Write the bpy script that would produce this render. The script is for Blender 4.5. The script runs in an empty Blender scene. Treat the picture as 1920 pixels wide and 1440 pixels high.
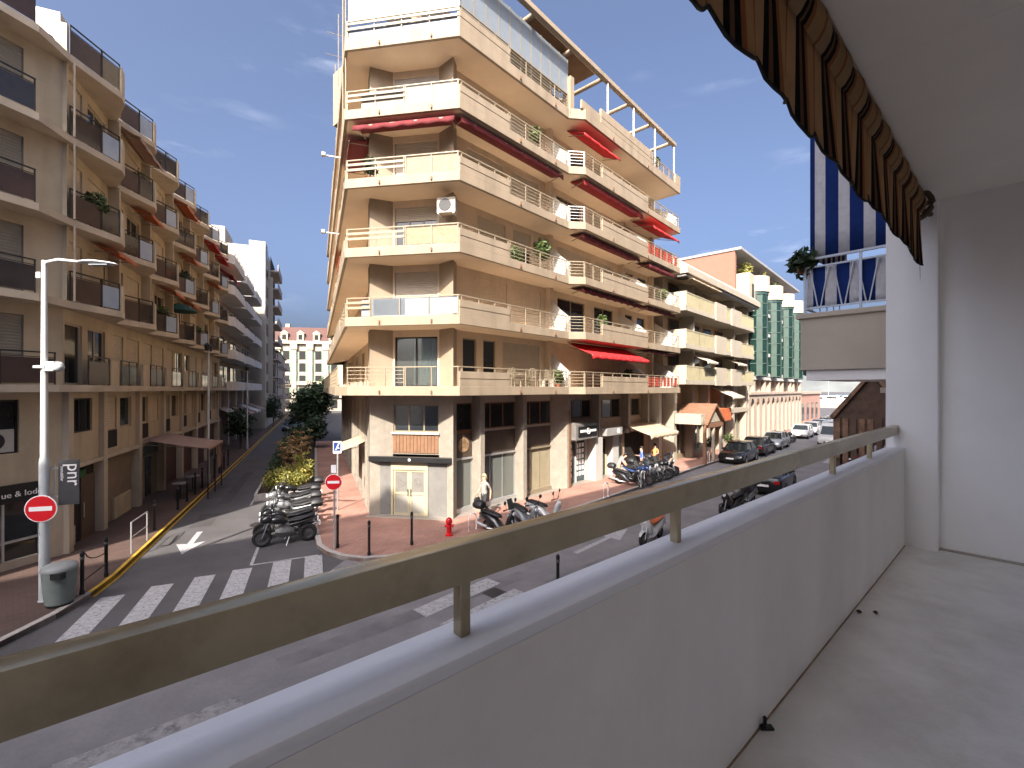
import bpy, bmesh, math, random
from mathutils import Vector, Matrix, noise as mnoise

# ------------------------------------------------------------------ camera, sky, sun, exposure
scn = bpy.context.scene
COL = scn.collection
rad = math.radians
EYE = 5.3                      # eye height above the street
FPX, CX, VH = 860.0, 960.0, 730.0

cam_d = bpy.data.cameras.new('camera'); cam = bpy.data.objects.new('camera', cam_d); COL.objects.link(cam)
cam.location = (0, 0, EYE); cam.rotation_euler = (rad(90), 0, 0)
cam_d.sensor_width = 36; cam_d.lens = 36 * FPX / 1920; cam_d.shift_y = 10 / 1920
cam_d.clip_start = 0.05; cam_d.clip_end = 6000
scn.camera = cam

SUN_AZ, SUN_EL = rad(194.0), rad(38.5)
world = bpy.data.worlds.new('World'); scn.world = world; world.use_nodes = True
wt = world.node_tree; wt.nodes.clear()
w_out = wt.nodes.new('ShaderNodeOutputWorld'); w_bg = wt.nodes.new('ShaderNodeBackground')
w_sky = wt.nodes.new('ShaderNodeTexSky'); w_sky.sky_type = 'NISHITA'; w_sky.sun_disc = False
w_sky.sun_elevation = SUN_EL; w_sky.sun_rotation = SUN_AZ
w_sky.air_density = 0.55; w_sky.dust_density = 10.0; w_sky.ozone_density = 3.8
w_tc = wt.nodes.new('ShaderNodeTexCoord'); w_map = wt.nodes.new('ShaderNodeMapping'); w_map.inputs['Scale'].default_value = (2.2, 2.2, 9.0)
w_n = wt.nodes.new('ShaderNodeTexNoise'); w_n.inputs['Scale'].default_value = 3.0; w_n.inputs['Detail'].default_value = 9; w_n.inputs['Roughness'].default_value = 0.62
w_n2 = wt.nodes.new('ShaderNodeTexNoise'); w_n2.inputs['Scale'].default_value = 1.3; w_n2.inputs['Detail'].default_value = 2
w_r = wt.nodes.new('ShaderNodeMapRange'); w_r.inputs[1].default_value = 0.50; w_r.inputs[2].default_value = 0.80; w_r.inputs[3].default_value = 0; w_r.inputs[4].default_value = 0.2
w_r2 = wt.nodes.new('ShaderNodeMapRange'); w_r2.inputs[1].default_value = 0.52; w_r2.inputs[2].default_value = 0.72
w_mul = wt.nodes.new('ShaderNodeMath'); w_mul.operation = 'MULTIPLY'
w_mix = wt.nodes.new('ShaderNodeMixRGB'); w_mix.inputs[2].default_value = (7.5, 7.6, 7.9, 1)
L = wt.links.new
L(w_tc.outputs['Generated'], w_map.inputs[0]); L(w_map.outputs[0], w_n.inputs['Vector']); L(w_map.outputs[0], w_n2.inputs['Vector'])
L(w_n.outputs[0], w_r.inputs[0]); L(w_n2.outputs[0], w_r2.inputs[0]); L(w_r.outputs[0], w_mul.inputs[0]); L(w_r2.outputs[0], w_mul.inputs[1])
L(w_mul.outputs[0], w_mix.inputs[0]); L(w_sky.outputs[0], w_mix.inputs[1]); L(w_mix.outputs[0], w_bg.inputs[0]); L(w_bg.outputs[0], w_out.inputs[0])
w_bg.inputs[1].default_value = 0.098

sun_d = bpy.data.lights.new('sun', 'SUN'); sun_d.energy = 3.2; sun_d.angle = rad(0.5); sun_d.color = (1.0, 0.91, 0.79)
sun = bpy.data.objects.new('sun', sun_d); COL.objects.link(sun)
sun_dir = -Vector((math.sin(SUN_AZ) * math.cos(SUN_EL), math.cos(SUN_AZ) * math.cos(SUN_EL), math.sin(SUN_EL)))
sun.rotation_euler = sun_dir.to_track_quat('-Z', 'Y').to_euler(); sun.location = (-20, -40, 60)

vs = scn.view_settings
vs.view_transform = 'Standard'; vs.look = 'None'; vs.exposure = 2.0; vs.gamma = 1.0; vs.use_curve_mapping = False
try:
    scn.cycles.max_bounces = 12; scn.cycles.diffuse_bounces = 8; scn.cycles.sample_clamp_indirect = 6.0
    scn.cycles.transparent_max_bounces = 10; scn.cycles.caustics_reflective = False; scn.cycles.caustics_refractive = False
    scn.cycles.use_denoising = True
except Exception:
    pass

# ------------------------------------------------------------------ helpers
RND = random.Random(11)

class MB:
    """collects simple solids and links them as one mesh object"""
    def __init__(s, org=(0, 0, 0), fr=None):
        s.v = []; s.f = []; s.org = Vector(org); s.fr = fr
    def pt(s, p):
        if s.fr is not None: p = s.fr.P(*p)
        s.v.append((p[0] - s.org.x, p[1] - s.org.y, p[2] - s.org.z)); return len(s.v) - 1
    def face(s, pts): s.f.append([s.pt(p) for p in pts])
    def box(s, x0, x1, y0, y1, z0, z1):
        i = [s.pt(p) for p in ((x0,y0,z0),(x1,y0,z0),(x1,y1,z0),(x0,y1,z0),(x0,y0,z1),(x1,y0,z1),(x1,y1,z1),(x0,y1,z1))]
        for q in ((3,2,1,0),(4,5,6,7),(0,1,5,4),(1,2,6,5),(2,3,7,6),(3,0,4,7)): s.f.append([i[k] for k in q])
    def prism(s, poly, z0, z1):
        n = len(poly); z1s = z1 if isinstance(z1, (list, tuple)) else [z1] * n; z0s = z0 if isinstance(z0, (list, tuple)) else [z0] * n
        a = [s.pt((p[0], p[1], z0s[k])) for k, p in enumerate(poly)]; b = [s.pt((p[0], p[1], z1s[k])) for k, p in enumerate(poly)]
        s.f.append(a[::-1]); s.f.append(b)
        for k in range(n): s.f.append([a[k], a[(k+1) % n], b[(k+1) % n], b[k]])
    def extr(s, pts, vec):
        """polygon of 3d points pushed along vec"""
        n = len(pts); a = [s.pt(p) for p in pts]; b = [s.pt((p[0]+vec[0], p[1]+vec[1], p[2]+vec[2])) for p in pts]
        s.f.append(a[::-1]); s.f.append(b)
        for k in range(n): s.f.append([a[k], a[(k+1) % n], b[(k+1) % n], b[k]])
    def tube(s, path, r, n=6, cap=True, closed=False):
        path = [Vector(p) for p in path]; rs = r if isinstance(r, (list, tuple)) else [r] * len(path); rings = []
        m = len(path)
        for k, p in enumerate(path):
            if closed: t = path[(k+1) % m] - path[k-1]
            else: t = path[min(k+1, m-1)] - path[max(k-1, 0)]
            if t.length < 1e-9: t = Vector((0,0,1))
            t.normalize(); u = t.cross(Vector((0,0,1)))
            if u.length < 1e-3: u = t.cross(Vector((1,0,0)))
            u.normalize(); w = t.cross(u)
            rings.append([s.pt(p + (u * math.cos(2*math.pi*j/n) + w * math.sin(2*math.pi*j/n)) * rs[k]) for j in range(n)])
        for k in range(m if closed else m - 1):
            A, B = rings[k], rings[(k+1) % m]
            for j in range(n): s.f.append([A[j], A[(j+1) % n], B[(j+1) % n], B[j]])
        if cap and not closed: s.f.append(rings[0][::-1]); s.f.append(rings[-1])
    def bar(s, p, q, r, n=6): s.tube([p, q], r, n)
    def rbar(s, p, q, w, h):
        p, q = Vector(p), Vector(q); t = (q - p).normalized(); u = t.cross(Vector((0,0,1)))
        if u.length < 1e-3: u = Vector((1,0,0))
        u.normalize(); k = u.cross(t).normalized(); u *= w/2; k *= h/2
        a = [s.pt(p + x) for x in (-u-k, u-k, u+k, -u+k)]; b = [s.pt(q + x) for x in (-u-k, u-k, u+k, -u+k)]
        s.f.append(a[::-1]); s.f.append(b)
        for j in range(4): s.f.append([a[j], a[(j+1) % 4], b[(j+1) % 4], b[j]])
    def lathe(s, prof, n=16, c=(0,0,0), axis='z'):
        rings = []
        for r, h in prof:
            ring = []
            for j in range(n):
                a = 2*math.pi*j/n; x, y = r*math.cos(a), r*math.sin(a)
                p = {'z': (x, y, h), 'y': (x, h, y), 'x': (h, x, y)}[axis]
                ring.append(s.pt((c[0]+p[0], c[1]+p[1], c[2]+p[2])))
            rings.append(ring)
        for A, B in zip(rings, rings[1:]):
            for j in range(n): s.f.append([A[j], A[(j+1) % n], B[(j+1) % n], B[j]])
        s.f.append(rings[0][::-1]); s.f.append(rings[-1])
    def loft(s, secs, cap=True, closed=True):
        rings = [[s.pt(p) for p in sec] for sec in secs]; n = len(rings[0])
        for A, B in zip(rings, rings[1:]):
            for j in range(n if closed else n - 1): s.f.append([A[j], A[(j+1) % n], B[(j+1) % n], B[j]])
        if cap: s.f.append(rings[0][::-1]); s.f.append(rings[-1])
    def mesh(s, name, mat, smooth=0, bevel=0, recalc=True):
        me = bpy.data.meshes.new(name); me.from_pydata(s.v, [], s.f)
        if recalc or bevel:
            bm = bmesh.new(); bm.from_mesh(me)
            if recalc: bmesh.ops.recalc_face_normals(bm, faces=bm.faces)
            if bevel:
                bmesh.ops.bevel(bm, geom=[e for e in bm.edges if len(e.link_faces) == 2 and e.calc_face_angle(0) > 0.5], offset=bevel, segments=2, affect='EDGES', profile=0.5)
            bm.to_mesh(me); bm.free()
        for m in (mat if isinstance(mat, (list, tuple)) else [mat]): me.materials.append(m)
        if smooth:
            me.polygons.foreach_set('use_smooth', [True] * len(me.polygons)); me.set_sharp_from_angle(angle=rad(smooth))
        me.update(); return me

def link(name, me, parent=None):
    o = bpy.data.objects.new(name, me); COL.objects.link(o)
    if parent is not None: o.parent = parent
    return o
def part(name, mb, mat, parent=None, **k):
    return link(name, mb.mesh(name, mat, **k), parent)
def tag(o, label=None, cat=None, group=None, kind=None):
    if label: o['label'] = label
    if cat: o['category'] = cat
    if group: o['group'] = group
    if kind: o['kind'] = kind
    return o
def thing(name, label, cat, loc=(0,0,0), rz=0, group=None):
    o = bpy.data.objects.new(name, None); COL.objects.link(o); o.empty_display_size = 0.3
    o.location = loc; o.rotation_euler = (0, 0, rz); return tag(o, label, cat, group)
def dup(root, loc, rz, label=None, group=None, mats=None, skip=()):
    """copy a thing with its parts and sub-parts; mats swaps materials by name"""
    def cp(o, parent):
        c = o.copy(); COL.objects.link(c)
        if parent is not None: c.parent = parent
        if mats and c.type == 'MESH' and any(m and m.name in mats for m in c.data.materials):
            c.data = c.data.copy()
            for k, m in enumerate(c.data.materials):
                if m and m.name in mats: c.data.materials[k] = mats[m.name]
        for ch in list(o.children):
            if ch.name.split('.')[0] not in skip: cp(ch, c)
        return c
    r = cp(root, None); r.location = loc; r.rotation_euler = (0, 0, rz)
    if label: r['label'] = label
    if group: r['group'] = group
    return r

class Fr:
    """facade frame: s along the wall, o outwards, z up"""
    def __init__(s, o, d):
        s.o = Vector((o[0], o[1])); s.d = Vector((d[0], d[1])).normalized(); s.n = Vector((s.d.y, -s.d.x))
    def P(s, a, o, z=0):
        p = s.o + s.d * a + s.n * o; return (p.x, p.y, z)
    def P2(s, a, o): p = s.o + s.d * a + s.n * o; return (p.x, p.y)
    def ang(s): return math.atan2(s.d.y, s.d.x)

def offset_line(pts, d):
    """offset an open plan polyline to its right-hand side by d, mitred"""
    pts = [Vector(p) for p in pts]; out = []
    ds = [(b - a).normalized() for a, b in zip(pts, pts[1:])]; ns = [Vector((q.y, -q.x)) for q in ds]
    for k, p in enumerate(pts):
        if k == 0: q = p + ns[0] * d
        elif k == len(pts) - 1: q = p + ns[-1] * d
        else:
            b = (ns[k-1] + ns[k]).normalized(); q = p + b * (d / b.dot(ns[k]))
        out.append((q.x, q.y))
    return out

# ------------------------------------------------------------------ materials
MATS = {}
def mat(name, col, rough=0.8, metal=0.0, var=0.12, scale=2.0, bump=0.0, bscale=60.0, streak=0.0, spec=0.4, coat=0.0, dirt=None):
    if name in MATS: return MATS[name]
    m = bpy.data.materials.new(name); m.use_nodes = True; t = m.node_tree; N = t.nodes; b = N['Principled BSDF']; lk = t.links.new
    b.inputs['Roughness'].default_value = rough; b.inputs['Metallic'].default_value = metal
    b.inputs['Specular IOR Level'].default_value = spec; b.inputs['Coat Weight'].default_value = coat
    tc = N.new('ShaderNodeTexCoord'); src = tc.outputs['Object']
    n1 = N.new('ShaderNodeTexNoise'); n1.inputs['Scale'].default_value = scale; n1.inputs['Detail'].default_value = 6; n1.inputs['Roughness'].default_value = 0.65
    lk(src, n1.inputs['Vector'])
    mr = N.new('ShaderNodeMapRange'); mr.inputs[1].default_value = 0.3; mr.inputs[2].default_value = 0.7; mr.inputs[3].default_value = 1 - var; mr.inputs[4].default_value = 1 + var
    lk(n1.outputs[0], mr.inputs[0]); fac = mr.outputs[0]
    if streak:
        mp = N.new('ShaderNodeMapping'); mp.inputs['Scale'].default_value = (1.7, 1.7, 0.25); lk(src, mp.inputs[0])
        n2 = N.new('ShaderNodeTexNoise'); n2.inputs['Scale'].default_value = 1.0; n2.inputs['Detail'].default_value = 5; lk(mp.outputs[0], n2.inputs['Vector'])
        m2 = N.new('ShaderNodeMapRange'); m2.inputs[1].default_value = 0.45; m2.inputs[2].default_value = 0.75; m2.inputs[3].default_value = 1; m2.inputs[4].default_value = 1 - streak
        lk(n2.outputs[0], m2.inputs[0]); mm = N.new('ShaderNodeMath'); mm.operation = 'MULTIPLY'; lk(fac, mm.inputs[0]); lk(m2.outputs[0], mm.inputs[1]); fac = mm.outputs[0]
    vm = N.new('ShaderNodeVectorMath'); vm.operation = 'SCALE'; vm.inputs[0].default_value = col[:3]; lk(fac, vm.inputs['Scale'])
    colour = vm.outputs[0]
    if dirt:
        n3 = N.new('ShaderNodeTexNoise'); n3.inputs['Scale'].default_value = dirt[1]; n3.inputs['Detail'].default_value = 8; n3.inputs['Roughness'].default_value = 0.7; lk(src, n3.inputs['Vector'])
        m3 = N.new('ShaderNodeMapRange'); m3.inputs[1].default_value = 0.5; m3.inputs[2].default_value = 0.72; m3.inputs[4].default_value = dirt[2]; lk(n3.outputs[0], m3.inputs[0])
        mx = N.new('ShaderNodeMixRGB'); mx.inputs[2].default_value = (*dirt[0], 1); lk(m3.outputs[0], mx.inputs[0]); lk(colour, mx.inputs[1]); colour = mx.outputs[0]
    lk(colour, b.inputs['Base Color'])
    if bump:
        nb = N.new('ShaderNodeTexNoise'); nb.inputs['Scale'].default_value = bscale; nb.inputs['Detail'].default_value = 4; lk(src, nb.inputs['Vector'])
        bp = N.new('ShaderNodeBump'); bp.inputs['Strength'].default_value = bump; bp.inputs['Distance'].default_value = 0.01; lk(nb.outputs[0], bp.inputs['Height']); lk(bp.outputs[0], b.inputs['Normal'])
    MATS[name] = m; return m

def glass(name, tint=(0.5, 0.55, 0.55), trans=0.75, rough=0.03):
    """thin pane: mostly see-through, with a mirror share that grows at grazing angles"""
    if name in MATS: return MATS[name]
    m = bpy.data.materials.new(name); m.use_nodes = True; t = m.node_tree; N = t.nodes; N.clear(); lk = t.links.new
    o = N.new('ShaderNodeOutputMaterial'); tr = N.new('ShaderNodeBsdfTransparent'); gl = N.new('ShaderNodeBsdfGlossy'); df = N.new('ShaderNodeBsdfDiffuse')
    tr.inputs[0].default_value = (*tint, 1); gl.inputs['Roughness'].default_value = rough; gl.inputs[0].default_value = (0.9, 0.92, 0.95, 1); df.inputs[0].default_value = (*[c * 0.4 for c in tint], 1)
    fr = N.new('ShaderNodeFresnel'); fr.inputs[0].default_value = 1.6
    m1 = N.new('ShaderNodeMixShader'); m1.inputs[0].default_value = 1 - trans; lk(tr.outputs[0], m1.inputs[1]); lk(df.outputs[0], m1.inputs[2])
    m2 = N.new('ShaderNodeMixShader'); lk(fr.outputs[0], m2.inputs[0]); lk(m1.outputs[0], m2.inputs[1]); lk(gl.outputs[0], m2.inputs[2]); lk(m2.outputs[0], o.inputs[0])
    MATS[name] = m; return m

def leafmat(name, c1, c2, rough=0.6):
    if name in MATS: return MATS[name]
    m = bpy.data.materials.new(name); m.use_nodes = True; t = m.node_tree; N = t.nodes; b = N['Principled BSDF']; lk = t.links.new
    g = N.new('ShaderNodeNewGeometry'); mx = N.new('ShaderNodeMixRGB'); mx.inputs[1].default_value = (*c1, 1); mx.inputs[2].default_value = (*c2, 1)
    lk(g.outputs['Random Per Island'], mx.inputs[0]); lk(mx.outputs[0], b.inputs['Base Color']); b.inputs['Roughness'].default_value = rough
    b.inputs['Subsurface Weight'].default_value = 0.0
    MATS[name] = m; return m

def stripes(name, cols, widths, axis=0, rough=0.85, trans=0.0):
    """woven cloth with a repeating band pattern along one object axis"""
    if name in MATS: return MATS[name]
    m = bpy.data.materials.new(name); m.use_nodes = True; t = m.node_tree; N = t.nodes; b = N['Principled BSDF']; lk = t.links.new
    tc = N.new('ShaderNodeTexCoord'); sx = N.new('ShaderNodeSeparateXYZ'); lk(tc.outputs['UV'], sx.inputs[0])
    dv = N.new('ShaderNodeMath'); dv.operation = 'DIVIDE'; dv.inputs[1].default_value = sum(widths); lk(sx.outputs[axis], dv.inputs[0])
    fc = N.new('ShaderNodeMath'); fc.operation = 'FRACT'; lk(dv.outputs[0], fc.inputs[0])
    cr = N.new('ShaderNodeValToRGB'); cr.color_ramp.interpolation = 'CONSTANT'; lk(fc.outputs[0], cr.inputs[0]); e = cr.color_ramp.elements; acc = 0; tot = sum(widths)
    for k, (c, w) in enumerate(zip(cols, widths)):
        el = e[k] if k < 2 else e.new(acc / tot)
        el.position = acc / tot; el.color = (*c, 1); acc += w
    nz = N.new('ShaderNodeTexNoise'); nz.inputs['Scale'].default_value = 9; nz.inputs['Detail'].default_value = 5; lk(tc.outputs['Object'], nz.inputs['Vector'])
    mr = N.new('ShaderNodeMapRange'); mr.inputs[3].default_value = 0.72; mr.inputs[4].default_value = 1.2; lk(nz.outputs[0], mr.inputs[0])
    vm = N.new('ShaderNodeVectorMath'); vm.operation = 'SCALE'; lk(cr.outputs[0], vm.inputs[0]); lk(mr.outputs[0], vm.inputs['Scale']); lk(vm.outputs[0], b.inputs['Base Color'])
    b.inputs['Roughness'].default_value = rough; b.inputs['Specular IOR Level'].default_value = 0.15
    if trans:
        o = N['Material Output']; tl = N.new('ShaderNodeBsdfTranslucent'); lk(vm.outputs[0], tl.inputs[0]); ms = N.new('ShaderNodeMixShader'); ms.inputs[0].default_value = trans
        lk(b.outputs[0], ms.inputs[1]); lk(tl.outputs[0], ms.inputs[2]); lk(ms.outputs[0], o.inputs[0])
    MATS[name] = m; return m

def paved(name, c1, c2, cm, sx, sy, rough=0.85, mort=0.02, off=0.5):
    """small paving units too fine to tell apart from the balcony"""
    if name in MATS: return MATS[name]
    m = bpy.data.materials.new(name); m.use_nodes = True; t = m.node_tree; N = t.nodes; b = N['Principled BSDF']; lk = t.links.new
    tc = N.new('ShaderNodeTexCoord'); mp = N.new('ShaderNodeMapping'); mp.inputs['Rotation'].default_value = (0, 0, rad(-47.8)); lk(tc.outputs['Object'], mp.inputs[0])
    br = N.new('ShaderNodeTexBrick'); br.offset = off; br.inputs['Color1'].default_value = (*c1, 1); br.inputs['Color2'].default_value = (*c2, 1); br.inputs['Mortar'].default_value = (*cm, 1)
    br.inputs['Scale'].default_value = 1; br.inputs['Brick Width'].default_value = sx; br.inputs['Row Height'].default_value = sy; br.inputs['Mortar Size'].default_value = mort; lk(mp.outputs[0], br.inputs['Vector'])
    nz = N.new('ShaderNodeTexNoise'); nz.inputs['Scale'].default_value = 0.7; nz.inputs['Detail'].default_value = 8; lk(tc.outputs['Object'], nz.inputs['Vector'])
    mr = N.new('ShaderNodeMapRange'); mr.inputs[1].default_value = 0.3; mr.inputs[2].default_value = 0.7; mr.inputs[3].default_value = 0.75; mr.inputs[4].default_value = 1.15; lk(nz.outputs[0], mr.inputs[0])
    vm = N.new('ShaderNodeVectorMath'); vm.operation = 'SCALE'; lk(br.outputs[0], vm.inputs[0]); lk(mr.outputs[0], vm.inputs['Scale']); lk(vm.outputs[0], b.inputs['Base Color'])
    b.inputs['Roughness'].default_value = rough
    MATS[name] = m; return m

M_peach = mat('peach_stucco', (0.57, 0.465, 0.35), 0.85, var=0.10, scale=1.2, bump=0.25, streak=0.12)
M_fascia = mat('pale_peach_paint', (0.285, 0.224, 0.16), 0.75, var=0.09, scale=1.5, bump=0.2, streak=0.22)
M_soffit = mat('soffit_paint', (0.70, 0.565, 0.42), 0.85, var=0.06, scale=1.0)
M_cream = mat('cream_enamel', (0.25, 0.205, 0.142), 0.45, var=0.06, scale=3, streak=0.1)
M_marble = mat('pale_stone', (0.29, 0.258, 0.215), 0.55, var=0.14, scale=3.5, streak=0.12, bump=0.1)
M_brown = mat('brown_panel', (0.19, 0.10, 0.055), 0.6, var=0.2, scale=5)
M_white = mat('white_paint', (0.46, 0.445, 0.42), 0.6, var=0.05, scale=3, streak=0.08)
M_offwhite = mat('offwhite_shutter', (0.40, 0.355, 0.29), 0.6, var=0.06, scale=4)
M_dark = mat('dark_interior', (0.018, 0.016, 0.015), 0.9, var=0.3, scale=1.5)
M_black = mat('black_paint', (0.012, 0.012, 0.013), 0.4, var=0.2)
M_blackp = mat('black_plastic', (0.02, 0.02, 0.022), 0.5, var=0.2)
M_rubber = mat('tyre_rubber', (0.015, 0.015, 0.016), 0.85, var=0.2)
M_glass = mat('dark_window_glass', (0.018, 0.022, 0.026), 0.06, spec=0.6, var=0.4, scale=0.6)
M_clear = glass('clear_glass', (0.80, 0.86, 0.85), 0.86)
M_frost = mat('frosted_glass', (0.19, 0.215, 0.24), 0.25, var=0.08, scale=1.2, spec=0.6)
M_shopglass = glass('shop_glass', (0.70, 0.76, 0.70), 0.50)
M_red = mat('red_awning_cloth', (0.42, 0.016, 0.018), 0.85, var=0.1, scale=2)
M_maroon = mat('maroon_awning_cloth', (0.12, 0.014, 0.017), 0.85, var=0.15, scale=2)
M_orange = mat('orange_awning_cloth', (0.45, 0.12, 0.045), 0.85, var=0.12, scale=2)
M_beigecloth = mat('beige_awning_cloth', (0.44, 0.34, 0.24), 0.85, var=0.1, scale=2)
M_brownc = mat('mauve_brown_cloth', (0.30, 0.20, 0.16), 0.85, var=0.1, scale=2)
M_steel = mat('galvanised_steel', (0.52, 0.53, 0.54), 0.42, metal=0.7, var=0.1, scale=6)
M_chrome = mat('chrome', (0.72, 0.72, 0.72), 0.15, metal=1.0, var=0.05)
M_signred = mat('sign_red', (0.60, 0.012, 0.02), 0.35, var=0.05)
M_signwhite = mat('sign_white', (0.82, 0.80, 0.80), 0.4, var=0.04)
M_signblue = mat('sign_blue', (0.015, 0.035, 0.16), 0.35, var=0.05)
M_bark = mat('bark', (0.10, 0.075, 0.05), 0.9, var=0.3, scale=8, bump=0.6, bscale=25)
# ------------------------------------------------------------------ plan of the crossing
aR, aL, aB = math.atan2(781, FPX), math.atan2(-369, FPX), math.atan2(970, FPX)
dR = (math.sin(aR), math.cos(aR)); dL = (math.sin(aL), math.cos(aL)); dB = (math.sin(aB), math.cos(aB))
aC = (aR + aL) / 2; dC = (math.cos(aC), -math.sin(aC))
TL, TR = (-5.84, 18.85), (-2.34, 18.27)
FC = Fr(TL, dC); FR = Fr(TR, dR)
FLc = Fr((TL[0] + 30*dL[0], TL[1] + 30*dL[1]), (-dL[0], -dL[1]))    # left side of the corner block, s = 30 at the corner
FB = Fr((-14.1, 14.4), dL)                                           # left street, left side
dN = (math.sin(rad(15.7)), math.cos(rad(15.7)))
FN = Fr((-14.1 - 9*dN[0], 14.4 - 9*dN[1]), dN)                       # its splayed near end, s = 9 at the corner
class FrOwn:
    """our own side of the street: D along the balcony, q out over the street"""
    def P(s, D, q, z=0): return (dB[0]*D - dB[1]*q, dB[1]*D + dB[0]*q, z)
    def P2(s, D, q): return s.P(D, q)[:2]
FO = FrOwn()
def ground_at(u, v):
    """street point that the photograph shows at (u, v)"""
    y = FPX * EYE / (v - VH); return Vector(((u - CX) / FPX * y, y))

def sheet(name, poly, z, m, kind='structure', parent=None):
    b = MB(); b.face([(p[0], p[1], z) for p in poly]); o = part(name, b, m, parent, recalc=False)
    if o.data.polygons[0].normal.z < 0: o.data.flip_normals()
    return tag(o, kind=kind) if parent is None else o

M_asph = mat('asphalt', (0.078, 0.074, 0.078), 0.85, var=0.22, scale=0.6, bump=0.5, bscale=45, dirt=((0.10, 0.095, 0.095), 9.0, 0.5))
M_road2 = mat('worn_asphalt', (0.19, 0.18, 0.185), 0.85, var=0.2, scale=0.8, bump=0.5, bscale=45, dirt=((0.13, 0.12, 0.12), 14.0, 0.5))
M_mark = mat('road_paint', (0.38, 0.375, 0.385), 0.7, var=0.16, scale=5, dirt=((0.11, 0.105, 0.11), 13.0, 1.3))
M_worn = mat('worn_road_paint', (0.26, 0.25, 0.25), 0.8, var=0.25, scale=6, dirt=((0.12, 0.11, 0.115), 4.0, 1.6))
M_yellow = mat('yellow_kerb_paint', (0.50, 0.31, 0.035), 0.6, var=0.2, scale=5, dirt=((0.20, 0.14, 0.06), 6.0, 0.6))
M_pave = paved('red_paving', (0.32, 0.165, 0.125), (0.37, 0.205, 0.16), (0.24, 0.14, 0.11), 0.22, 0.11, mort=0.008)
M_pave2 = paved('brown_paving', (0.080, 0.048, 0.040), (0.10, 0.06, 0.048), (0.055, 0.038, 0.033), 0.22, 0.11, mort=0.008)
M_kerb = mat('granite_kerb', (0.36, 0.33, 0.31), 0.75, var=0.2, scale=6, bump=0.2)

# ground, roads
sheet('ground', [(-2500, -2500), (2500, -2500), (2500, 2500), (-2500, 2500)], -0.004, M_asph)
# the right-hand street, a little paler and greyer than the side street
s_a, s_b = FO.P2(-30, 0.5), FO.P2(-30, 13.0)
sheet('street', [FO.P2(-34, -1), FO.P2(90, -1), FR.P2(110, 2.6), FR.P2(0, 2.7), ground_at(645, 1052), ground_at(560, 1110), ground_at(330, 1180), (-10.2, 8.6), (-22, 3)], 0.0, M_road2)

def kerbed(name, poly, kerb_line, m, km=M_kerb, h=0.12, kw=0.16):
    """raised pavement with a kerb along one of its sides; kerb_line is walked with the road on its right"""
    b = MB(); b.prism(poly, -0.02, h); o = tag(part(name, b, m), kind='structure')
    k = MB(); inner = offset_line(kerb_line, -kw)
    for j in range(len(kerb_line) - 1):
        k.prism([kerb_line[j], kerb_line[j+1], inner[j+1], inner[j]], -0.02, h + 0.012)
    return o, k
# pavement round the corner block
kc = [FLc.P2(0, 2.1), FLc.P2(24, 2.1)] + [(-7.5, 17.3), (-6.95, 16.2), (-6.5, 15.3), (-5.95, 14.7), (-5.3, 14.27), (-4.6, 14.08), (-3.8, 14.2), (-2.9, 14.75), (-1.7, 15.6)] + [FR.P2(0.2, 2.6), FR.P2(30, 2.6), FR.P2(75, 2.6)]
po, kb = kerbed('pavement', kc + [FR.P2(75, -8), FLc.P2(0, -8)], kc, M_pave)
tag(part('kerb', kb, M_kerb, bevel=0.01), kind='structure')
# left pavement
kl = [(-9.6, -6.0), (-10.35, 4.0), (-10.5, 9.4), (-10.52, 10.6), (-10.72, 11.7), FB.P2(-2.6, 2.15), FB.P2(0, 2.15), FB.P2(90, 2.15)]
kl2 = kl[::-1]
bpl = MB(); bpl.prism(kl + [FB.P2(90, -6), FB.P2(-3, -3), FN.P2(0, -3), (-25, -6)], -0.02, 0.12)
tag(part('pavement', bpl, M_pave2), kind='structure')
def kerb_run(line, name, m, h=0.134, kw=0.16, side=1):
    k = MB(); inner = offset_line(line, side * kw)
    for j in range(len(line) - 1): k.prism([line[j], line[j+1], inner[j+1], inner[j]], -0.02, h)
    return tag(part(name, k, m, bevel=0.012), kind='structure')
kerb_run(kl[:5], 'kerb', M_kerb, side=-1)
kerb_run(kl[4:], 'kerb', M_yellow, side=-1, kw=0.10, h=0.138)
# yellow line in the gutter beside the kerb
yl = [kl[4], FB.P2(-2.6, 2.15), FB.P2(0, 2.15), FB.P2(90, 2.15)]
yo = offset_line(yl, 0.07)
sheet('road_marking', yl + yo[::-1], 0.006, M_yellow)
# our own pavement
kn = [FO.P2(-34, 2.3), FO.P2(90, 2.3)]
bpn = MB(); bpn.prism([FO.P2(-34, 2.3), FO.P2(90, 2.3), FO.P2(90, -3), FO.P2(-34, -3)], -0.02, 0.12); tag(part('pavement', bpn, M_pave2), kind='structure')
kerb_run(kn, 'kerb', M_kerb, side=1)

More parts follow.
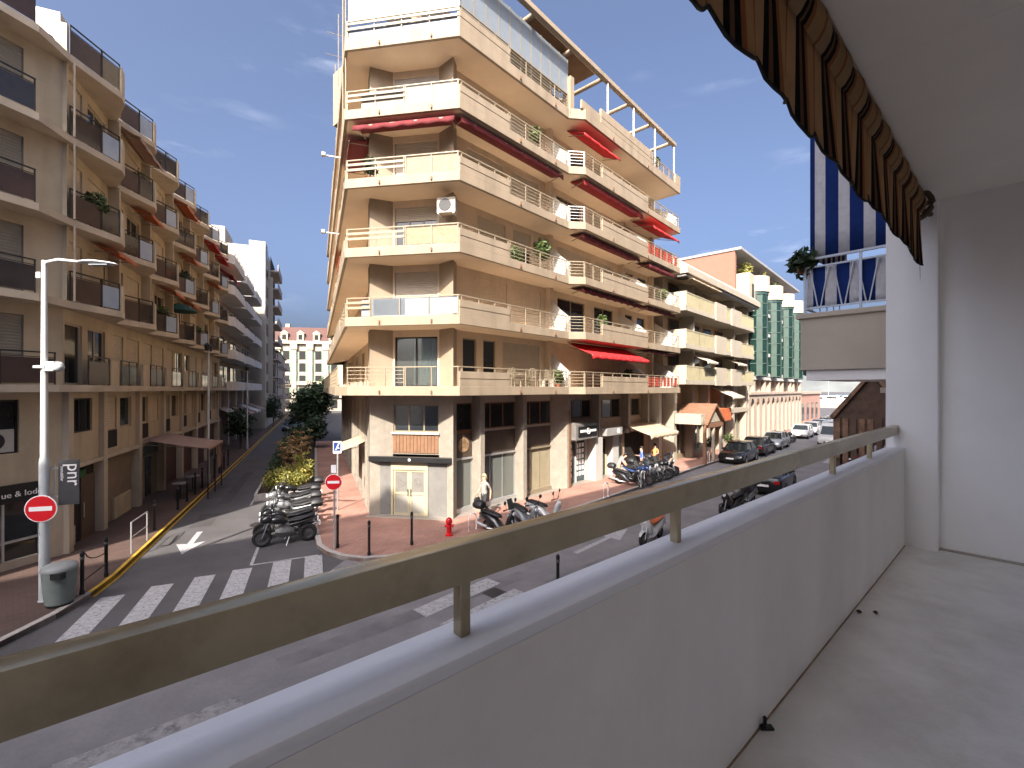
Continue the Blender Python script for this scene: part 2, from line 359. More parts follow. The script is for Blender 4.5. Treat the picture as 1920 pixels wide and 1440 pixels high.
# markings ---------------------------------------------------------------
def quad_px(*pts): return [tuple(ground_at(*p)) for p in pts]
def bar_on_ground(p, d, l, w):
    p = Vector(p); d = Vector(d).normalized(); n = Vector((d.y, -d.x)) * (w / 2)
    return [tuple(p + n), tuple(p + n + d * l), tuple(p - n + d * l), tuple(p - n)]
for k, uv in enumerate(((212, 1118), (305, 1097), (385, 1080), (455, 1067), (530, 1051), (588, 1043))):
    sheet('zebra_stripe', bar_on_ground(ground_at(*uv), (-dL[0], -dL[1]), 3.3, 0.5), 0.005 + (0.002 if k in (4, 5) else 0), M_mark)
for k in range(3):                                    # crossing below the balcony
    p = Vector((-2.19, 10.85)) + Vector((dR[1], -dR[0])) * (k * 1.02) 
    sheet('zebra_stripe', bar_on_ground(p, dR, 2.5, 0.52), 0.005, M_mark)
for k in range(4):                                    # crossing further up the street
    p = Vector(FR.P2(27.5, 5.6 + k * 1.0)); sheet('zebra_stripe', bar_on_ground(p, dR, 2.6, 0.5), 0.005, M_mark)
sheet('road_marking', bar_on_ground(ground_at(95, 1452), (0.77, 0.64), 2.3, 0.42), 0.005, M_worn)
# parking bay of the scooters: lines
a0, a1 = ground_at(471, 1060), ground_at(505, 972)
sheet('road_marking', bar_on_ground(a0, a1 - a0, (a1 - a0).length, 0.09), 0.006, M_mark)
b0, b1 = ground_at(471, 1060), ground_at(596, 1041)
sheet('road_marking', bar_on_ground(b0, b1 - b0, (b1 - b0).length, 0.09), 0.007, M_mark)
c0 = ground_at(470, 948); sheet('road_marking', bar_on_ground(c0, dL, 4.6, 0.09), 0.006, M_mark)
# arrow painted in the side street, pointing at the junction
ah = ground_at(346, 1033); bk = Vector((-dL[0], -dL[1])); sd = Vector((bk.y, -bk.x))
arrow = [ah - bk*2.2 + sd*.09, ah - bk*2.2 - sd*.09, ah - bk*0.75 - sd*.09, ah - bk*0.85 - sd*.42, ah + bk*0.35, ah - bk*0.85 + sd*.42, ah - bk*0.75 + sd*.09]
sheet('road_marking', [tuple(p) for p in arrow], 0.006, M_mark)
# arrow in the main street
ar = ground_at(1165, 997); f = Vector(dR); n = Vector((f.y, -f.x))
arrow = [ar - f*3.0 - n*.09, ar - f*3.0 + n*.09, ar - f*0.9 + n*.09, ar - f*0.9 + n*.45, ar + f*0.5, ar - f*0.9 - n*.30, ar - f*0.9 - n*.09]
sheet('road_marking', [tuple(p) for p in arrow], 0.006, M_mark)
# repair patches and trench seams in the surface
M_patch = mat('patched_asphalt', (0.155, 0.147, 0.152), 0.9, var=0.25, scale=1.2, bump=0.5, bscale=50); M_patch3 = mat('dark_asphalt_patch', (0.062, 0.058, 0.060), 0.9, var=0.25, scale=1.2, bump=0.5, bscale=50); M_patch2 = mat('pale_asphalt_patch', (0.22, 0.205, 0.205), 0.9, var=0.2, scale=1.5, bump=0.5, bscale=50)
for (p_, d_, l_, w_, m_) in ((FO.P2(-6.5, 7.6), dB, 3.4, 1.1, M_patch2), (FO.P2(2.5, 9.6), dB, 6.5, .5, M_patch), (FO.P2(-4.2, 10.2), dB, 2.2, 1.5, M_patch), (FB.P2(6, 3.4), dL, 9, .45, M_patch3), (FB.P2(2.2, 3.2), dL, 2.0, .7, M_patch3), (FR.P2(18, 6.5), dR, 12, .6, M_patch2), (FO.P2(9, 8.2), dB, 5.0, 1.4, M_patch)): sheet('road_patch', bar_on_ground(p_, d_, l_, w_), 0.003, m_)
# manhole covers, short dark marks
def manhole(p, r):
    b = MB(); b.lathe([(r*0.3, 0.002), (r, 0.002), (r, 0.008), (r*0.92, 0.008), (r*0.9, 0.004)], 18, (p[0], p[1], 0)); tag(part('manhole_cover', b, mat('cast_iron', (0.05, 0.045, 0.042), 0.55, metal=0.5)), kind='structure')
manhole(ground_at(487, 983), 0.36)
bsm = MB()
for (u0, v0, u1, v1) in ((318, 1022, 333, 1004), (300, 1024, 318, 1022)):
    p, q = ground_at(u0, v0), ground_at(u1, v1); bsm.prism(bar_on_ground(p, q - p, (q - p).length, 0.07), 0.002, 0.007)
tag(part('tar_patch', bsm, mat('tar', (0.02, 0.019, 0.02), 0.5)), kind='structure')  # short dark strips laid on the road surface
sheet('drain_cover', bar_on_ground(ground_at(915, 1118), (dR[0], dR[1]), 0.5, 0.5), 0.004, mat('drain_iron', (0.05, 0.047, 0.05), 0.6, metal=0.3))

# harbour water far down the right-hand street
M_sea = mat('sea_water', (0.03, 0.07, 0.10), 0.18, var=0.3, scale=0.05, bump=0.6, bscale=0.8, spec=0.6)
q0 = Vector(FR.P2(150, 0)); nn = Vector((FR.n.x, FR.n.y)); dd = Vector(dR)
sheet('sea', [tuple(q0 - nn*60), tuple(q0 + nn*500), tuple(q0 + nn*500 + dd*2500), tuple(q0 - nn*60 + dd*2500)], 0.02, M_sea)

# low hills across the bay
RH = random.Random(6); hb = MB(); NHL = 60; far = [q0 + dd*900 + nn*(-500 + 1400*k/NHL) for k in range(NHL + 1)]; hh = [72 + 26*math.sin(k*.35) + 14*math.sin(k*.83 + 1) + 6*RH.random() for k in range(NHL + 1)]
rows = [[hb.pt((far[k].x + dd.x*t, far[k].y + dd.y*t, hh[k]*h_ - 1)) for k in range(NHL + 1)] for t, h_ in ((0, 0), (60, .45), (160, .8), (320, 1.0), (500, .8), (700, 0))]
for a_, c_ in zip(rows, rows[1:]):
    for k in range(NHL): hb.f.append([a_[k], a_[k+1], c_[k+1], c_[k]])
tag(part('hills', hb, mat('far_hill', (0.13, 0.14, 0.14), 0.9, var=0.25, scale=0.02), smooth=80), kind='structure')

# ------------------------------------------------------------------ our own building and its balcony
M_bal = mat('balcony_render', (0.88, 0.86, 0.81), 0.8, streak=0.10, var=0.05, scale=1.3, bump=0.12, bscale=120, dirt=((0.68, 0.63, 0.55), 1.1, 0.4))
M_wallw = mat('balcony_wall_paint', (0.90, 0.89, 0.87), 0.75, var=0.04, scale=1.2, bump=0.12, bscale=90)
M_ceil = mat('balcony_ceiling_paint', (0.90, 0.87, 0.81), 0.85, var=0.05, scale=0.9, bump=0.1, bscale=80)
M_coping = mat('coping_paint', (0.82, 0.82, 0.82), 0.55, var=0.04, scale=4, bump=0.08, bscale=90)
M_floor = mat('screed_floor', (0.78, 0.755, 0.70), 0.8, var=0.16, scale=1.6, bump=0.3, bscale=50, dirt=((0.52, 0.46, 0.38), 2.0, 0.5))
M_rail = mat('bronze_handrail', (0.46, 0.39, 0.25), 0.26, metal=0.55, var=0.16, scale=2.5, dirt=((0.16, 0.11, 0.05), 3.0, 0.55))
OB = thing('apartment_building', 'white rendered apartment building with the empty balcony that fills the right foreground', 'building', FO.P(0, -0.5, 0))
oo = OB.location
def own(): return MB(oo, FO)
ZF, ZP, ZC = 4.0, 4.815, 6.84
b = own(); b.box(-1.1, 5.30, -0.5, 0.79, 3.72, ZF); part('balcony_floor', b, M_floor, OB)
b = own(); b.box(-1.1, 4.977, 0.688, 0.800, 3.70, ZP - 0.03); part('parapet', b, M_bal, OB)
b = own(); b.box(-1.1, 4.976, 0.684, 0.806, ZP - 0.03, ZP); part('coping', b, M_coping, OB, bevel=0.008, smooth=40)
b = own(); b.box(-1.1, 5.12, -0.5, 0.545, ZC, ZC + 0.24); part('ceiling', b, M_ceil, OB)
for D0_, D1_ in ((2.735, 2.765),): b = own(); b.box(D0_, D1_, -0.5, 0.54, ZC - 0.0015, ZC + .02); part('ceiling_joint', b, M_ceil, OB)
b = own(); b.box(4.977, 5.5, 0.484, 0.812, 0.1, ZC + 0.24 + 14); part('pillar', b, M_wallw, OB, bevel=0.006)
b = own(); b.box(5.087, 5.35, -0.5, 0.484, 3.72, ZC); part('end_wall', b, M_wallw, OB)
b = own(); b.box(5.05, 5.087, -0.5, 0.484, ZF, ZF + 0.012); part('floor_seam', b, mat('grime', (0.40, 0.36, 0.31), 0.9), OB)  # thin strip, darker than the floor, at the foot of the end wall
b = own(); b.box(-1.1, -2.09, -0.5, 0.688, ZF, ZP - 0.03); part('parapet', b, M_bal, OB)
b = own(); b.box(-16.5, 5.35, -0.7, -0.5, 3.72, ZC); part('rear_wall', b, M_wallw, OB)
for (d0, d1) in ((-0.7, 0.5), (1.4, 3.6)):
    b = own()
    for x in (d0, (d0+d1)/2, d1): b.box(x-.04, x+.04, -0.5, -0.44, ZF, ZF+2.2)
    b.box(d0, d1, -0.5, -0.44, ZF+2.2, ZF+2.28); w = part('window', b, M_wallw, OB)
    b = own(); b.box(d0+.04, d1-.04, -0.49, -0.46, ZF+.04, ZF+2.2); part('shutter', b, M_wallw, w)  # unseen white shutters, added to bounce more light onto the parapet
b = own(); b.box(-1.1, 4.97, 0.6825, 0.688, ZF, ZF + 0.004); part('floor_seam', b, mat('brown_seam', (0.30, 0.215, 0.14), 0.9, var=0.4, scale=6), OB)
# handrail
b = own(); b.box(-1.1, 4.976, 0.7256, 0.770, 4.922, 5.0); hr = part('handrail', b, M_rail, OB, bevel=0.004, smooth=40)
for D in (-0.8, 0.53, 1.36, 3.12, 4.03):
    b = own(); b.box(D - 0.012, D + 0.012, 0.734, 0.762, ZP - 0.002, 4.922); part('post', b, M_rail, hr, bevel=0.003)
# bulk of the building: what keeps the street in shade
b = own(); b.box(-16.5, 60, -13, -0.71, 0, 3.71); b.box(5.36, 60, -13, -0.71, 3.71, 19.5); b.box(-16.5, 5.36, -13, -0.71, 3.71, 19.5)
part('wall', b, M_wallw, OB)
b = own(); b.box(-16.5, 60, -13, 0.4, 19.5, 20.2); part('cornice', b, M_wallw, OB)
b = own(); b.box(-40, -16.5, -14, 0.3, 0, 25.6); part('stair_tower', b, M_wallw, OB)
for k in range(1, 5):
    z = ZC + 0.24 + (k - 1) * 3.08
    b = own(); b.box(-16, 4.97, 0.58, 0.70, z - 0.22, z + 0.85); part('parapet', b, M_bal, OB)
    if k > 1: b = own(); b.box(-16, 4.97, -0.7, 0.58, z - 0.22, z); part('balcony_slab', b, M_ceil, OB)
# little things left on the balcony floor: dry leaves and a bolt at the parapet foot
def scrap(D, q, s, label):
    b = MB(FO.P(D, q, ZF)); c = FO.P(D, q, ZF)
    pts = [(c[0] + math.cos(a)*s*r, c[1] + math.sin(a)*s*r, ZF + 0.004 + h) for a, r, h in ((0, 1, 0), (1.0, .7, .012), (2.1, 1, .004), (3.3, .6, .014), (4.2, .95, .002), (5.2, .8, .012))]
    b.extr(pts, (0, 0, 0.004)); o = part('dry_leaf', b, mat('dry_leaf', (0.06, 0.04, 0.025), 0.9)); o.location = c
    return tag(o, label, 'leaf', 'scraps on the balcony floor')
scrap(3.27, 0.655, 0.016, 'small dark dry leaf on the balcony floor nearer the parapet of two')
scrap(3.33, 0.59, 0.014, 'small dark dry leaf on the balcony floor farther from the parapet of two')
cdp = FO.P(1.89, 0.672, ZF)
b = MB(cdp); b.lathe([(0.012, ZF), (0.014, ZF+.012), (0.007, ZF+.016), (0.007, ZF+.04), (0.009, ZF+.042), (0.002, ZF+.05)], 8, (cdp[0], cdp[1], 0)); b.box(cdp[0]-.02, cdp[0]+.03, cdp[1]-.012, cdp[1]+.012, ZF+.0005, ZF+.01)
o = part('drain_stub', b, M_black); o.location = cdp; tag(o, 'black stub of a fixing sticking out at the foot of the parapet', 'fixing')

# ------------------------------------------------------------------ striped awning over the balcony
def cloth(name, grid, uvs, m, parent=None, org=(0,0,0), smooth=True, thick=0.0):
    """grid: rows of points, uvs the same shape"""
    nr, nc = len(grid), len(grid[0]); v = [(p[0]-org[0], p[1]-org[1], p[2]-org[2]) for r in grid for p in r]
    f = [(i*nc+j, i*nc+j+1, (i+1)*nc+j+1, (i+1)*nc+j) for i in range(nr-1) for j in range(nc-1)]
    me = bpy.data.meshes.new(name); me.from_pydata(v, [], f); ul = me.uv_layers.new(name='UVMap'); flat = [t for r in uvs for t in r]
    for lp in me.loops: ul.data[lp.index].uv = flat[lp.vertex_index]
    me.materials.append(m)
    if smooth: me.polygons.foreach_set('use_smooth', [True]*len(me.polygons))
    o = link(name, me, parent)
    if thick:
        md = o.modifiers.new('thickness', 'SOLIDIFY'); md.thickness = thick; md.offset = 0
    return o
AWC = [(0.50,0.33,0.17), (0.36,0.15,0.06), (0.50,0.35,0.20), (0.014,0.012,0.012), (0.20,0.11,0.06), (0.014,0.012,0.012), (0.36,0.16,0.07)]
AWW = [0.08, 0.018, 0.085, 0.032, 0.022, 0.032, 0.031]
M_awn = stripes('striped_awning_cloth', AWC, AWW, 0, trans=0.5)
AW = thing('striped_awning', 'rolled brown and black striped awning with a scalloped valance under our balcony ceiling', 'awning', FO.P(2, 0.6, 6.7))
ao = AW.location
per = sum(AWW); D0, D1 = -1.0, 4.74; nD = 420
rollq, rollz, rr = 0.612, 6.745, 0.098
grid, uv = [], []
for i in range(15):
    a = rad(-150 + i * 300 / 14 + 90 - 90); row, ru = [], []
    for j in range(nD + 1):
        D = D0 + (D1 - D0) * j / nD; r = rr * (1 + 0.05 * math.sin(D * 2*math.pi/per + 1.0) + 0.02*math.sin(D*31))
        row.append(FO.P(D, rollq + r * math.sin(a) * 0.9, rollz - r * math.cos(a))); ru.append((D + 10, i / 15.0))
    grid.append(row); uv.append(ru)
cloth('roll', grid, uv, M_awn, AW, ao, thick=0.003)
grid, uv = [], []
for i in range(9):
    t = i / 8; row, ru = [], []
    for j in range(nD + 1):
        D = D0 + (D1 - D0) * j / nD; ph = D * 2*math.pi/per
        drop = 0.362 + 0.042 * (abs(math.cos(ph/2 + 1.3))**0.7*2 - 1) + 0.010*math.sin(D*3.1)
        q = 0.566 - 0.008*t + t * (0.014 * math.sin(ph + 0.8) + 0.008 * math.sin(D*7.3) + 0.003*math.sin(D*29))
        row.append(FO.P(D, q, 6.665 - drop * t)); ru.append((D + 10 + 0.02*t*math.sin(D*5), t))
    grid.append(row); uv.append(ru)
va = cloth('valance', grid, uv, M_awn, AW, ao, thick=0.004)
bt = MB(ao)
bt.tube([Vector(grid[8][j]) for j in range(0, nD + 1, 3)], 0.006, 5); part('edge_binding', bt, mat('black_binding', (0.012, 0.010, 0.010), 0.8), va, smooth=60)
b = own(); b.org = ao
# end bracket: cast arm carrying the roll, on the pillar side
c0 = Vector((D1 + 0.03, rollq, rollz))
bb = MB(ao)
def fo(p): return Vector(FO.P(*p))
pts = [(D1+.03, rollq + 0.115*math.cos(t*2*math.pi/20), rollz + 0.115*math.sin(t*2*math.pi/20)) for t in range(20)]
bb.tube([fo(p) for p in pts], 0.022, 6, closed=True)
bb.bar(fo((D1+.03, rollq-.10, rollz)), fo((D1+.03, rollq+.10, rollz-.02)), 0.018); bb.bar(fo((D1+.03, rollq, rollz-.1)), fo((D1+.03, rollq+.02, rollz+.12)), 0.018)
bb.bar(fo((D1+.03, rollq-.06, rollz-.05)), fo((D1+.30, rollq-.09, rollz-.03)), 0.02)
part('bracket', bb, mat('brown_bracket', (0.10, 0.075, 0.045), 0.6, metal=0.2), AW, smooth=50)
bb = MB(ao); bb.bar(fo((D0, .60, 6.655)), fo((D1+.02, .60, 6.655)), 0.016, 8)
part('front_bar', bb, mat('brown_bar', (0.16, 0.12, 0.08), 0.5), AW, smooth=50)
tl = [FO.P(D1 - 0.08, .558, 6.32), FO.P(D1 - .03, .56, 6.32), FO.P(D1 + .01, .565, 6.13), FO.P(D1 - .02, .56, 6.18)]
bb = MB(ao); bb.extr(tl, (0.004, 0.004, 0)); part('strap_end', bb, mat('black_strap', (0.03, 0.025, 0.02), 0.8), AW)

# ------------------------------------------------------------------ the next building's balcony beyond our pillar
NB = thing('neighbouring_building', 'beige neighbouring building whose balcony with blue striped cloth juts out past our pillar', 'building', FO.P(11, 0.5, 0))
no = NB.location
def nb(): return MB(no, FO)
M_nbe = mat('beige_render', (0.50, 0.44, 0.36), 0.85, var=0.06, scale=1.3, bump=0.15, streak=0.15)
DQ = 9.8
b = nb(); b.box(DQ, 12.6, 0.9, 2.86, 5.66, 6.62); part('balcony_front', b, M_nbe, NB)
b = nb(); b.box(DQ - .05, 12.65, 0.9, 2.93, 6.62, 6.71); part('ledge', b, M_nbe, NB, bevel=0.01)
b = nb(); b.box(DQ + .06, 12.6, 0.9, 2.78, 5.47, 5.66); part('beam', b, M_wallw, NB)
b = nb(); b.box(DQ + .02, 12.63, 0.9, 2.88, 5.655, 5.672); part('drip_groove', b, mat('grime2', (0.12, 0.10, 0.08), 0.9), NB)  # thin dark strip between the balcony front and the beam
b = nb(); b.box(8.4, 40, -12, 0.9, 0, 22); part('wall', b, M_nbe, NB)
b = nb(); b.box(DQ, 12.6, 0.9, 2.86, 10.9, 11.2); part('balcony_slab', b, M_nbe, NB)
M_blueline = stripes('blue_white_cloth', [(0.012, 0.035, 0.17), (0.62, 0.62, 0.65)], [0.20, 0.17], 0, trans=0.15)
M_rw = mat('pale_blue_railing', (0.50, 0.56, 0.66), 0.45, var=0.08)
rl = nb()
z0, z1 = 6.71, 7.72
for q in (2.80, 1.95): rl.rbar((DQ+.05, q, z0), (DQ+.05, q, z1), .04, .04)
rl.rbar((DQ+.05, 1.2, z1), (DQ+.05, 2.82, z1), .05, .04); rl.rbar((DQ+.05, 1.2, z1-.15), (DQ+.05, 2.82, z1-.15), .03, .03); rl.rbar((DQ+.05, 1.2, z0+.10), (DQ+.05, 2.82, z0+.10), .03, .03)
for q in (2.72, 2.35, 2.0, 1.62):                                      # slanting bars in V pairs
    rl.bar((DQ+.05, q, z1-.15), (DQ+.05, q-.13, z0+.1), .012, 5); rl.bar((DQ+.05, q-.30, z1-.15), (DQ+.05, q-.17, z0+.1), .012, 5)
rl.rbar((DQ+.05, 2.80, z1), (12.5, 2.80, z1), .05, .04); rl.rbar((DQ+.05, 2.80, z0+.1), (12.5, 2.80, z0+.1), .03, .03)
for k in range(5): rl.bar((DQ+.5+k*.48, 2.80, z0), (DQ+.5+k*.48, 2.80, z1), .012, 5)
nr = part('railing', rl, M_rw, NB)
def hang(name, q0, q1, zt, zb, D, wob, parent, off=0.0):
    g, u = [], []
    for i in range(7):
        t = i/6; r_, ru = [], []
        for j in range(41):
            q = q0 + (q1-q0)*j/40; r_.append(FO.P(D + wob*math.sin(q*17+t*0.7)*(0.3+.7*t), q, zt + (zb-zt)*t - .02*math.sin(q*9)*t)); ru.append((q + off, t))
        g.append(r_); u.append(ru)
    return cloth(name, g, u, M_blueline, parent, no, thick=0.003)
hang('railing_cloth', 1.2, 2.78, 7.60, 6.83, DQ+.12, 0.035, NB, 0.1)
hang('awning_curtain', 1.2, 2.74, 10.9, 7.74, DQ+.16, 0.006, NB, 0.29)
g, u = [], []
for i in range(7):
    t = i/6; g.append([FO.P(DQ+.16 + 2.6*j/30, 2.745 + 0.01*math.sin(j*2.0), 10.9-3.1*t) for j in range(31)]); u.append([(2.6*j/30, t) for j in range(31)])
cloth('awning_curtain', g, u, M_blueline, NB, no, thick=0.003)
# ------------------------------------------------------------------ facade kit
def wall_boxes(b, s0, s1, z0, z1, o0, o1, holes):
    """wall strip between offsets o0..o1 with rectangular holes (s0,s1,z0,z1)"""
    zs = sorted({z0, z1} | {z for h in holes for z in (h[2], h[3]) if z0 < z < z1})
    for za, zb in zip(zs, zs[1:]):
        zm = (za + zb) / 2; cut = sorted((h[0], h[1]) for h in holes if h[2] < zm < h[3]); x = s0
        for c0, c1 in cut:
            if c0 > x + 1e-4: b.box(x, c0, o0, o1, za, zb)
            x = max(x, c1)
        if x < s1 - 1e-4: b.box(x, s1, o0, o1, za, zb)

def curtain(name, parent, org, fr, s0, s1, z0, z1, o, m, amp=0.025, wl=0.14):
    b = MB(org, fr); n = max(8, int((s1 - s0) / wl * 4)); a = []
    for i in range(n + 1):
        s_ = s0 + (s1 - s0) * i / n; oo_ = o + amp * math.sin(i * math.pi / 2 + 0.5 * math.sin(i * .9)); a.append((b.pt((s_, oo_, z0)), b.pt((s_, oo_, z1))))
    for p, q in zip(a, a[1:]): b.f.append([p[0], q[0], q[1], p[1]])
    return part(name, b, m, parent, smooth=80, recalc=False)

def window(parent, org, fr, s0, s1, z0, z1, o, kind='glass', n=2, fm=None, pane=None, drop=1.0, sm=None, cur=None):
    """window in a hole: frame > pane / shutter / curtain. o is the wall face"""
    fm = fm or M_cream; w = 0.055; b = MB(org, fr)
    b.box(s0, s0+w, o-.14, o-.07, z0, z1); b.box(s1-w, s1, o-.14, o-.07, z0, z1); b.box(s0+w, s1-w, o-.14, o-.07, z1-w, z1); b.box(s0+w, s1-w, o-.14, o-.07, z0, z0+w)
    for k in range(1, n): x = s0 + (s1-s0)*k/n; b.box(x-.03, x+.03, o-.135, o-.075, z0+w, z1-w)
    f = part('window', b, fm, parent)
    if kind in ('glass', 'curtain', 'half'):
        for k in range(n):
            x0, x1 = s0 + (s1-s0)*k/n + .03, s0 + (s1-s0)*(k+1)/n - .03
            b = MB(org, fr); b.box(x0, x1, o-.115, o-.10, z0+w*.9, z1-w*.9); part('pane', b, pane or (M_clear if kind == 'curtain' or cur else M_glass), f)
        if cur: curtain('curtain', f, org, fr, s0+(s1-s0)*cur[0], s0+(s1-s0)*cur[1], z0+.05, z1-.05, o-.165, cur[2])
    if kind in ('shutter', 'half'):
        zb = z1 - (z1 - z0) * drop; b = MB(org, fr); x0, x1 = s0+.02, s1-.02; nn_ = max(3, int((z1 - zb) / 0.09)); prof = []
        for k in range(nn_):
            za = z1 - (z1-zb)*k/nn_; zc = z1 - (z1-zb)*(k+1)/nn_; prof += [(o-.055, za), (o-.042, za*.7+zc*.3), (o-.042, za*.25+zc*.75), (o-.055, zc)]
        ids = [(b.pt((x0, p[0], p[1])), b.pt((x1, p[0], p[1]))) for p in prof]
        for p, q in zip(ids, ids[1:]): b.f.append([p[0], p[1], q[1], q[0]])
        part('shutter', b, sm or M_offwhite, f)
    return f

def railing(parent, org, fr, s0, s1, o, z, style, m, h=0.76, post=1.0, name='railing'):
    b = MB(org, fr); n = max(1, round((s1 - s0) / post)); top = z + h
    if style in ('bars', 'slats', 'glass', 'dark', 'mesh'):
        b.box(s0, s1, o-.025, o+.025, top-.04, top)
        for k in range(n + 1): x = s0 + .03 + (s1-s0-.06)*k/n; b.box(x-.018, x+.018, o-.02, o+.02, z, top-.04)
    if style == 'bars':
        for q in (0.16, 0.32, 0.48, 0.64): b.box(s0, s1, o-.008, o+.008, z+h*q/0.8-.012, z+h*q/0.8+.012)
    if style == 'slats':
        for q in (0.36, 0.56): b.box(s0, s1, o+.022, o+.045, z+q-.05, z+q+.045)
    if style == 'mesh':
        k = int((s1-s0)/0.11)
        for j in range(1, k): x = s0 + (s1-s0)*j/k; b.box(x-.006, x+.006, o-.006, o+.006, z+.05, top-.04)
        b.box(s0, s1, o-.01, o+.01, z+.04, z+.065)
    r = part(name, b, m, parent)
    return r

def awning(parent, org, fr, s0, s1, o0, z0, reach, fall, m, val=0.16, name='awning', scal=True):
    """slanting cloth from the wall with a valance and a front bar"""
    n = max(6, int((s1-s0)/.25)); P = fr.P; g, u = [], []
    for i in range(5):
        t = i/4; g.append([P(s0+(s1-s0)*j/n, o0+reach*t, z0 - fall*t - .04*math.sin(math.pi*t)*(1+.3*math.sin(j*2.1))) for j in range(n+1)]); u.append([((s1-s0)*j/n, t) for j in range(n+1)])
    a = cloth(name, g, u, m, parent, org, thick=0.008)
    g2, u2 = [], []
    for i in range(3):
        t = i/2; g2.append([P(s0+(s1-s0)*j/n, o0+reach+.01*t+.012*math.sin(j*1.7), z0-fall-val*t*(1 + (.18*math.sin(j*2.2) if scal else 0))) for j in range(n+1)]); u2.append([((s1-s0)*j/n, t) for j in range(n+1)])
    cloth('valance', g2, u2, m, a, org, thick=0.006)
    b = MB(org, fr); b.box(s0, s1, o0+reach-.03, o0+reach-.004, z0-fall-.05, z0-fall+.005)
    for s_ in (s0+.15, s1-.15): b.rbar((s_, o0+.03, z0-.25), (s_, o0+reach-.02, z0-fall-.03), .03, .03)
    part('front_bar', b, M_cream, a)
    return a

# ------------------------------------------------------------------ the corner block in the middle
CB = thing('corner_apartment_block', 'peach six storey corner block with stacked balconies and red awnings across the junction', 'apartment building', (-1.0, 24.0, 0))
co = CB.location
BASE = [FLc.P2(0, 0), TL, TR, FR.P2(18.6, 0)]
SL, H0, ST = 0.36, 5.06, 2.7
zb = [H0 + ST*k for k in range(6)]
def cbp(name, b, m, par=None, **k): return part(name, b, m, par or CB, **k)
def strip_poly(o_out, o_in):
    a = offset_line(BASE, o_out); c = offset_line(BASE, o_in); return a + c[::-1]
# core behind everything, shop interior below
b = MB(co); b.prism(strip_poly(-0.74, -11), 4.7, 21.0); cbp('core', b, M_dark)
b = MB(co); b.prism(strip_poly(-3.4, -11), 0, 4.7); cbp('shop_rear_wall', b, mat('shop_wall', (0.20, 0.17, 0.14), 0.9, var=0.4, scale=0.8))
b = MB(co); b.prism(strip_poly(0.0, -3.4), 0.1, 0.135); cbp('shop_floor', b, mat('shop_floor', (0.26, 0.22, 0.19), 0.5))
b = MB(co); b.prism(strip_poly(-0.6, -3.4), 2.62, 2.85); b.prism(strip_poly(-0.74, -3.4), 4.9, 5.05); cbp('shop_ceiling', b, M_dark)

# slabs -------------------------------------------------------------
def slab_poly(lo):
    a = offset_line(BASE, 1.0); inn = offset_line(BASE, -4)
    left = [a[0], a[1], a[2]]
    if lo: left = [FLc.P2(0, 1.35), FLc.P2(30.6, 1.35), FC.P2(-0.45, 1.0), a[2]]
    return left + [FR.P2(6.5, 1.0), FR.P2(7.15, 1.55), FR.P2(18.75, 1.55), FR.P2(18.75, -4), inn[2], inn[1], inn[0]]
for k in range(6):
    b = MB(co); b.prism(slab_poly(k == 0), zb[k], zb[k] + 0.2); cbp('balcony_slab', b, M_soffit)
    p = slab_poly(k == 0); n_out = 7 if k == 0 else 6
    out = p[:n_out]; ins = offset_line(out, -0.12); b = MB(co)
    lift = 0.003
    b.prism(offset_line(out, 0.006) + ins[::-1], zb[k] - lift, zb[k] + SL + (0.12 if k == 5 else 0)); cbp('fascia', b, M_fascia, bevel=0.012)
    b = MB(co)                                                     # drain spouts and awning hooks on the fascia
    for fr, s_, o_ in ((FC, 0.9, 1.0), (FC, 3.0, 1.0), (FR, 2.9, 1.0), (FR, 5.4, 1.0), (FR, 9.8, 1.55), (FR, 13.9, 1.55)):
        b.fr = fr; b.box(s_-.03, s_+.03, o_, o_+.07, zb[k]+.08, zb[k]+.20)
    cbp('drain_spout', b, M_brown)

# pillars (wedges at the two corners) and fins, storey by storey
for k in range(-1, 5):
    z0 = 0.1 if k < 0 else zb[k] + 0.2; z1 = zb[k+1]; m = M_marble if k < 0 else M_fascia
    b = MB(co, FC); b.prism([(0, 0), (0.78, -.5), (0.78, -.74), (-.45, -.74), (-.30, -.5)], z0, z1); cbp('pillar', b, m)
    b = MB(co); b.prism([FC.P2(2.80, -.5), TR, FR.P2(0.42, -.28), FR.P2(0.42, -.74), FC.P2(2.80, -.74)], z0, z1); cbp('pillar', b, m)
    if k >= 0:
        for s_ in (6.7, 14.2, 18.3):
            b = MB(co, FR); b.box(s_-.14, s_+.14, -.74, -.2, z0, z1); cbp('pillar', b, M_peach)

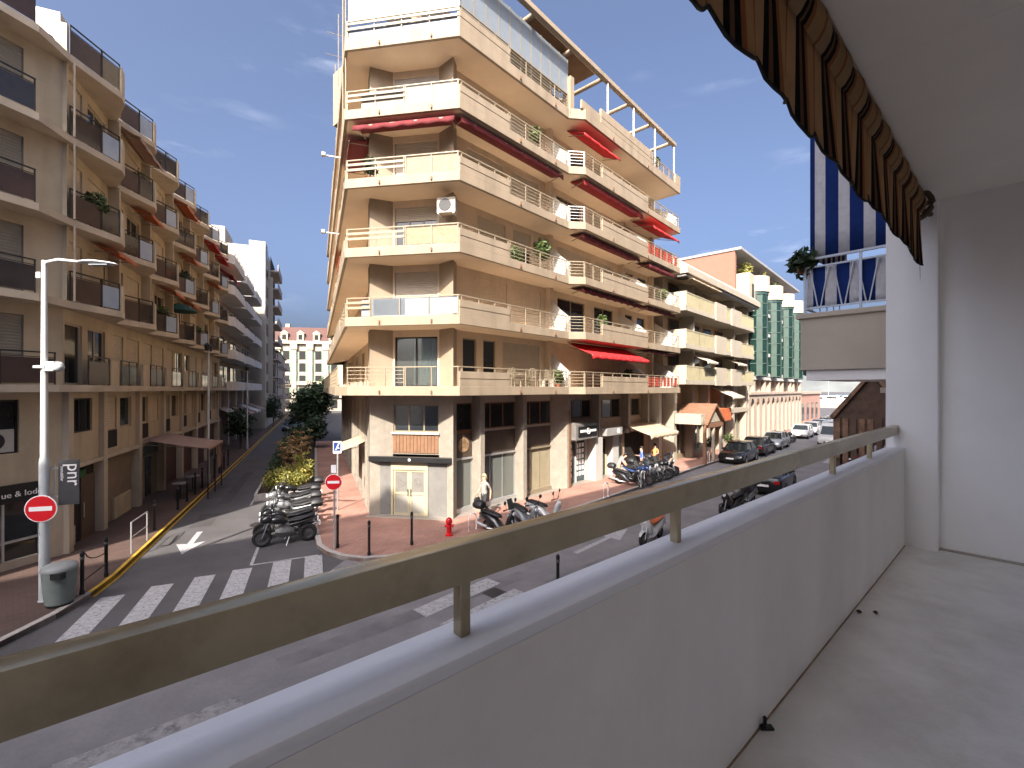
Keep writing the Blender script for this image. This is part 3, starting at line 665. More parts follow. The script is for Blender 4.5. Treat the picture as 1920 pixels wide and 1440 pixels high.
# recessed walls with windows
def storey_wall(fr, s0, s1, k, holes, m=None):
    b = MB(co, fr); wall_boxes(b, s0, s1, zb[k]+.2, zb[k+1], -.72, -.5, holes); return cbp('wall', b, m or M_peach)
M_curt = mat('grey_green_curtain', (0.42, 0.50, 0.46), 0.9, var=0.12)
M_curt2 = mat('beige_curtain', (0.55, 0.44, 0.33), 0.9, var=0.1)
shR = {0: 'glass', 1: 'shutter', 2: 'half', 3: 'shutter', 4: 'shutter'}
for k in range(5):
    f0 = zb[k] + 0.36; zt = f0 + 2.06
    hole = (0.86, 2.72, f0, zt)
    storey_wall(FC, 0.78, 2.80, k, [hole])
    kind = {0: 'curtain', 1: 'shutter', 2: 'half', 3: 'shutter', 4: 'shutter'}[k]
    if k == 0: window(CB, co, FC, *hole, -.5, 'glass', 2, M_dark, pane=M_clear, cur=(0.42, 0.99, M_curt))
    elif k == 2: window(CB, co, FC, *hole, -.5, 'half', 3, M_cream, drop=0.28)
    else: window(CB, co, FC, *hole, -.5, 'shutter', 2, M_cream, sm=M_offwhite if k != 4 else M_white)
    hs = []
    rows = {0: [(0.95, 1.75, 'glass'), (2.15, 2.95, 'glass'), (3.4, 6.1, 'shutter'), (7.6, 10.0, 'shutter'), (10.6, 13.6, 'shutter'), (14.9, 17.9, 'shutter')],
            1: [(1.6, 3.7, 'shutter'), (4.1, 6.2, 'shutter'), (7.6, 10.2, 'glass'), (11.2, 13.4, 'glass'), (14.8, 15.9, 'glass'), (16.5, 17.7, 'glass')],
            2: [(1.8, 3.6, 'half'), (4.1, 5.4, 'half'), (7.6, 10.8, 'shutter'), (11.3, 13.4, 'shutter'), (14.8, 16.0, 'glass'), (16.6, 17.9, 'glass')],
            3: [(1.2, 3.4, 'shutter'), (4.0, 6.0, 'shutter'), (7.5, 9.8, 'glass'), (10.6, 13.2, 'shutter'), (14.8, 17.8, 'shutter')],
            4: [(1.2, 3.4, 'shutter'), (4.0, 6.0, 'shutter'), (7.5, 10.2, 'glass'), (11.0, 13.2, 'shutter'), (14.8, 17.8, 'glass')]}[k]
    for s0, s1, kd in rows: hs.append((s0, s1, f0, zt))
    storey_wall(FR, 0.42, 18.55, k, hs)
    for (s0, s1, kd) in rows:
        sm = M_curt2 if (k == 0 and s0 > 7) else M_offwhite if not (k == 1 and s0 < 7) else M_peach
        window(CB, co, FR, s0, s1, f0, zt, -.5, kd, 2 if s1 - s0 > 1.3 else 1, M_cream, drop=0.45 if kd == 'half' else 1.0, sm=sm)
    hs = []; rows = [(x, x + (2.0 if (i + k) % 3 else 1.2), ('shutter', 'glass', 'shutter')[(i * 2 + k) % 3]) for i, x in enumerate((1.5, 5.2, 9.0, 12.8, 16.6, 20.4, 24.2, 27.4))]
    for s0, s1, kd in rows: hs.append((s0, s1, f0, zt))
    storey_wall(FLc, 0, 29.7, k, hs)
    for (s0, s1, kd) in rows: window(CB, co, FLc, s0, s1, f0, zt, -.5, kd, 2, M_cream)

# balustrades -------------------------------------------------------
for k in range(6):
    z = zb[k] + SL + (0.12 if k == 5 else 0); A, B_ = (-.50, 4.05)
    # front (splayed) face: three wide cream slats on part of it, plain or glazed on the rest
    if k in (1, 2, 3, 4):
        railing(CB, co, FC, A, 1.9 if k != 1 else 0.5, .93, z, 'slats', M_cream, post=1.0)
        railing(CB, co, FC, 1.9 if k != 1 else 0.5, B_, .93, z, 'glass', M_cream, post=1.1)
        b = MB(co, FC); b.box(1.95 if k != 1 else 0.6, B_-.05, .895, .905, z+.05, z+.70)
        if k in (1, 4): b.box(0.1, 1.9, .895, .905, z+.03, z+.66)
        cbp('balustrade_panel', b, {1: M_frost, 2: mat('reed_screen', (0.25, 0.195, 0.12), 0.8, var=0.25, scale=6), 3: mat('sand_screen', (0.24, 0.19, 0.13), 0.8, var=0.15, scale=5), 4: mat('white_canvas', (0.255, 0.235, 0.205), 0.8, var=0.08)}[k])
    elif k == 0:
        railing(CB, co, FC, A, 1.9, .93, z, 'bars', M_cream, post=0.8); railing(CB, co, FC, 1.9, B_, .93, z, 'glass', M_cream, post=1.1)
    else:
        railing(CB, co, FC, A, B_, .93, z, 'slats', M_cream, post=1.1, h=0.70)
        b = MB(co, FC); b.box(A, B_, .89, .90, z, z+.34); cbp('balustrade_panel', b, M_frost)
    # right-hand face: solid panel, open rails, stepped-out rails, solid panel, open rails
    b = MB(co, FR); b.box(-.52, 2.25, .90, 1.0, z, z+.26); b.box(-.52, 2.25, .91, .985, z+.26, z+.29); b.box(-.52, 2.25, .90, 1.003, z+.29, z+.56); cbp('balustrade_panel', b, M_fascia, bevel=0.006)
    b = MB(co, FR); b.box(-.50, 2.25, .92, .97, z+.72, z+.76)
    for s_ in (-.4, .5, 1.4, 2.2): b.box(s_-.018, s_+.018, .93, .965, z+.56, z+.72)
    cbp('railing', b, M_cream)
    m_far = mat('red_screen', (0.52, 0.05, 0.03), 0.7, var=0.2, scale=8)
    if k < 5:
        railing(CB, co, FR, 2.3, 6.4, .94, z, 'bars', M_cream, post=0.95)
        q = Fr(FR.P2(6.5, .95), Vector(FR.P2(7.15, 1.5)) - Vector(FR.P2(6.5, .95)))
        railing(CB, co, q, 0, .84, 0, z, 'bars', M_steel if k > 2 else M_cream, post=0.84)
        railing(CB, co, FR, 7.15, 8.7, 1.49, z, 'bars', M_cream, post=0.7)
        b = MB(co, FR); b.box(8.75, 13.95, 1.45, 1.55, z, z+.26); b.box(8.75, 13.95, 1.46, 1.535, z+.26, z+.29); b.box(8.75, 13.95, 1.45, 1.553, z+.29, z+.56); cbp('balustrade_panel', b, M_fascia, bevel=0.006)
        b = MB(co, FR); b.box(8.75, 13.95, 1.47, 1.52, z+.72, z+.76)
        for j in range(6): s_ = 8.85 + j*1.0; b.box(s_-.018, s_+.018, 1.48, 1.515, z+.56, z+.72)
        cbp('railing', b, M_cream)
        railing(CB, co, FR, 14.0, 18.6, 1.49, z, 'bars', M_cream, post=0.9)
        if k in (0, 3):
            for j in range(8):
                b = MB(co, FR); b.box(14.1+j*.56, 14.1+j*.56+.36, 1.44, 1.455, z+.06, z+.66); cbp('red_screen_panel', b, m_far)
        for s_, o_ in ((6.75, 0.92), (14.0, 1.40), (18.55, 1.40)):             # privacy screens with sloping tops
            b = MB(co, FR); b.extr([(s_-.03, -.5, z-.1), (s_-.03, o_, z-.1), (s_-.03, o_, z+.72), (s_-.03, o_-.55, z+1.15), (s_-.03, -.5, z+2.0)], (.06, 0, 0)); cbp('privacy_screen', b, M_white)
    # left-hand face
    o_ = 1.27 if k == 0 else .93
    for j in range(7):
        s0 = 1.0 + j*4.1
        if (j + k) % 2 or k == 0: railing(CB, co, FLc, s0, s0+4.0, o_, z, 'bars', M_cream, post=1.0)
        else:
            b = MB(co, FLc); b.box(s0, s0+4.0, o_-.04, o_+.06, z, z+.60); cbp('balustrade_panel', b, M_fascia)
    railing(CB, co, FLc, 29.75, 30.45 if k else 30.5, o_, z, 'glass', M_cream, post=0.7)

# awnings of the block ----------------------------------------------
def under(k): return zb[k] - 0.03
awning(CB, co, FC, -.30, 3.85, 0.0, under(4)+.0, .86, 0.16, M_maroon, val=0.20)
awning(CB, co, FR, -.30, 6.3, 0.1, under(4), .72, 0.10, M_maroon, val=0.22)
awning(CB, co, FR, 7.3, 10.9, 0.3, under(5), 1.1, 0.50, M_red, val=0.14)
awning(CB, co, FR, 7.3, 13.7, 0.5, under(4), .85, 0.10, mat('dark_red_cloth', (0.22, 0.015, 0.016), 0.85), val=0.26)
awning(CB, co, FR, 14.4, 18.2, 0.2, under(4), 1.5, 0.62, M_red, val=0.16)
awning(CB, co, FR, 7.3, 13.4, 0.5, under(3), .8, 0.07, M_maroon, val=0.22)
awning(CB, co, FR, 14.4, 18.3, 0.5, under(3), .9, 0.14, M_maroon, val=0.24)
awning(CB, co, FR, 7.3, 13.7, 0.5, under(2), .8, 0.08, M_maroon, val=0.24)
awning(CB, co, FR, 14.4, 18.4, 0.5, under(2), .8, 0.08, M_maroon, val=0.22)
awning(CB, co, FR, 7.3, 13.5, 0.3, under(1), 1.55, 0.72, M_red, val=0.20)
awning(CB, co, FR, 14.4, 18.4, 0.4, under(1), 1.0, 0.08, M_maroon, val=0.14)
awning(CB, co, FLc, 26.5, 29.6, -0.1, under(4), 0.9, 0.25, M_maroon, val=0.2)
awning(CB, co, FLc, 18, 22, -0.1, under(3), 0.9, 0.3, M_orange, val=0.2)

# roof terrace: glass wind screens, parapet, pergola -------------------
zr = zb[5] + SL + 0.12
for j in range(7):
    s0 = -.45 + j*.645; b = MB(co, FC); b.box(s0, s0+.62, .86, .875, zr+.74, zr+2.55); cbp('glass_screen', b, M_frost)
for j in range(10):
    s0 = -.40 + j*.70; b = MB(co, FR); b.box(s0, s0+.67, .86, .875, zr+.74, zr+2.45); cbp('glass_screen', b, M_frost)
b = MB(co, FC)
for j in range(8): b.box(-.47+j*.645, -.435+j*.645, .85, .885, zr, zr+2.58)
b.box(-.47, 4.07, .85, .885, zr+.70, zr+.74); b.fr = FR
for j in range(11): b.box(-.42+j*.70, -.385+j*.70, .85, .885, zr, zr+2.48)
b.box(-.42, 6.6, .85, .885, zr+.70, zr+.74); b.box(-.42, 6.6, .87, .90, zr+.35, zr+.38)
cbp('screen_frame', b, M_cream)
railing(CB, co, FR, 2.3, 6.5, .94, zr, 'bars', M_cream, post=0.95, h=0.70)
b = MB(co, FR); b.box(6.55, 6.85, .6, 1.08, zb[5]+.205, zr+1.6); cbp('pillar', b, M_fascia)
for bx in (((6.9, 8.6, 1.40, 1.50, zr, zr+.42),), ((8.6, 14.6, 1.44, 1.56, zr, zr+.26), (8.6, 14.6, 1.45, 1.545, zr+.26, zr+.29), (8.6, 14.6, 1.44, 1.56, zr+.29, zr+.72)), ((17.9, 18.75, 1.40, 1.56, zr, zr+.62),)):
    b = MB(co, FR)
    for q in bx: b.box(*q)
    cbp('parapet', b, M_fascia, bevel=0.008)
railing(CB, co, FR, 14.65, 17.9, 1.48, zr, 'bars', M_cream, post=0.8, h=0.6)
b = MB(co, FR); b.box(-1.2, 18.4, 1.20, 1.44, zr+2.62, zr+2.86); pg = cbp('pergola_beam', b, M_fascia, bevel=0.02)
for s_ in (0.7, 3.6, 6.5, 9.3, 12.2, 15.0, 17.9):
    b = MB(co, FR); b.bar((s_, 1.19, zr+2.72), (s_, -1.7, zr+2.72), 0.115, 10); part('pergola_beam', b, M_fascia, CB, smooth=50)
b = MB(co, FR)
for s_ in (9.6, 12.5, 15.3, 18.2): b.bar((s_, 1.34, zr+.2), (s_, 1.34, zr+2.62), 0.055, 8)
cbp('pergola_post', b, M_white, smooth=50)
b = MB(co, FR); b.box(3.8, 8.9, -1.3, 1.0, zr+2.88, zr+2.93); cbp('roof_blind', b, mat('brown_blind', (0.20, 0.12, 0.07), 0.8))
b = MB(co, FR); b.box(-0.5, 18.2, -9, -1.75, zr, zr+2.7); cbp('penthouse', b, M_fascia)
b = MB(co, FLc); b.box(4, 29.0, -9, -2.0, zr, zr+2.7); cbp('penthouse', b, M_fascia)
b = MB(co)                                                         # aerials and drain pipes on the left edge
for s_, z in ((27.5, 19.2), (24, 20.6)):
    b.fr = FLc; b.bar((s_, 1.1, zr), (s_, 1.1, zr+3.2), .02, 5); b.bar((s_, .7, z+2.1), (s_, 1.6, z+2.1), .012, 5)
b.fr = FLc; b.bar((30.2, .95, zb[4]), (30.2, .95, zr+2.6), .03, 6); b.bar((29.2, 1.0, zb[4]), (29.2, 1.0, zr+2.6), .03, 6)
cbp('roof_pole', b, M_cream, smooth=50)
b = MB(co, FLc)
for s_, z in ((27, zb[4]+.1), (26, zb[3]-.4)): b.box(s_, s_+.06, 1.0, 1.7, z, z+.05); b.box(s_-.1, s_+.15, 1.65, 1.8, z-.02, z+.12)
cbp('flood_lamp', b, M_white)

for k in range(5):                                                  # rain pipes between the storeys
    for s_ in (6.95, 14.42): b = MB(co, FR); b.bar((s_, -.42, zb[k]+.2), (s_, -.42, zb[k+1]), .04, 7); cbp('rain_pipe', b, M_fascia, smooth=50)
for k, s_ in ((1, 13.7), (3, 6.15), (4, 13.5), (0, 6.35)):
    b = MB(co, FR); b.box(s_-.35, s_+.35, -.46, -.16, zb[k]+.25, zb[k]+.80); ac = cbp('air_conditioner', b, M_offwhite, bevel=0.012); b = MB(co, FR); b.lathe([(.02, -.155), (.2, -.155), (.21, -.16)], 14, (s_-.06, 0, zb[k]+.52), 'y'); part('fan_grille', b, M_blackp, ac)
# air conditioner on the corner of the third storey, furniture on the first balcony
b = MB(co, FC); b.box(3.0, 3.75, .05, .40, zb[3]-.95, zb[3]-.35); ac = cbp('air_conditioner', b, M_offwhite, bevel=0.015)
b = MB(co, FC); b.lathe([(.02, .41), (.24, .41), (.25, .405), (.25, .401)], 20, (3.33, 0, zb[3]-.65), 'y'); part('fan_grille', b, M_blackp, ac)
b = MB(co, FC)
b.box(3.05, 3.09, .0, .42, zb[3]-1.0, zb[3]-.95); b.box(3.66, 3.70, .0, .42, zb[3]-1.0, zb[3]-.95); part('bracket', b, M_steel, ac)

def balcony_chair(s_, o_, z, rz, lab):
    t = thing('garden_chair', lab, 'chair', FR.P(s_, o_, z), FR.ang() + rz, 'pale metal chairs on the first balcony')
    b = MB()
    for x in (-.2, .2):
        b.bar((x, -.2, 0), (x, -.2, .45), .018, 6); b.bar((x, .2, 0), (x, .22, .95), .018, 6)
    part('leg', b, M_cream, t)
    b = MB(); b.box(-.23, .23, -.23, .22, .43, .47); part('seat', b, M_cream, t, bevel=0.01)
    b = MB(); pts = [(-.2, .215, .6), (-.21, .22, .88)] + [(-.2*math.cos(a), .225, .90+.1*math.sin(a)) for a in (0.5, 1.0, 1.57, 2.1, 2.6)] + [(.21, .22, .88), (.2, .215, .6)]
    b.tube(pts, .018, 6); b.bar((0, .22, .5), (0, .225, .98), .014, 5); b.bar((-.1, .22, .55), (-.1, .225, .96), .012, 5); b.bar((.1, .22, .55), (.1, .225, .96), .012, 5); b.bar((-.2, .215, .6), (.2, .215, .6), .014, 5)
    part('backrest', b, M_cream, t, smooth=50)
    return t
fz = zb[0] + 0.21
balcony_chair(3.1, .15, fz, rad(200), 'pale metal balcony chair nearest the two dark doors')
balcony_chair(4.6, .1, fz, rad(170), 'pale metal balcony chair in the middle of the row of three')
balcony_chair(5.5, .2, fz, rad(190), 'pale metal balcony chair of the three nearest the red awning')
t = thing('balcony_table', 'small round pale table between the chairs on the first balcony', 'table', FR.P(3.85, .2, fz))
b = MB(); b.lathe([(.02, .70), (.38, .70), (.38, .73), (.02, .73)], 18); part('tabletop', b, M_cream, t); b = MB(); b.bar((0,0,0), (0,0,.70), .03, 8); b.lathe([(.24, 0), (.24, .02), (.05, .05), (.03, .06)], 14); part('leg', b, M_cream, t, smooth=40)

# ground floor of the corner block -------------------------------------
g0 = 0.125
# entrance on the splayed face
b = MB(co, FC); wall_boxes(b, 0.78, 2.80, 2.6, 5.05, -.72, -.5, [(0.80, 2.78, 3.52, 4.66)]); cbp('wall', b, M_marble)
window(CB, co, FC, 0.80, 2.78, 3.52, 4.66, -.5, 'glass', 3, M_cream)
b = MB(co, FC); b.box(0.74, 2.84, -.5, -.38, 3.44, 3.52); cbp('sill', b, M_white)
for j in range(13):
    b = MB(co, FC); x = 0.80 + j*0.1525; b.box(x, x+.138, -.5, -.455, 2.66, 3.42); cbp('plank', b, M_brown)
b = MB(co, FC); b.box(-.05, 3.48, -.12, .04, 2.34, 2.56); sg = cbp('sign_board', b, M_black, bevel=0.01)
b = MB(co, FC); b.lathe([(.01, .0405), (.055, .0405), (.055, .048), (.01, .048)], 14, (1.72, 0, 2.45), 'y'); part('emblem', b, M_signwhite, sg)
M_greyp = mat('grey_laminate', (0.17, 0.163, 0.153), 0.5, var=0.14, scale=3, streak=0.15)
for x0, x1 in ((.05, .84), (2.42, 3.42)): b = MB(co, FC); b.box(x0, x1, -.30, -.22, g0, 2.34); cbp('entrance_panel', b, M_greyp)
M_dcream = mat('cream_door_frame', (0.40, 0.355, 0.235), 0.5, var=0.06)
b = MB(co, FC); b.box(.84, .93, -.33, -.17, g0, 2.26); b.box(2.33, 2.42, -.33, -.17, g0, 2.26); b.box(.93, 2.33, -.33, -.17, 2.0, 2.26); b.box(.84, 2.42, -.33, -.17, 2.26, 2.34)
df = cbp('door_frame', b, M_dcream)
M_dglass = mat('etched_door_glass', (0.18, 0.17, 0.155), 0.25, var=0.12, scale=2)
for x0, x1, hx in ((.935, 1.625, 1.57), (1.635, 2.325, 1.69)):
    b = MB(co, FC)
    for (a0, a1, c0, c1) in ((x0, x0+.08, g0+.01, 1.99), (x1-.08, x1, g0+.01, 1.99), (x0+.08, x1-.08, g0+.01, .24), (x0+.08, x1-.08, .98, 1.08), (x0+.08, x1-.08, 1.91, 1.99)): b.box(a0, a1, -.28, -.22, c0, c1)
    d = cbp('door', b, M_dcream)
    b = MB(co, FC); b.box(x0+.08, x1-.08, -.26, -.245, .24, .98); part('pane', b, mat('pale_panel', (0.29, 0.275, 0.24), 0.4, var=0.1), d)
    b = MB(co, FC); b.box(x0+.08, x1-.08, -.26, -.245, 1.08, 1.91); part('pane', b, M_dglass, d)
    xc = (x0+x1)/2
    b = MB(co, FC); b.tube([(xc+.17*math.cos(q*.3142), -.24, 1.50+.17*math.sin(q*.3142)) for q in range(20)], .013, 5, closed=True); b.tube([(xc+.09*math.cos(q*.6283), -.24, 1.50+.09*math.sin(q*.6283)) for q in range(10)], .012, 5, closed=True); part('ring_motif', b, M_greyp, d)
    b = MB(co, FC); b.bar((hx, -.19, .92), (hx, -.19, 1.22), .018, 6); b.bar((hx, -.22, .95), (hx, -.19, .95), .012, 5); b.bar((hx, -.22, 1.19), (hx, -.19, 1.19), .012, 5); part('handle', b, M_blackp, d)
b = MB(co, FC); b.box(-.1, 3.5, -.5, .22, .10, g0+.005); cbp('door_step', b, M_marble, bevel=0.01)

# right-hand shop bays
for s_, w_ in ((1.63, .13), (4.40, .13)):
    b = MB(co, FR); b.box(s_-w_, s_+w_, -.72, 0.0, .1, 5.05); cbp('pillar', b, M_marble, bevel=0.01)
b = MB(co, FR); b.prism([(7.0, -.72), (7.0, -.5), (7.72, .05), (8.02, .05), (8.02, -.72)], .1, 5.05); cbp('pillar', b, M_marble)
b = MB(co, FR); b.box(7.86, 8.03, .051, .075, .1, 4.2); cbp('brown_strip', b, M_brown)
M_span = mat('dark_spandrel', (0.075, 0.052, 0.04), 0.45, var=0.25, scale=2)
for (s0, s1) in ((0.45, 1.5), (1.76, 4.27), (4.53, 6.98)):
    n = 1 if s1 - s0 < 1.2 else 3
    b = MB(co, FR); b.box(s0, s1, -.72, -.5, 4.72, 5.05); cbp('lintel', b, M_offwhite)
    window(CB, co, FR, s0+.02, s1-.02, 3.55, 4.72, -.45, 'glass', n, M_brown)
    b = MB(co, FR); b.box(s0, s1, -.62, -.5, 3.45, 3.55); cbp('sill', b, M_offwhite if s0 > 1 else M_brown)
    b = MB(co, FR); b.box(s0, s1, -.62, -.52, 2.42, 3.45); cbp('spandrel', b, M_span)
    b = MB(co, FR); b.box(s0, s1, -.62, -.46, 2.34, 2.42); b.box(s0, s1, -.62, -.42, g0, .34)
    for j in range(n + 1): x = s0 + .03 + (s1-s0-.06)*j/n; b.box(x-.025, x+.025, -.60, -.54, .34, 2.34)
    f = cbp('shop_front', b, M_steel if s0 < 4 else M_cream)
    for j in range(n):
        b = MB(co, FR); b.box(s0+.05+(s1-s0-.06)*j/n, s0+(s1-s0-.06)*(j+1)/n, -.575, -.565, .34, 2.34)
        part('pane', b, M_shopglass if not (s0 > 4 and j > 0) else mat('tinted_film', (0.33, 0.29, 0.20), 0.3, var=0.12, scale=1.5), f)
b = MB(co, FR); b.lathe([(.02, -.49), (.30, -.49), (.31, -.50), (.31, -.515)], 22, (1.0, 0, 2.95), 'y'); ps = cbp('round_picture', b, mat('brown_print', (0.30, 0.19, 0.11), 0.6, var=0.6, scale=7))
# goods inside the windows
RG = random.Random(4)
for (s0, s1, m) in ((1.9, 4.1, M_offwhite), (4.7, 5.4, M_white), (0.55, 1.4, M_brown)):
    for j in range(5):
        x = RG.uniform(s0, s1); b = MB(co, FR); h = RG.uniform(.6, 1.6); w = RG.uniform(.12, .3); b.box(x-w, x+w, -1.5-RG.random(), -1.2, g0+.02, g0+h*.6); b.box(x-w*.7, x+w*.7, -1.4, -1.25, g0+h*.6, g0+h); cbp('display_stand', b, (m, M_cream, M_greyp, M_curt)[j % 4] if j else m)
# far shops: white walls, dark sign with emblem, poster window, grey box sign, cafe under a beige awning
b = MB(co, FR); wall_boxes(b, 8.04, 18.55, .1, 5.05, -.72, -.5, [(8.2, 10.9, 3.55, 4.72), (11.2, 14.3, 3.55, 4.72), (14.7, 17.0, 3.55, 4.72), (17.4, 18.4, 3.55, 4.72), (8.3, 10.3, g0, 2.5), (11.2, 12.6, g0, 2.4), (13.4, 14.4, .9, 2.3), (14.8, 17.6, g0, 2.5)]); cbp('wall', b, mat('taupe_render', (0.42, 0.33, 0.25), 0.8, var=0.12, streak=0.15))
for (s0, s1, n) in ((8.2, 10.9, 3), (11.2, 14.3, 3), (14.7, 17.0, 2), (17.4, 18.4, 1)): window(CB, co, FR, s0, s1, 3.55, 4.72, -.5, 'glass', n, M_cream)
for s_ in (11.0, 14.5, 17.2): b = MB(co, FR); b.box(s_-.13, s_+.13, -.5, .02, 2.55, 5.05); cbp('pillar', b, M_marble)
for bx in ((10.4, 11.15, -.5, .1, .1, 2.55), (12.65, 13.35, -.5, -.1, .1, 2.55), (18.2, 18.6, -.5, .3, .1, 5.05)): b = MB(co, FR); b.box(*bx); cbp('pillar', b, M_white)
b = MB(co, FR); b.prism([(8.1, -.5), (8.1, .35), (10.2, .35), (10.7, -.5)], 2.62, [3.75, 3.45, 3.45, 3.75]); sb = cbp('shop_sign', b, M_greyp)
b = MB(co, FR); b.box(8.3, 10.1, .352, .39, 2.78, 3.32); part('sign_plate', b, M_black, sb)
b = MB(co, FR)
for (x0, x1) in ((8.42, 8.98), (9.42, 9.98)): b.box(x0, x1, .392, .40, 3.0, 3.13)
b.tube([(9.2+.15*math.cos(q*.5236), .40, 3.05+.15*math.sin(q*.5236)) for q in range(12)], .025, 5, closed=True); b.box(9.13, 9.27, .392, .40, 2.98, 3.12); part('sign_emblem', b, M_signwhite, sb)
b = MB(co, FR); b.box(8.3, 8.36, -.6, -.44, g0, 2.5); b.box(10.24, 10.3, -.6, -.44, g0, 2.5); b.box(8.36, 10.24, -.6, -.44, 2.42, 2.5); b.box(9.27, 9.33, -.6, -.46, g0, 2.42); pf = cbp('shop_front', b, M_white)
b = MB(co, FR); b.box(8.36, 10.24, -.56, -.55, g0, 2.42); part('pane', b, mat('teal_glass', (0.03, 0.06, 0.07), 0.1, spec=0.6, var=0.5), pf)
for r_ in range(6):
    for c_ in range(6):
        if c_ in (2,): continue
        b = MB(co, FR); x = 8.46 + c_*.30; z = .45 + r_*.32; b.box(x, x+.2, -.548, -.54, z, z+.22); part('poster', b, M_signwhite, pf)
b = MB(co, FR); b.box(11.1, 12.9, -.3, .40, 2.62, 3.05); sb = cbp('box_sign', b, mat('grey_sign_box', (0.30, 0.29, 0.28), 0.5)); b = MB(co, FR); b.lathe([(.02, .402), (.15, .402), (.15, .43), (.02, .43)], 14, (12.45, 0, 2.84), 'y'); part('emblem', b, M_signwhite, sb)
b = MB(co, FR); b.box(11.24, 11.30, -.6, -.45, g0, 2.4); b.box(12.5, 12.56, -.6, -.45, g0, 2.4); b.box(11.87, 11.93, -.6, -.45, g0, 2.4); b.box(11.3, 12.5, -.6, -.45, 2.34, 2.4); pf = cbp('shop_front', b, M_dcream); b = MB(co, FR); b.box(11.3, 12.5, -.56, -.55, g0, 2.34); part('pane', b, M_glass, pf)
b = MB(co, FR); b.box(13.42, 14.38, -.6, -.55, .92, 2.28); cbp('pane', b, mat('sea_green_glass', (0.18, 0.34, 0.34), 0.15))
aw = awning(CB, co, FR, 14.2, 18.4, -.3, 3.15, 1.9, 0.65, M_beigecloth, val=0.22, name='cafe_awning')
b = MB(co, FR); b.box(14.8, 17.6, -.62, -.56, g0, 2.5); cbp('pane', b, M_dark)
# left side ground floor: columns and dark shop glass in shade, small canopy
for j, s_ in enumerate((29.0, 28.0, 26.6, 24.8, 22.4, 19.6, 16.2, 12, 8)):
    b = MB(co, FLc); b.box(s_-.12, s_+.12, -.72, 0, .1, 5.05); cbp('pillar', b, M_marble)
b = MB(co, FLc); wall_boxes(b, 0, 29.7, .1, 5.05, -.74, -.5, [(s_, s_+1.5, .4, 2.4) for s_ in (2, 6, 10, 14, 18, 22.6, 25)] + [(s_, s_+1.5, 3.4, 4.6) for s_ in (2, 6, 10, 14, 18, 22.6, 25)]); cbp('wall', b, M_marble)
for s_ in (2, 6, 10, 14, 18, 22.6, 25): window(CB, co, FLc, s_, s_+1.5, .4, 2.4, -.5, 'glass', 2, M_white); window(CB, co, FLc, s_, s_+1.5, 3.4, 4.6, -.5, 'glass', 2, M_white)
awning(CB, co, FLc, 24.4, 27.6, -.2, 3.0, 1.3, .5, M_beigecloth, val=.2)
# ------------------------------------------------------------------ left side of the side street: block with saw-tooth balconies
M_sand = mat('sand_render', (0.46, 0.385, 0.275), 0.85, var=0.09, scale=1.3, bump=0.2, streak=0.2)
M_sand2 = mat('pale_sand_slab', (0.46, 0.395, 0.31), 0.8, var=0.1, scale=1.5, streak=0.2)
M_smoke = mat('smoked_panel', (0.035, 0.030, 0.030), 0.12, var=0.3, scale=1.2, spec=0.6)
M_smoke2 = mat('brown_smoked_panel', (0.055, 0.034, 0.030), 0.35, var=0.3, scale=1.2)
M_bluegl = mat('pale_blue_glass', (0.30, 0.36, 0.45), 0.15, var=0.1)
M_iron = mat('black_iron', (0.015, 0.014, 0.014), 0.5, var=0.2)
M_shut2 = mat('sand_shutter', (0.47, 0.40, 0.31), 0.65, var=0.07, streak=0.12)
LB = thing('zigzag_apartment_block', 'sand coloured block with saw tooth balconies and dark railings left of the side street', 'apartment building', FB.P(8, 0, 0))
lo = LB.location
def lbp(name, b, m, par=None, **k): return part(name, b, m, par or LB, **k)
lz = [5.22, 7.85, 10.45, 13.05, 15.6]
END = 25.6; PB = 3.62; NB_ = 7
b = MB(lo); b.prism([FB.P2(END, -.24), FB.P2(-.05, -.24), FN.P2(0, -.24), FN.P2(0, -9), FB.P2(END, -10)], 0.1, 16.3); lbp('core', b, M_dark)
RL = random.Random(5)
def dark_rail(fr, s0, s1, o, z, mp, posts=2, par=None):
    b = MB(lo, fr); b.box(s0, s1, o-.015, o+.02, z+.93, z+.97); b.box(s0, s1, o-.012, o+.012, z+.80, z+.82)
    for k in range(posts + 1): x = s0+.02+(s1-s0-.04)*k/posts; b.box(x-.015, x+.015, o-.015, o+.015, z, z+.93)
    r = lbp('railing', b, M_iron)
    for k in range(posts):
        b = MB(lo, fr); x0 = s0+(s1-s0)*k/posts+.03; x1 = s0+(s1-s0)*(k+1)/posts-.03; b.box(x0, x1, o-.006, o+.006, z+.05, z+.78); part('panel', b, mp, r)
    return r
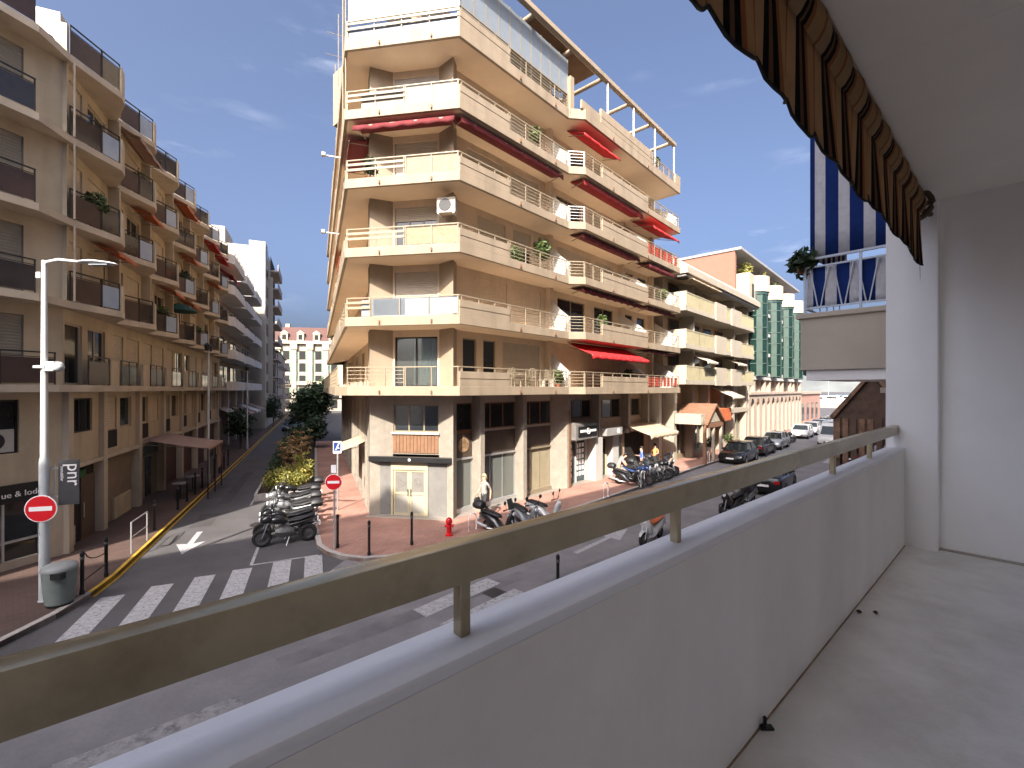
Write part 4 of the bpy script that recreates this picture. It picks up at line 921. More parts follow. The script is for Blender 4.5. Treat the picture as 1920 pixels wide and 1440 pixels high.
for k, z in enumerate(lz):
    # slab outline
    pts = [FN.P2(0, .75), FN.P2(8.2, .75)]
    if k == 0: pts = [FN.P2(0, .62), FN.P2(8.55, .62), FB.P2(.25, .55), FB.P2(END, .55)]
    else:
        for i in range(NB_):
            s0 = -.15 + i*PB; pts += [FB.P2(s0+.05, .22), FB.P2(s0+1.75, .98), FB.P2(s0+2.25, .92)]
            if i == NB_-1: pts.append(FB.P2(END, .2))
        pts = [FN.P2(0, .75), FN.P2(8.0, .75)] + pts[2:]
    b = MB(lo); b.prism(pts + [FB.P2(END, -.5), FB.P2(-.1, -.5), FN.P2(0, -.5)], z, z + 0.22); lbp('balcony_slab', b, M_sand2)
    zt = z + 0.22
    if k == 0:
        dark_rail(FN, 3.0, 6.0, .56, zt, M_smoke2, 2); dark_rail(FN, 6.0, 8.5, .56, zt, M_smoke2, 2)
        dark_rail(FB, .35, 2.0, .50, zt, M_smoke2, 1)
        s = 2.05; j = 0
        while s < END - 1.5:
            b = MB(lo, FB); b.box(s, s+.75, .44, .53, zt, zt+.92); lbp('balustrade_panel', b, M_sand)
            dark_rail(FB, s+1.05, s+2.75, .49, zt, M_smoke2 if j % 2 else M_smoke, 2); s += 3.4; j += 1
    else:
        dark_rail(FN, 3.0, 5.6, .70, zt, M_smoke, 2); dark_rail(FN, 5.6, 7.95, .70, zt, M_smoke if k % 2 else M_smoke2, 2)
        for i in range(NB_):
            s0 = -.15 + i*PB
            p, q = Vector(FB.P2(s0+.05, .16)), Vector(FB.P2(s0+1.75, .92)); f = Fr(p, q-p); ln = (q-p).length
            dark_rail(f, 0.05, ln*.62, 0, zt, M_smoke2 if (i+k) % 3 else M_smoke, 1)
            dark_rail(f, ln*.62, ln, 0, zt, M_bluegl if (i+k) % 2 else M_smoke, 1)
            p, q = Vector(FB.P2(s0+1.78, .93)), Vector(FB.P2(s0+2.25, .86)); f2 = Fr(p, q-p); b = MB(lo, f2); b.box(0, (q-p).length, -.05, .05, zt, zt+.90)
            p2, q2 = Vector(FB.P2(s0+2.27, .84)), Vector(FB.P2(s0+PB+.02, .18)); f3 = Fr(p2, q2-p2); L3 = (q2-p2).length
            b.fr = f3; b.box(.02, L3-.02, -.05, .05, zt, zt+.90); lbp('balustrade_panel', b, M_sand)
            b = MB(lo, f3); b.box(.02, L3-.02, -.02, .015, zt+.93, zt+.965); lbp('rail', b, M_iron)
            b = MB(lo, FB); b.box(s0-.06 + (0.2 if i == 0 else 0), s0+.06 + (0.2 if i == 0 else 0), -.1, .35 if i else .1, zt, (lz[k+1] if k < 4 else zt+1.0)); lbp('fin_wall', b, M_sand)
    # recessed wall of the storey above this slab
    ztop = lz[k+1] if k < 4 else z + 0.5
    if k < 4:
        holes = []; rows = []
        for i in range(NB_):
            s0 = -.15 + i*PB; rows += [(s0+.25, s0+1.45, 'glass' if (i*3+k) % 4 == 0 else 'shutter'), (s0+1.85, s0+3.3, 'shutter' if (i+k) % 3 else 'glass')]
        for a, c, kd in rows: holes.append((a, c, zt+.02, zt+2.0))
        b = MB(lo, FB); wall_boxes(b, 0.02, END, zt, ztop, -.22, 0, holes); lbp('wall', b, M_sand)
        for a, c, kd in rows: window(LB, lo, FB, a, c, zt+.02, zt+2.0, 0.0, kd, 1 if c-a < 1.3 else 2, M_sand2, sm=M_shut2)
        b = MB(lo, FN); h2 = [(7.1, 8.05, zt+.05, zt+2.05), (3.2, 5.0, zt+.05, zt+2.05)]; wall_boxes(b, 0, 9.0, zt, ztop, -.22, 0, h2); lbp('wall', b, M_sand)
        window(LB, lo, FN, *h2[0], 0, 'shutter', 1, M_iron, sm=mat('grey_shutter', (0.27, 0.25, 0.21), 0.7, streak=0.1)); window(LB, lo, FN, *h2[1], 0, 'glass', 2, M_iron)
    b = MB(lo)
    for i in range(NB_):                                               # rain pipes and little wall lamps
        p = FB.P(-.15+i*PB+.10, .30, 0); 
        if k < 4 and k > 0: b.bar((p[0], p[1], zt), (p[0], p[1], ztop), .03, 6)
    if b.v: lbp('rain_pipe', b, M_sand2)
for s_ in (0.6, 5.8, 10.9, 15.6, 20.5): b = MB(lo, FB); b.box(s_, s_+.5, -.9, -.3, 16.2, 17.5); lbp('chimney', b, M_white)
b = MB(lo, FB); b.bar((13.0, -.2, 16.3), (13.0, -.2, 18.2), .02, 5); b.bar((13.0, -.2, 18.15), (11.8, -.2, 18.25), .015, 5); b.bar((12.6, -.2, 17.7), (12.6, -.6, 18.0), .015, 5); lbp('aerial', b, M_iron)
# orange and red blinds of the balconies
for (k, i, m) in ((3, 1, M_brownc), (2, 1, M_orange), (1, 0, M_orange), (2, 3, M_orange), (1, 2, M_orange), (1, 3, M_orange), (3, 3, M_orange), (3, 5, M_red), (2, 5, M_orange), (3, 6, M_red)):
    s0 = -.15 + i*PB; zz = lz[k+1] - .04
    awning(LB, lo, FB, s0+1.75 if k < 3 else s0+.3, s0+3.5 if k < 3 else s0+3.3, .15, zz, .75, .22, m, val=.16)
# ground and first floor
ledge = 2.85
piers = [0.0, 2.62, 6.35, 9.9, 13.4, 17.0, 20.6, 24.2]
for s_ in piers: b = MB(lo, FB); b.box(s_-.02, s_+.30, -.2, .16, .1, lz[0]); lbp('pillar', b, M_sand2, bevel=0.01)
for s0, s1 in zip(piers, piers[1:] + [END]):
    a, c = s0 + .32, s1 - .04; i = piers.index(s0)
    hs = [(a+.15, a+1.75, 3.85, 5.0)] if i == 0 else [(a+.1, a+1.3, 3.75, 5.0), (a+1.65, min(c-.1, a+2.9), 3.75, 5.0)]
    b = MB(lo, FB); wall_boxes(b, a-.02, c+.02, ledge, lz[0], -.2, 0, hs); lbp('wall', b, M_sand)
    for n_, h in enumerate(hs):
        if i == 0: window(LB, lo, FB, *h, 0, 'glass', 2, M_iron)
        else: window(LB, lo, FB, *h, 0, 'shutter' if (n_ + i) % 2 else 'glass', 1, M_sand2, sm=M_shut2 if i % 3 else mat('grey_shutter2', (0.24, 0.24, 0.21), 0.7))
    if i:
        b = MB(lo, FB); b.box(a+.1, a+1.3, -.02, .02, 3.05, 3.72); lbp('opening', b, M_dark)
    b = MB(lo, FB); b.box(a, c, -.1, .14, ledge-.14, ledge); lbp('ledge', b, M_sand2, bevel=0.01)
# doorway, shuttered shop, small office, cafe
b = MB(lo, FB); b.box(.34, 2.56, -.19, -.14, .1, ledge-.14); lbp('doorway', b, M_dark)
b = MB(lo, FB); b.box(1.45, 2.5, -.13, -.08, .12, 2.3); d = lbp('door', b, mat('brown_door', (0.10, 0.065, 0.05), 0.4)); b = MB(lo, FB); b.bar((1.55, -.04, .9), (1.55, -.04, 1.4), .015, 6); part('handle', b, M_steel, d)
b = MB(lo, FB); b.box(1.15, 1.65, -.12, -.02, 2.30, 2.55); lbp('exit_sign', b, mat('dark_green_sign', (0.02, 0.09, 0.04), 0.4))
b = MB(lo, FB); b.box(.42, 1.1, -.13, -.1, .12, .75); lbp('poster_stand', b, mat('grey_print', (0.38, 0.37, 0.36), 0.6, var=0.7, scale=9))
b = MB(lo, FB); b.box(2.95, 6.3, -.19, -.15, .1, ledge-.14); 
for j in range(22): x = 2.97+j*.151; b.box(x, x+.135, -.15, -.125, .12, 2.6)
lbp('boarded_shutter', b, mat('taupe_boards', (0.22, 0.165, 0.12), 0.7, var=0.12))
b = MB(lo, FB); b.box(4.2, 6.0, -.12, -.05, .12, .95); lbp('low_panel', b, M_sand)
b = MB(lo, FB); b.box(6.68, 9.86, -.19, -.1, 2.15, ledge-.14); lbp('shop_fascia', b, mat('slate_blue_fascia', (0.13, 0.16, 0.17), 0.6))
b = MB(lo, FB); b.box(6.68, 9.86, -.19, -.15, .1, 2.15); lbp('shop_wall', b, M_marble)
for (x0, x1) in ((6.9, 7.5), (8.1, 8.9)): b = MB(lo, FB); b.box(x0, x1, -.148, -.12, .2, 2.05); lbp('pane', b, M_glass)
for s0, s1 in zip(piers[3:], piers[4:] + [END]): b = MB(lo, FB); b.box(s0+.32, s1-.04, -.19, -.14, .1, ledge-.14); lbp('shop_front', b, mat('maroon_front', (0.07, 0.03, 0.025), 0.5, var=0.3))
aw = awning(LB, lo, FB, 6.7, 10.3, .18, 3.02, 2.5, 0.5, M_brownc, val=.12, name='cafe_awning')
for s_ in (6.8, 8.5, 10.2): b = MB(lo, FB); b.bar((s_, 2.62, .1), (s_, 2.62, 2.5), .03, 6); lbp('awning_post', b, M_iron)
for j, x in enumerate((9.2, 9.9)): b = MB(lo, FB); b.box(x, x+.5, 2.6, 2.63, 1.2, 2.45); lbp('side_blind', b, M_brownc)
# splayed near end: black shop front with its name, window with an air conditioner above
b = MB(lo, FN); wall_boxes(b, 0, 9.0, 2.5, lz[0], -.2, 0, [(6.6, 7.95, 3.45, 5.0)]); lbp('wall', b, M_sand)
b = MB(lo, FN); b.box(8.5, 9.0, -.2, .03, .1, 2.5); lbp('pillar', b, M_sand2)
window(LB, lo, FN, 6.6, 7.95, 3.45, 5.0, 0, 'glass', 2, M_iron)
b = MB(lo, FN); b.box(7.0, 7.85, -.12, -.03, 3.5, 4.15); ac = lbp('air_conditioner', b, mat('grey_casing', (0.42, 0.41, 0.38), 0.6)); b = MB(lo, FN); b.lathe([(.02, -.028), (.25, -.028), (.26, -.032)], 18, (7.4, 0, 3.82), 'y'); part('fan_grille', b, M_blackp, ac)
b = MB(lo, FN); b.box(3, 8.48, -.15, .06, 2.02, 2.55); sgn = lbp('shop_sign', b, M_black)
b = MB(lo, FN); b.box(3, 8.48, -.2, -.12, .35, 2.02); lbp('pane', b, M_glass)
b = MB(lo, FN); b.box(3, 8.48, -.2, 0.02, .1, .35); lbp('plinth', b, M_sand2)
for s_ in (6.0, 7.62, 8.45):
    b = MB(lo, FN); b.box(s_-.03, s_+.03, -.11, -.05, .35, 2.02); lbp('mullion', b, M_steel)
b = MB(lo, FN); b.box(6.0, 8.45, -.1, -.06, .85, .92); lbp('transom', b, M_steel)
b = MB(lo, FN); b.box(6.9, 7.4, .05, .09, .15, .95); b.box(6.95, 7.35, .091, .1, .2, .9); lbp('menu_board', b, mat('menu_print', (0.20, 0.19, 0.18), 0.6, var=0.6, scale=14))

def text3d(txt, size, org, xdir, updir, m, name, parent=None, porg=(0, 0, 0), ext=0.008):
    cu = bpy.data.curves.new(name, 'FONT'); cu.body = txt; cu.size = size; cu.extrude = ext; cu.align_x = 'CENTER'; cu.resolution_u = 3
    tmp = bpy.data.objects.new(name, cu); COL.objects.link(tmp); dg = bpy.context.evaluated_depsgraph_get(); dg.update()
    me = bpy.data.meshes.new_from_object(tmp.evaluated_get(dg)); COL.objects.unlink(tmp); bpy.data.objects.remove(tmp); bpy.data.curves.remove(cu)
    x = Vector(xdir).normalized(); y = Vector(updir).normalized(); z = x.cross(y)
    Mx = Matrix(((x.x, y.x, z.x, org[0]-porg[0]), (x.y, y.y, z.y, org[1]-porg[1]), (x.z, y.z, z.z, org[2]-porg[2]), (0, 0, 0, 1)))
    me.transform(Mx); me.materials.clear(); me.materials.append(m); me.name = name
    return link(name, me, parent)
p = FN.P(7.98, .075, 2.19)
text3d('ue & Iodé', 0.235, p, (FN.d.x, FN.d.y, 0), (0, 0, 1), M_signwhite, 'lettering', sgn, lo)

# ------------------------------------------------------------------ next block on the left: long white balconies
WB = thing('white_balcony_block', 'brown block with long white balcony fronts beyond the saw tooth block', 'apartment building', FB.P(36, 0, 0))
wo = WB.location
M_wfront = mat('greyed_white_front', (0.56, 0.53, 0.50), 0.75, var=0.1, streak=0.2)
M_brownw = mat('brown_render', (0.22, 0.15, 0.10), 0.85, var=0.2)
b = MB(wo, FB); b.box(25.8, 49.5, -9, -.6, .1, 16.2); part('wall', b, M_brownw, WB)
b = MB(wo, FB); b.box(27, 49, -9, -2.2, 16.2, 18.6); part('penthouse', b, M_wfront, WB)
RW = random.Random(8)
for k, z in enumerate((5.2, 7.9, 10.7, 13.4, 16.0)):
    for j in range(3):
        s0 = 26.0 + j*7.8; b = MB(wo, FB); pr = [(s0, -.6), (s0, .5), (s0+.8, .95), (s0+6.8, .95), (s0+7.5, .5), (s0+7.5, -.6)]
        b.prism(pr, z, z+.2); part('balcony_slab', b, M_wfront, WB)
        b = MB(wo, FB); b.prism([(s0, .42), (s0, .5), (s0+.8, .95), (s0+6.8, .95), (s0+7.5, .5), (s0+7.5, .42), (s0+6.75, .87), (s0+.85, .87)], z+.203, z+.78); part('balustrade_panel', b, M_wfront, WB)
        b = MB(wo, FB); b.box(s0+.8, s0+6.8, .89, .93, z+.98, z+1.02); 
        for q in range(5): b.box(s0+.9+q*1.45, s0+.94+q*1.45, .89, .93, z+.78, z+.98)
        part('railing', b, M_iron, WB)
        if k < 4:
            for q in range(3):
                x = s0 + .7 + q*2.2
                b = MB(wo, FB); b.box(x, x+1.5, -.6, -.54, z+.25, z+2.3); w = part('window', b, M_wfront if RW.random() < .4 else M_brown, WB)
                b = MB(wo, FB); b.box(x+.08, x+.71, -.538, -.53, z+.3, z+2.2); b.box(x+.79, x+1.42, -.538, -.53, z+.3, z+2.2); part('pane', b, M_glass, w)
for j in range(5): b = MB(wo, FB); b.box(26.5+j*4.6, 27.0+j*4.6, -.6, -.2, .1, 5.2); part('pillar', b, M_wfront, WB)
for j in range(4): awning(WB, wo, FB, 27.4+j*5.4, 31.6+j*5.4, -.5, 3.7, 1.9, .8, M_wfront if j % 2 == 0 else M_brownc, val=.2)
awning(WB, wo, FB, 27.5, 31, -.5, 15.9, 1.2, .7, M_red, val=.2)

# ------------------------------------------------------------------ tall white tower
TW = thing('white_tower_block', 'tall white tower with a blank sunlit end wall left of the side street', 'apartment building', FB.P(58, 0, 0))
to = TW.location
M_tower = mat('white_tower_paint', (0.36, 0.325, 0.285), 0.75, var=0.06, streak=0.1)
M_mauve = mat('mauve_grey_render', (0.38, 0.33, 0.31), 0.85, var=0.1)
b = MB(to, FB); b.box(50, 66, -12, 1.2, 0.1, 24.2); part('wall', b, M_tower, TW)
b = MB(to, FB); b.box(50.02, 53, -.7, 1.22, 24.2, 24.9); part('parapet', b, M_tower, TW)
b = MB(to, FB); b.box(50.02, 56, -6.0, -3.4, 24.2, 26.3); part('lift_housing', b, M_tower, TW)
b = MB(to, FB); b.box(50.5, 54, -10.5, -6.8, 24.2, 27.0); b.box(50.4, 50.5, -9.5, -7.6, 24.9, 26.4); part('roof_terrace', b, M_tower, TW)
b = MB(to, FB); b.box(54.5, 54.8, 1.2, 1.75, 1.5, 21.2); part('fin_wall', b, M_tower, TW)
b = MB(to, FB); b.box(49.6, 50.0, -6.5, -.6, 0.1, 10.4); part('low_wing', b, M_tower, TW)
for k in range(8):
    z = 4.4 + k*2.6
    b = MB(to, FB); b.box(57.0, 65.5, 1.2, 2.3, z, z+.2); b.box(57.0, 65.5, 2.2, 2.3, z+.2, z+1.05); part('balcony', b, M_mauve, TW)
    for j in range(2):
        b = MB(to, FB); b.box(51.4+j*1.4, 52.4+j*1.4, 1.2, 1.23, z+.4, z+2.0); part('window', b, M_glass, TW)
    b = MB(to, FB); b.box(57.4, 65, 1.2, 1.24, z+.3, z+2.3); part('window', b, M_dark, TW)
    if k < 4:
        b = MB(to, FB); b.box(49.55, 49.6, -4.5, -1.6, 2.0+k*2.3, 3.0+k*2.3); part('window', b, M_brown, TW)

# ------------------------------------------------------------------ lower mauve house before the end of the street
VB = thing('mauve_house', 'mauve town house with bulging balconies just before the end of the side street', 'house', FB.P(78, 0, 0))
vo = VB.location
b = MB(vo, FB); b.box(67, 92, -9, 1.3, .1, 11.5); part('wall', b, M_mauve, VB)
b = MB(vo, FB); b.prism([(67, -9), (67, 1.6), (92, 1.6), (92, -9)], 11.5, [13.4, 11.8, 11.8, 13.4]); part('roof', b, mat('slate', (0.09, 0.08, 0.085), 0.7), VB)
for k in range(3):
    for j in range(4):
        b = MB(vo, FB); b.box(68.5+j*5.8, 71.5+j*5.8, 1.3, 2.4, 3.6+k*2.7, 3.8+k*2.7); b.box(68.5+j*5.8, 71.5+j*5.8, 2.3, 2.4, 3.8+k*2.7, 4.6+k*2.7); part('balcony', b, M_mauve, VB)
        b = MB(vo, FB); b.box(69.2+j*5.8, 70.8+j*5.8, 1.3, 1.34, 3.9+k*2.7, 5.9+k*2.7); part('window', b, M_dark, VB)

# ------------------------------------------------------------------ hotel closing the street
HT = thing('hotel', 'cream hotel with tall pilasters and red mansard roof at the side street end', 'hotel', (-47, 113, 0))
ho = HT.location
M_hot = mat('cream_hotel_stone', (0.34, 0.30, 0.23), 0.8, var=0.1, streak=0.1)
M_tile = mat('red_roof_tile', (0.085, 0.04, 0.034), 0.8, var=0.2, scale=4)
FH = Fr((-62, 110.5), (0.985, 0.17))
b = MB(ho, FH); b.box(0, 34, -12, 0, 0, 16.4); part('wall', b, M_hot, HT)
b = MB(ho, FH); b.box(-.5, 34.5, -12, .8, 16.4, 17.1); part('cornice', b, M_hot, HT)
b = MB(ho, FH); b.extr([(-.2, .4, 17.1), (-.2, -11, 17.1), (-.2, -10, 20.6), (-.2, -1.2, 20.6)], (34.4, 0, 0)); part('roof', b, M_tile, HT)
b = MB(ho, FH); b.box(2, 4.5, -4, -1.5, 20.6, 22.0); b.box(6.2, 7.2, -3.5, -2.5, 20.6, 21.6); part('chimney', b, M_hot, HT)
M_hgreen = mat('green_shutter', (0.16, 0.24, 0.18), 0.6)
for j in range(9):
    s_ = 1.6 + j*3.7
    b = MB(ho, FH); b.box(s_-.55, s_+.55, 0, .55, 3.2, 15.6); b.box(s_-.8, s_+.8, 0, .8, 15.0, 16.4); part('pilaster', b, M_hot, HT)
    b = MB(ho, FH); b.box(s_+.7, s_+2.3, -2.4, .55, 17.1, 18.9); b.extr([(s_+.5, .65, 18.9), (s_+2.5, .65, 18.9), (s_+1.5, .65, 19.7)], (0, -3, 0)); dm = part('dormer', b, M_hot, HT)
    b = MB(ho, FH); b.box(s_+1.05, s_+1.95, .55, .58, 17.4, 18.6); part('window', b, M_dark, dm)
    for k in range(5):
        z = .6 if k == 0 else 3.6 + (k-1)*3.0
        b = MB(ho, FH); b.box(s_+1.1, s_+2.6, 0, .05, z, z+2.1); w = part('window', b, M_dark, HT)
        if k: b = MB(ho, FH); b.box(s_+.75, s_+1.12, 0.02, .1, z, z+2.1); b.box(s_+2.58, s_+2.95, .02, .1, z, z+2.1); part('shutter', b, M_hgreen, w)
        if k in (1, 2): b = MB(ho, FH); b.box(s_+.7, s_+3.0, .05, .7, z-.25, z-.1); b.box(s_+.7, s_+3.0, .62, .7, z-.1, z+.7); part('balcony', b, M_hot if k == 2 else M_iron, HT)
# ------------------------------------------------------------------ right-hand street: second block with cream balcony boxes
SB = thing('cream_balcony_block', 'cream block with boxy white balcony panels and olive railings beyond the corner block', 'apartment building', FR.P(28, 0, 0))
so = SB.location
M_sbw = mat('warm_white_panel', (0.37, 0.325, 0.26), 0.75, var=0.06, streak=0.1)
M_sbr = mat('olive_yellow_railing', (0.33, 0.295, 0.19), 0.6, var=0.12)
M_sbb = mat('shaded_sand_render', (0.42, 0.32, 0.21), 0.85, var=0.15)  # even tan colour of the wall behind the balconies
FR2 = Fr(FR.P2(0, 0.55), dR)
S0, S1 = 19.4, 37.6
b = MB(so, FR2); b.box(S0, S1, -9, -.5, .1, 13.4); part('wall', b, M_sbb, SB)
b = MB(so, FR2); b.extr([(S0-.1, -9, 13.3), (S0-.1, 1.3, 13.3), (S0-.1, 1.3, 13.75), (S0-.1, .6, 14.35), (S0-.1, -9, 14.5)], (S1-S0+.1, 0, 0)); part('roof_edge', b, M_sbw, SB)
b = MB(so, FR2); b.box(S0, S1, .5, 1.15, 13.12, 13.28); part('gutter', b, mat('grey_gutter', (0.2, 0.19, 0.18), 0.5), SB)
segs = [(19.4, 22.0, 'r'), (22.0, 25.2, 'r'), (25.2, 27.7, 'p'), (27.7, 29.1, 'r'), (29.1, 31.8, 'p'), (31.8, 35.9, 'r')]
for k, z in enumerate((5.65, 8.15, 10.75)):
    b = MB(so, FR2); b.box(S0-.1, 36.0, -.5, 1.15, z, z+.3); part('balcony_slab', b, M_sbw, SB)
    b = MB(so, FR2); b.box(S0-.1, S0, -.4, 1.2, z+.3, z+1.32); part('balustrade_panel', b, M_sbw, SB)
    for s0, s1, kd in segs:
        if kd == 'p': b = MB(so, FR2); b.box(s0, s1, 1.1, 1.22, z-.06, z+1.36); part('balustrade_panel', b, M_sbw, SB)
        else:
            b = MB(so, FR2); b.box(s0, s1, 1.1, 1.13, z+1.22, z+1.3); n = int((s1-s0)/.14)
            for j in range(n+1): x = s0 + (s1-s0)*j/n; b.box(x-.035, x+.035, 1.1, 1.115, z+.3, z+1.22)
            part('railing', b, M_sbr, SB)
            b = MB(so, FR2); b.box(s0+.02, s1-.02, 1.07, 1.09, z+.3, z+1.15); part('railing_screen', b, M_sbr, SB)
    for (x, w, kd) in ((20.2, 1.8, 0), (22.8, 1.6, 1), (25.0, 1.2, 0), (27.0, 1.8, 1), (30.0, 1.8, 0), (33.0, 1.5, 1), (35.2, .9, 0)):
        b = MB(so, FR2); b.box(x, x+w, -.5, -.42, z+.32, z+2.3); wd = part('window', b, M_sbw if kd else M_brown, SB)
        b = MB(so, FR2); b.box(x+.08, x+w-.08, -.42, -.405, z+.4, z+2.2); part('pane', b, M_glass, wd)
    for x in (22.3, 31.9, 36.0): b = MB(so, FR2); b.box(x-.1, x+.1, -.5, .6, z+.3, z+2.5); part('pillar', b, M_sbw, SB)
awning(SB, so, FR2, 22.2, 24.6, 0, 8.1, 1.6, .75, M_offwhite, val=.2); awning(SB, so, FR2, 29.8, 32.6, 0, 8.1, 1.5, .6, M_offwhite, val=.2)
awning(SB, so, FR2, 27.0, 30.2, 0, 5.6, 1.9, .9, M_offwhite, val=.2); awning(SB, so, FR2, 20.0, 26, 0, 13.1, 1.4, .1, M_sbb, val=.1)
# ground floor shops of that block
for s_ in (19.5, 22.9, 26.2, 29.4, 32.6, 36.6): b = MB(so, FR2); b.box(s_, s_+.5, -.5, .25, .1, 5.65); part('pillar', b, M_sbw, SB)
b = MB(so, FR2); b.box(19.6, 37.4, -.5, .3, 3.15, 3.55); part('shop_fascia', b, M_sbw, SB)
RS = random.Random(2)
for j, (s0, s1) in enumerate(((20.0, 22.9), (23.4, 26.2), (26.7, 29.4), (29.9, 32.6), (33.1, 36.6))):
    b = MB(so, FR2); b.box(s0, s1, -.5, -.3, .1, .5); b.box(s0, s1, -.5, -.3, 2.9, 3.15)
    for q in range(4): x = s0 + (s1-s0)*q/3; b.box(x-.05, x+.05, -.45, -.3, .5, 2.9)
    f = part('shop_front', b, M_sbw if j % 2 else M_cream, SB)
    for q in range(3): b = MB(so, FR2); b.box(s0+(s1-s0)*q/3+.06, s0+(s1-s0)*(q+1)/3-.06, -.42, -.40, .5, 2.9); part('pane', b, M_glass if (q + j) % 2 else M_shopglass, f)
b = MB(so, FR2); b.box(25.9, 28.6, .3, 1.3, 2.75, 3.75); part('orange_sign', b, M_orange, SB)
# timber porch with a gable in front of the second block
GP = thing('gabled_porch', 'timber porch with a small brown gable roof in front of the cream block', 'porch', FR2.P(22.2, 1.2, .1))
go = GP.location
M_timb = mat('brown_timber', (0.20, 0.10, 0.06), 0.7, var=0.25, scale=4)
b = MB(go, FR2); b.extr([(20.6, 2.05, 2.95), (23.6, 2.05, 2.95), (22.1, 2.05, 4.0)], (0, -2, 0)); part('gable', b, M_sbw, GP)
for x0, x1 in ((20.3, 22.1), (23.9, 22.1)): b = MB(go, FR2); b.extr([(x0, 2.3, 2.84), (x1, 2.3, 4.12), (x1, 2.3, 4.28), (x0, 2.3, 3.0)], (0, -2.4, 0)); part('roof', b, M_timb, GP)
b = MB(go, FR2); b.box(20.3, 23.9, 1.95, 2.15, 2.6, 2.9); part('beam', b, M_timb, GP)
for s_ in (20.4, 22.1, 23.7): b = MB(go, FR2); b.box(s_-.09, s_+.09, 1.95, 2.13, .1, 2.6); part('post', b, M_timb if s_ < 22 else M_sbw, GP)
b = MB(go, FR2); b.box(19.5, 20.3, .3, 2.1, 2.9, 3.6); b.box(19.7, 20.1, 2.1, 2.13, 3.05, 3.4); part('side_box', b, M_sbw, GP)

# ------------------------------------------------------------------ block with green glass turrets and salmon penthouse
TB = thing('green_turret_block', 'peach block with a row of green glass turrets over an arcade', 'building', FR.P(49, 0, 0))
tbo = TB.location
M_tp = mat('pale_pink_render', (0.37, 0.30, 0.24), 0.8, var=0.07, streak=0.1)
M_salm = mat('salmon_render', (0.24, 0.108, 0.076), 0.8, var=0.06)
M_tgl = mat('green_mirror_glass', (0.007, 0.024, 0.019), 0.15, var=0.35, scale=1.0, spec=0.7)
M_tfr = mat('pale_green_frame', (0.055, 0.083, 0.07), 0.5)
M_redin = mat('dark_red_recess', (0.13, 0.04, 0.03), 0.8)
FT = Fr(FR.P2(0, 0.3), dR)
T0, T1 = 37.8, 63.5
b = MB(tbo, FT); b.box(T0, T1, -12, -.3, .1, 16.4); part('wall', b, M_tp, TB)
b = MB(tbo, FT); b.box(T0-.02, T0+3.4, -12, .5, 13.6, 17.0); part('parapet', b, M_sbw, TB)
b = MB(tbo, FT); b.box(T0+.9, T0+1.5, .5, .53, 14.5, 16.0); part('window', b, M_dark, TB)
# arcade
holes = [(T0 + .8 + j*2.1, T0 + 1.75 + j*2.1, .1, 3.9) for j in range(12)]
b = MB(tbo, FT); wall_boxes(b, T0, T1, .1, 4.9, -.3, .45, holes); part('arcade_wall', b, M_tp, TB)
for j in range(12):
    x = T0 + 1.275 + j*2.1; b = MB(tbo, FT); a = [(x + .475*math.cos(q*math.pi/8), .46, 3.9 + .475*math.sin(q*math.pi/8)) for q in range(9)]; b.extr(a, (0, .015, 0)); b.box(x-.475, x+.475, -.28, -.2, .1, 3.9); part('arch', b, M_brown if j % 2 else M_dark, TB)
b = MB(tbo, FT); b.box(T0, T1+.1, -.3, .6, 4.75, 5.0); part('cornice', b, M_tp, TB)
for j in range(12): x = T0 + .7 + j*2.1; b = MB(tbo, FT); b.box(x, x+1.25, -.3, -.22, 5.05, 6.3); part('window', b, M_redin, TB)
for j in range(13): x = T0 + .25 + j*2.1; b = MB(tbo, FT); b.box(x-.22, x+.22, -.3, .4, 5.0, 6.4); part('pillar', b, M_tp, TB)
b = MB(tbo, FT); b.box(T0, T1, -.3, .5, 6.3, 6.65); part('cornice', b, M_white, TB)
for t_ in range(4):
    sc = 41.2 + t_*6.0; r = 1.35
    for j in range(7):
        a0 = math.pi*(j/7) ; a1 = math.pi*((j+1)/7); b = MB(tbo, FT)
        p0, p1 = (sc + r*math.cos(a0), r*math.sin(a0)*1.0), (sc + r*math.cos(a1), r*math.sin(a1)*1.0); b.prism([p0, p1, (sc+(r-.1)*math.cos(a1), (r-.1)*math.sin(a1)), (sc+(r-.1)*math.cos(a0), (r-.1)*math.sin(a0))], 6.65, 15.4)
        tg = part('glass_panel', b, M_tgl if j % 2 == 0 else M_tfr, TB)
    b = MB(tbo, FT)
    for k in range(8): b.prism([(sc + (r+.03)*math.cos(math.pi*q/10), (r+.03)*math.sin(math.pi*q/10)) for q in range(11)], 6.7 + k*1.24, 6.78 + k*1.24)
    part('turret_band', b, M_tfr, TB)
    b = MB(tbo, FT); b.prism([(sc + (r+.15)*math.cos(math.pi*q/12), (r+.15)*math.sin(math.pi*q/12)) for q in range(13)], 15.4, 17.0); part('turret_cap', b, M_sbw, TB)
    b = MB(tbo, FT); b.prism([(sc + (r+.05)*math.cos(math.pi*q/12), (r+.05)*math.sin(math.pi*q/12)) for q in range(13)], 15.1, 15.4); part('turret_band', b, mat('dark_green_metal', (0.02, 0.05, 0.045), 0.5), TB)
    if t_ < 4:
        for k in range(4):
            z = 7.2 + k*2.2; x0 = sc + 1.5
            b = MB(tbo, FT); b.box(x0+.2, x0+2.8, -.3, -.24, z, z+1.4); part('window', b, M_redin if k % 2 else M_dark, TB)
            b = MB(tbo, FT); b.box(x0, x0+3.0, -.3, .55, z-.5, z-.15); part('balcony', b, M_white, TB)
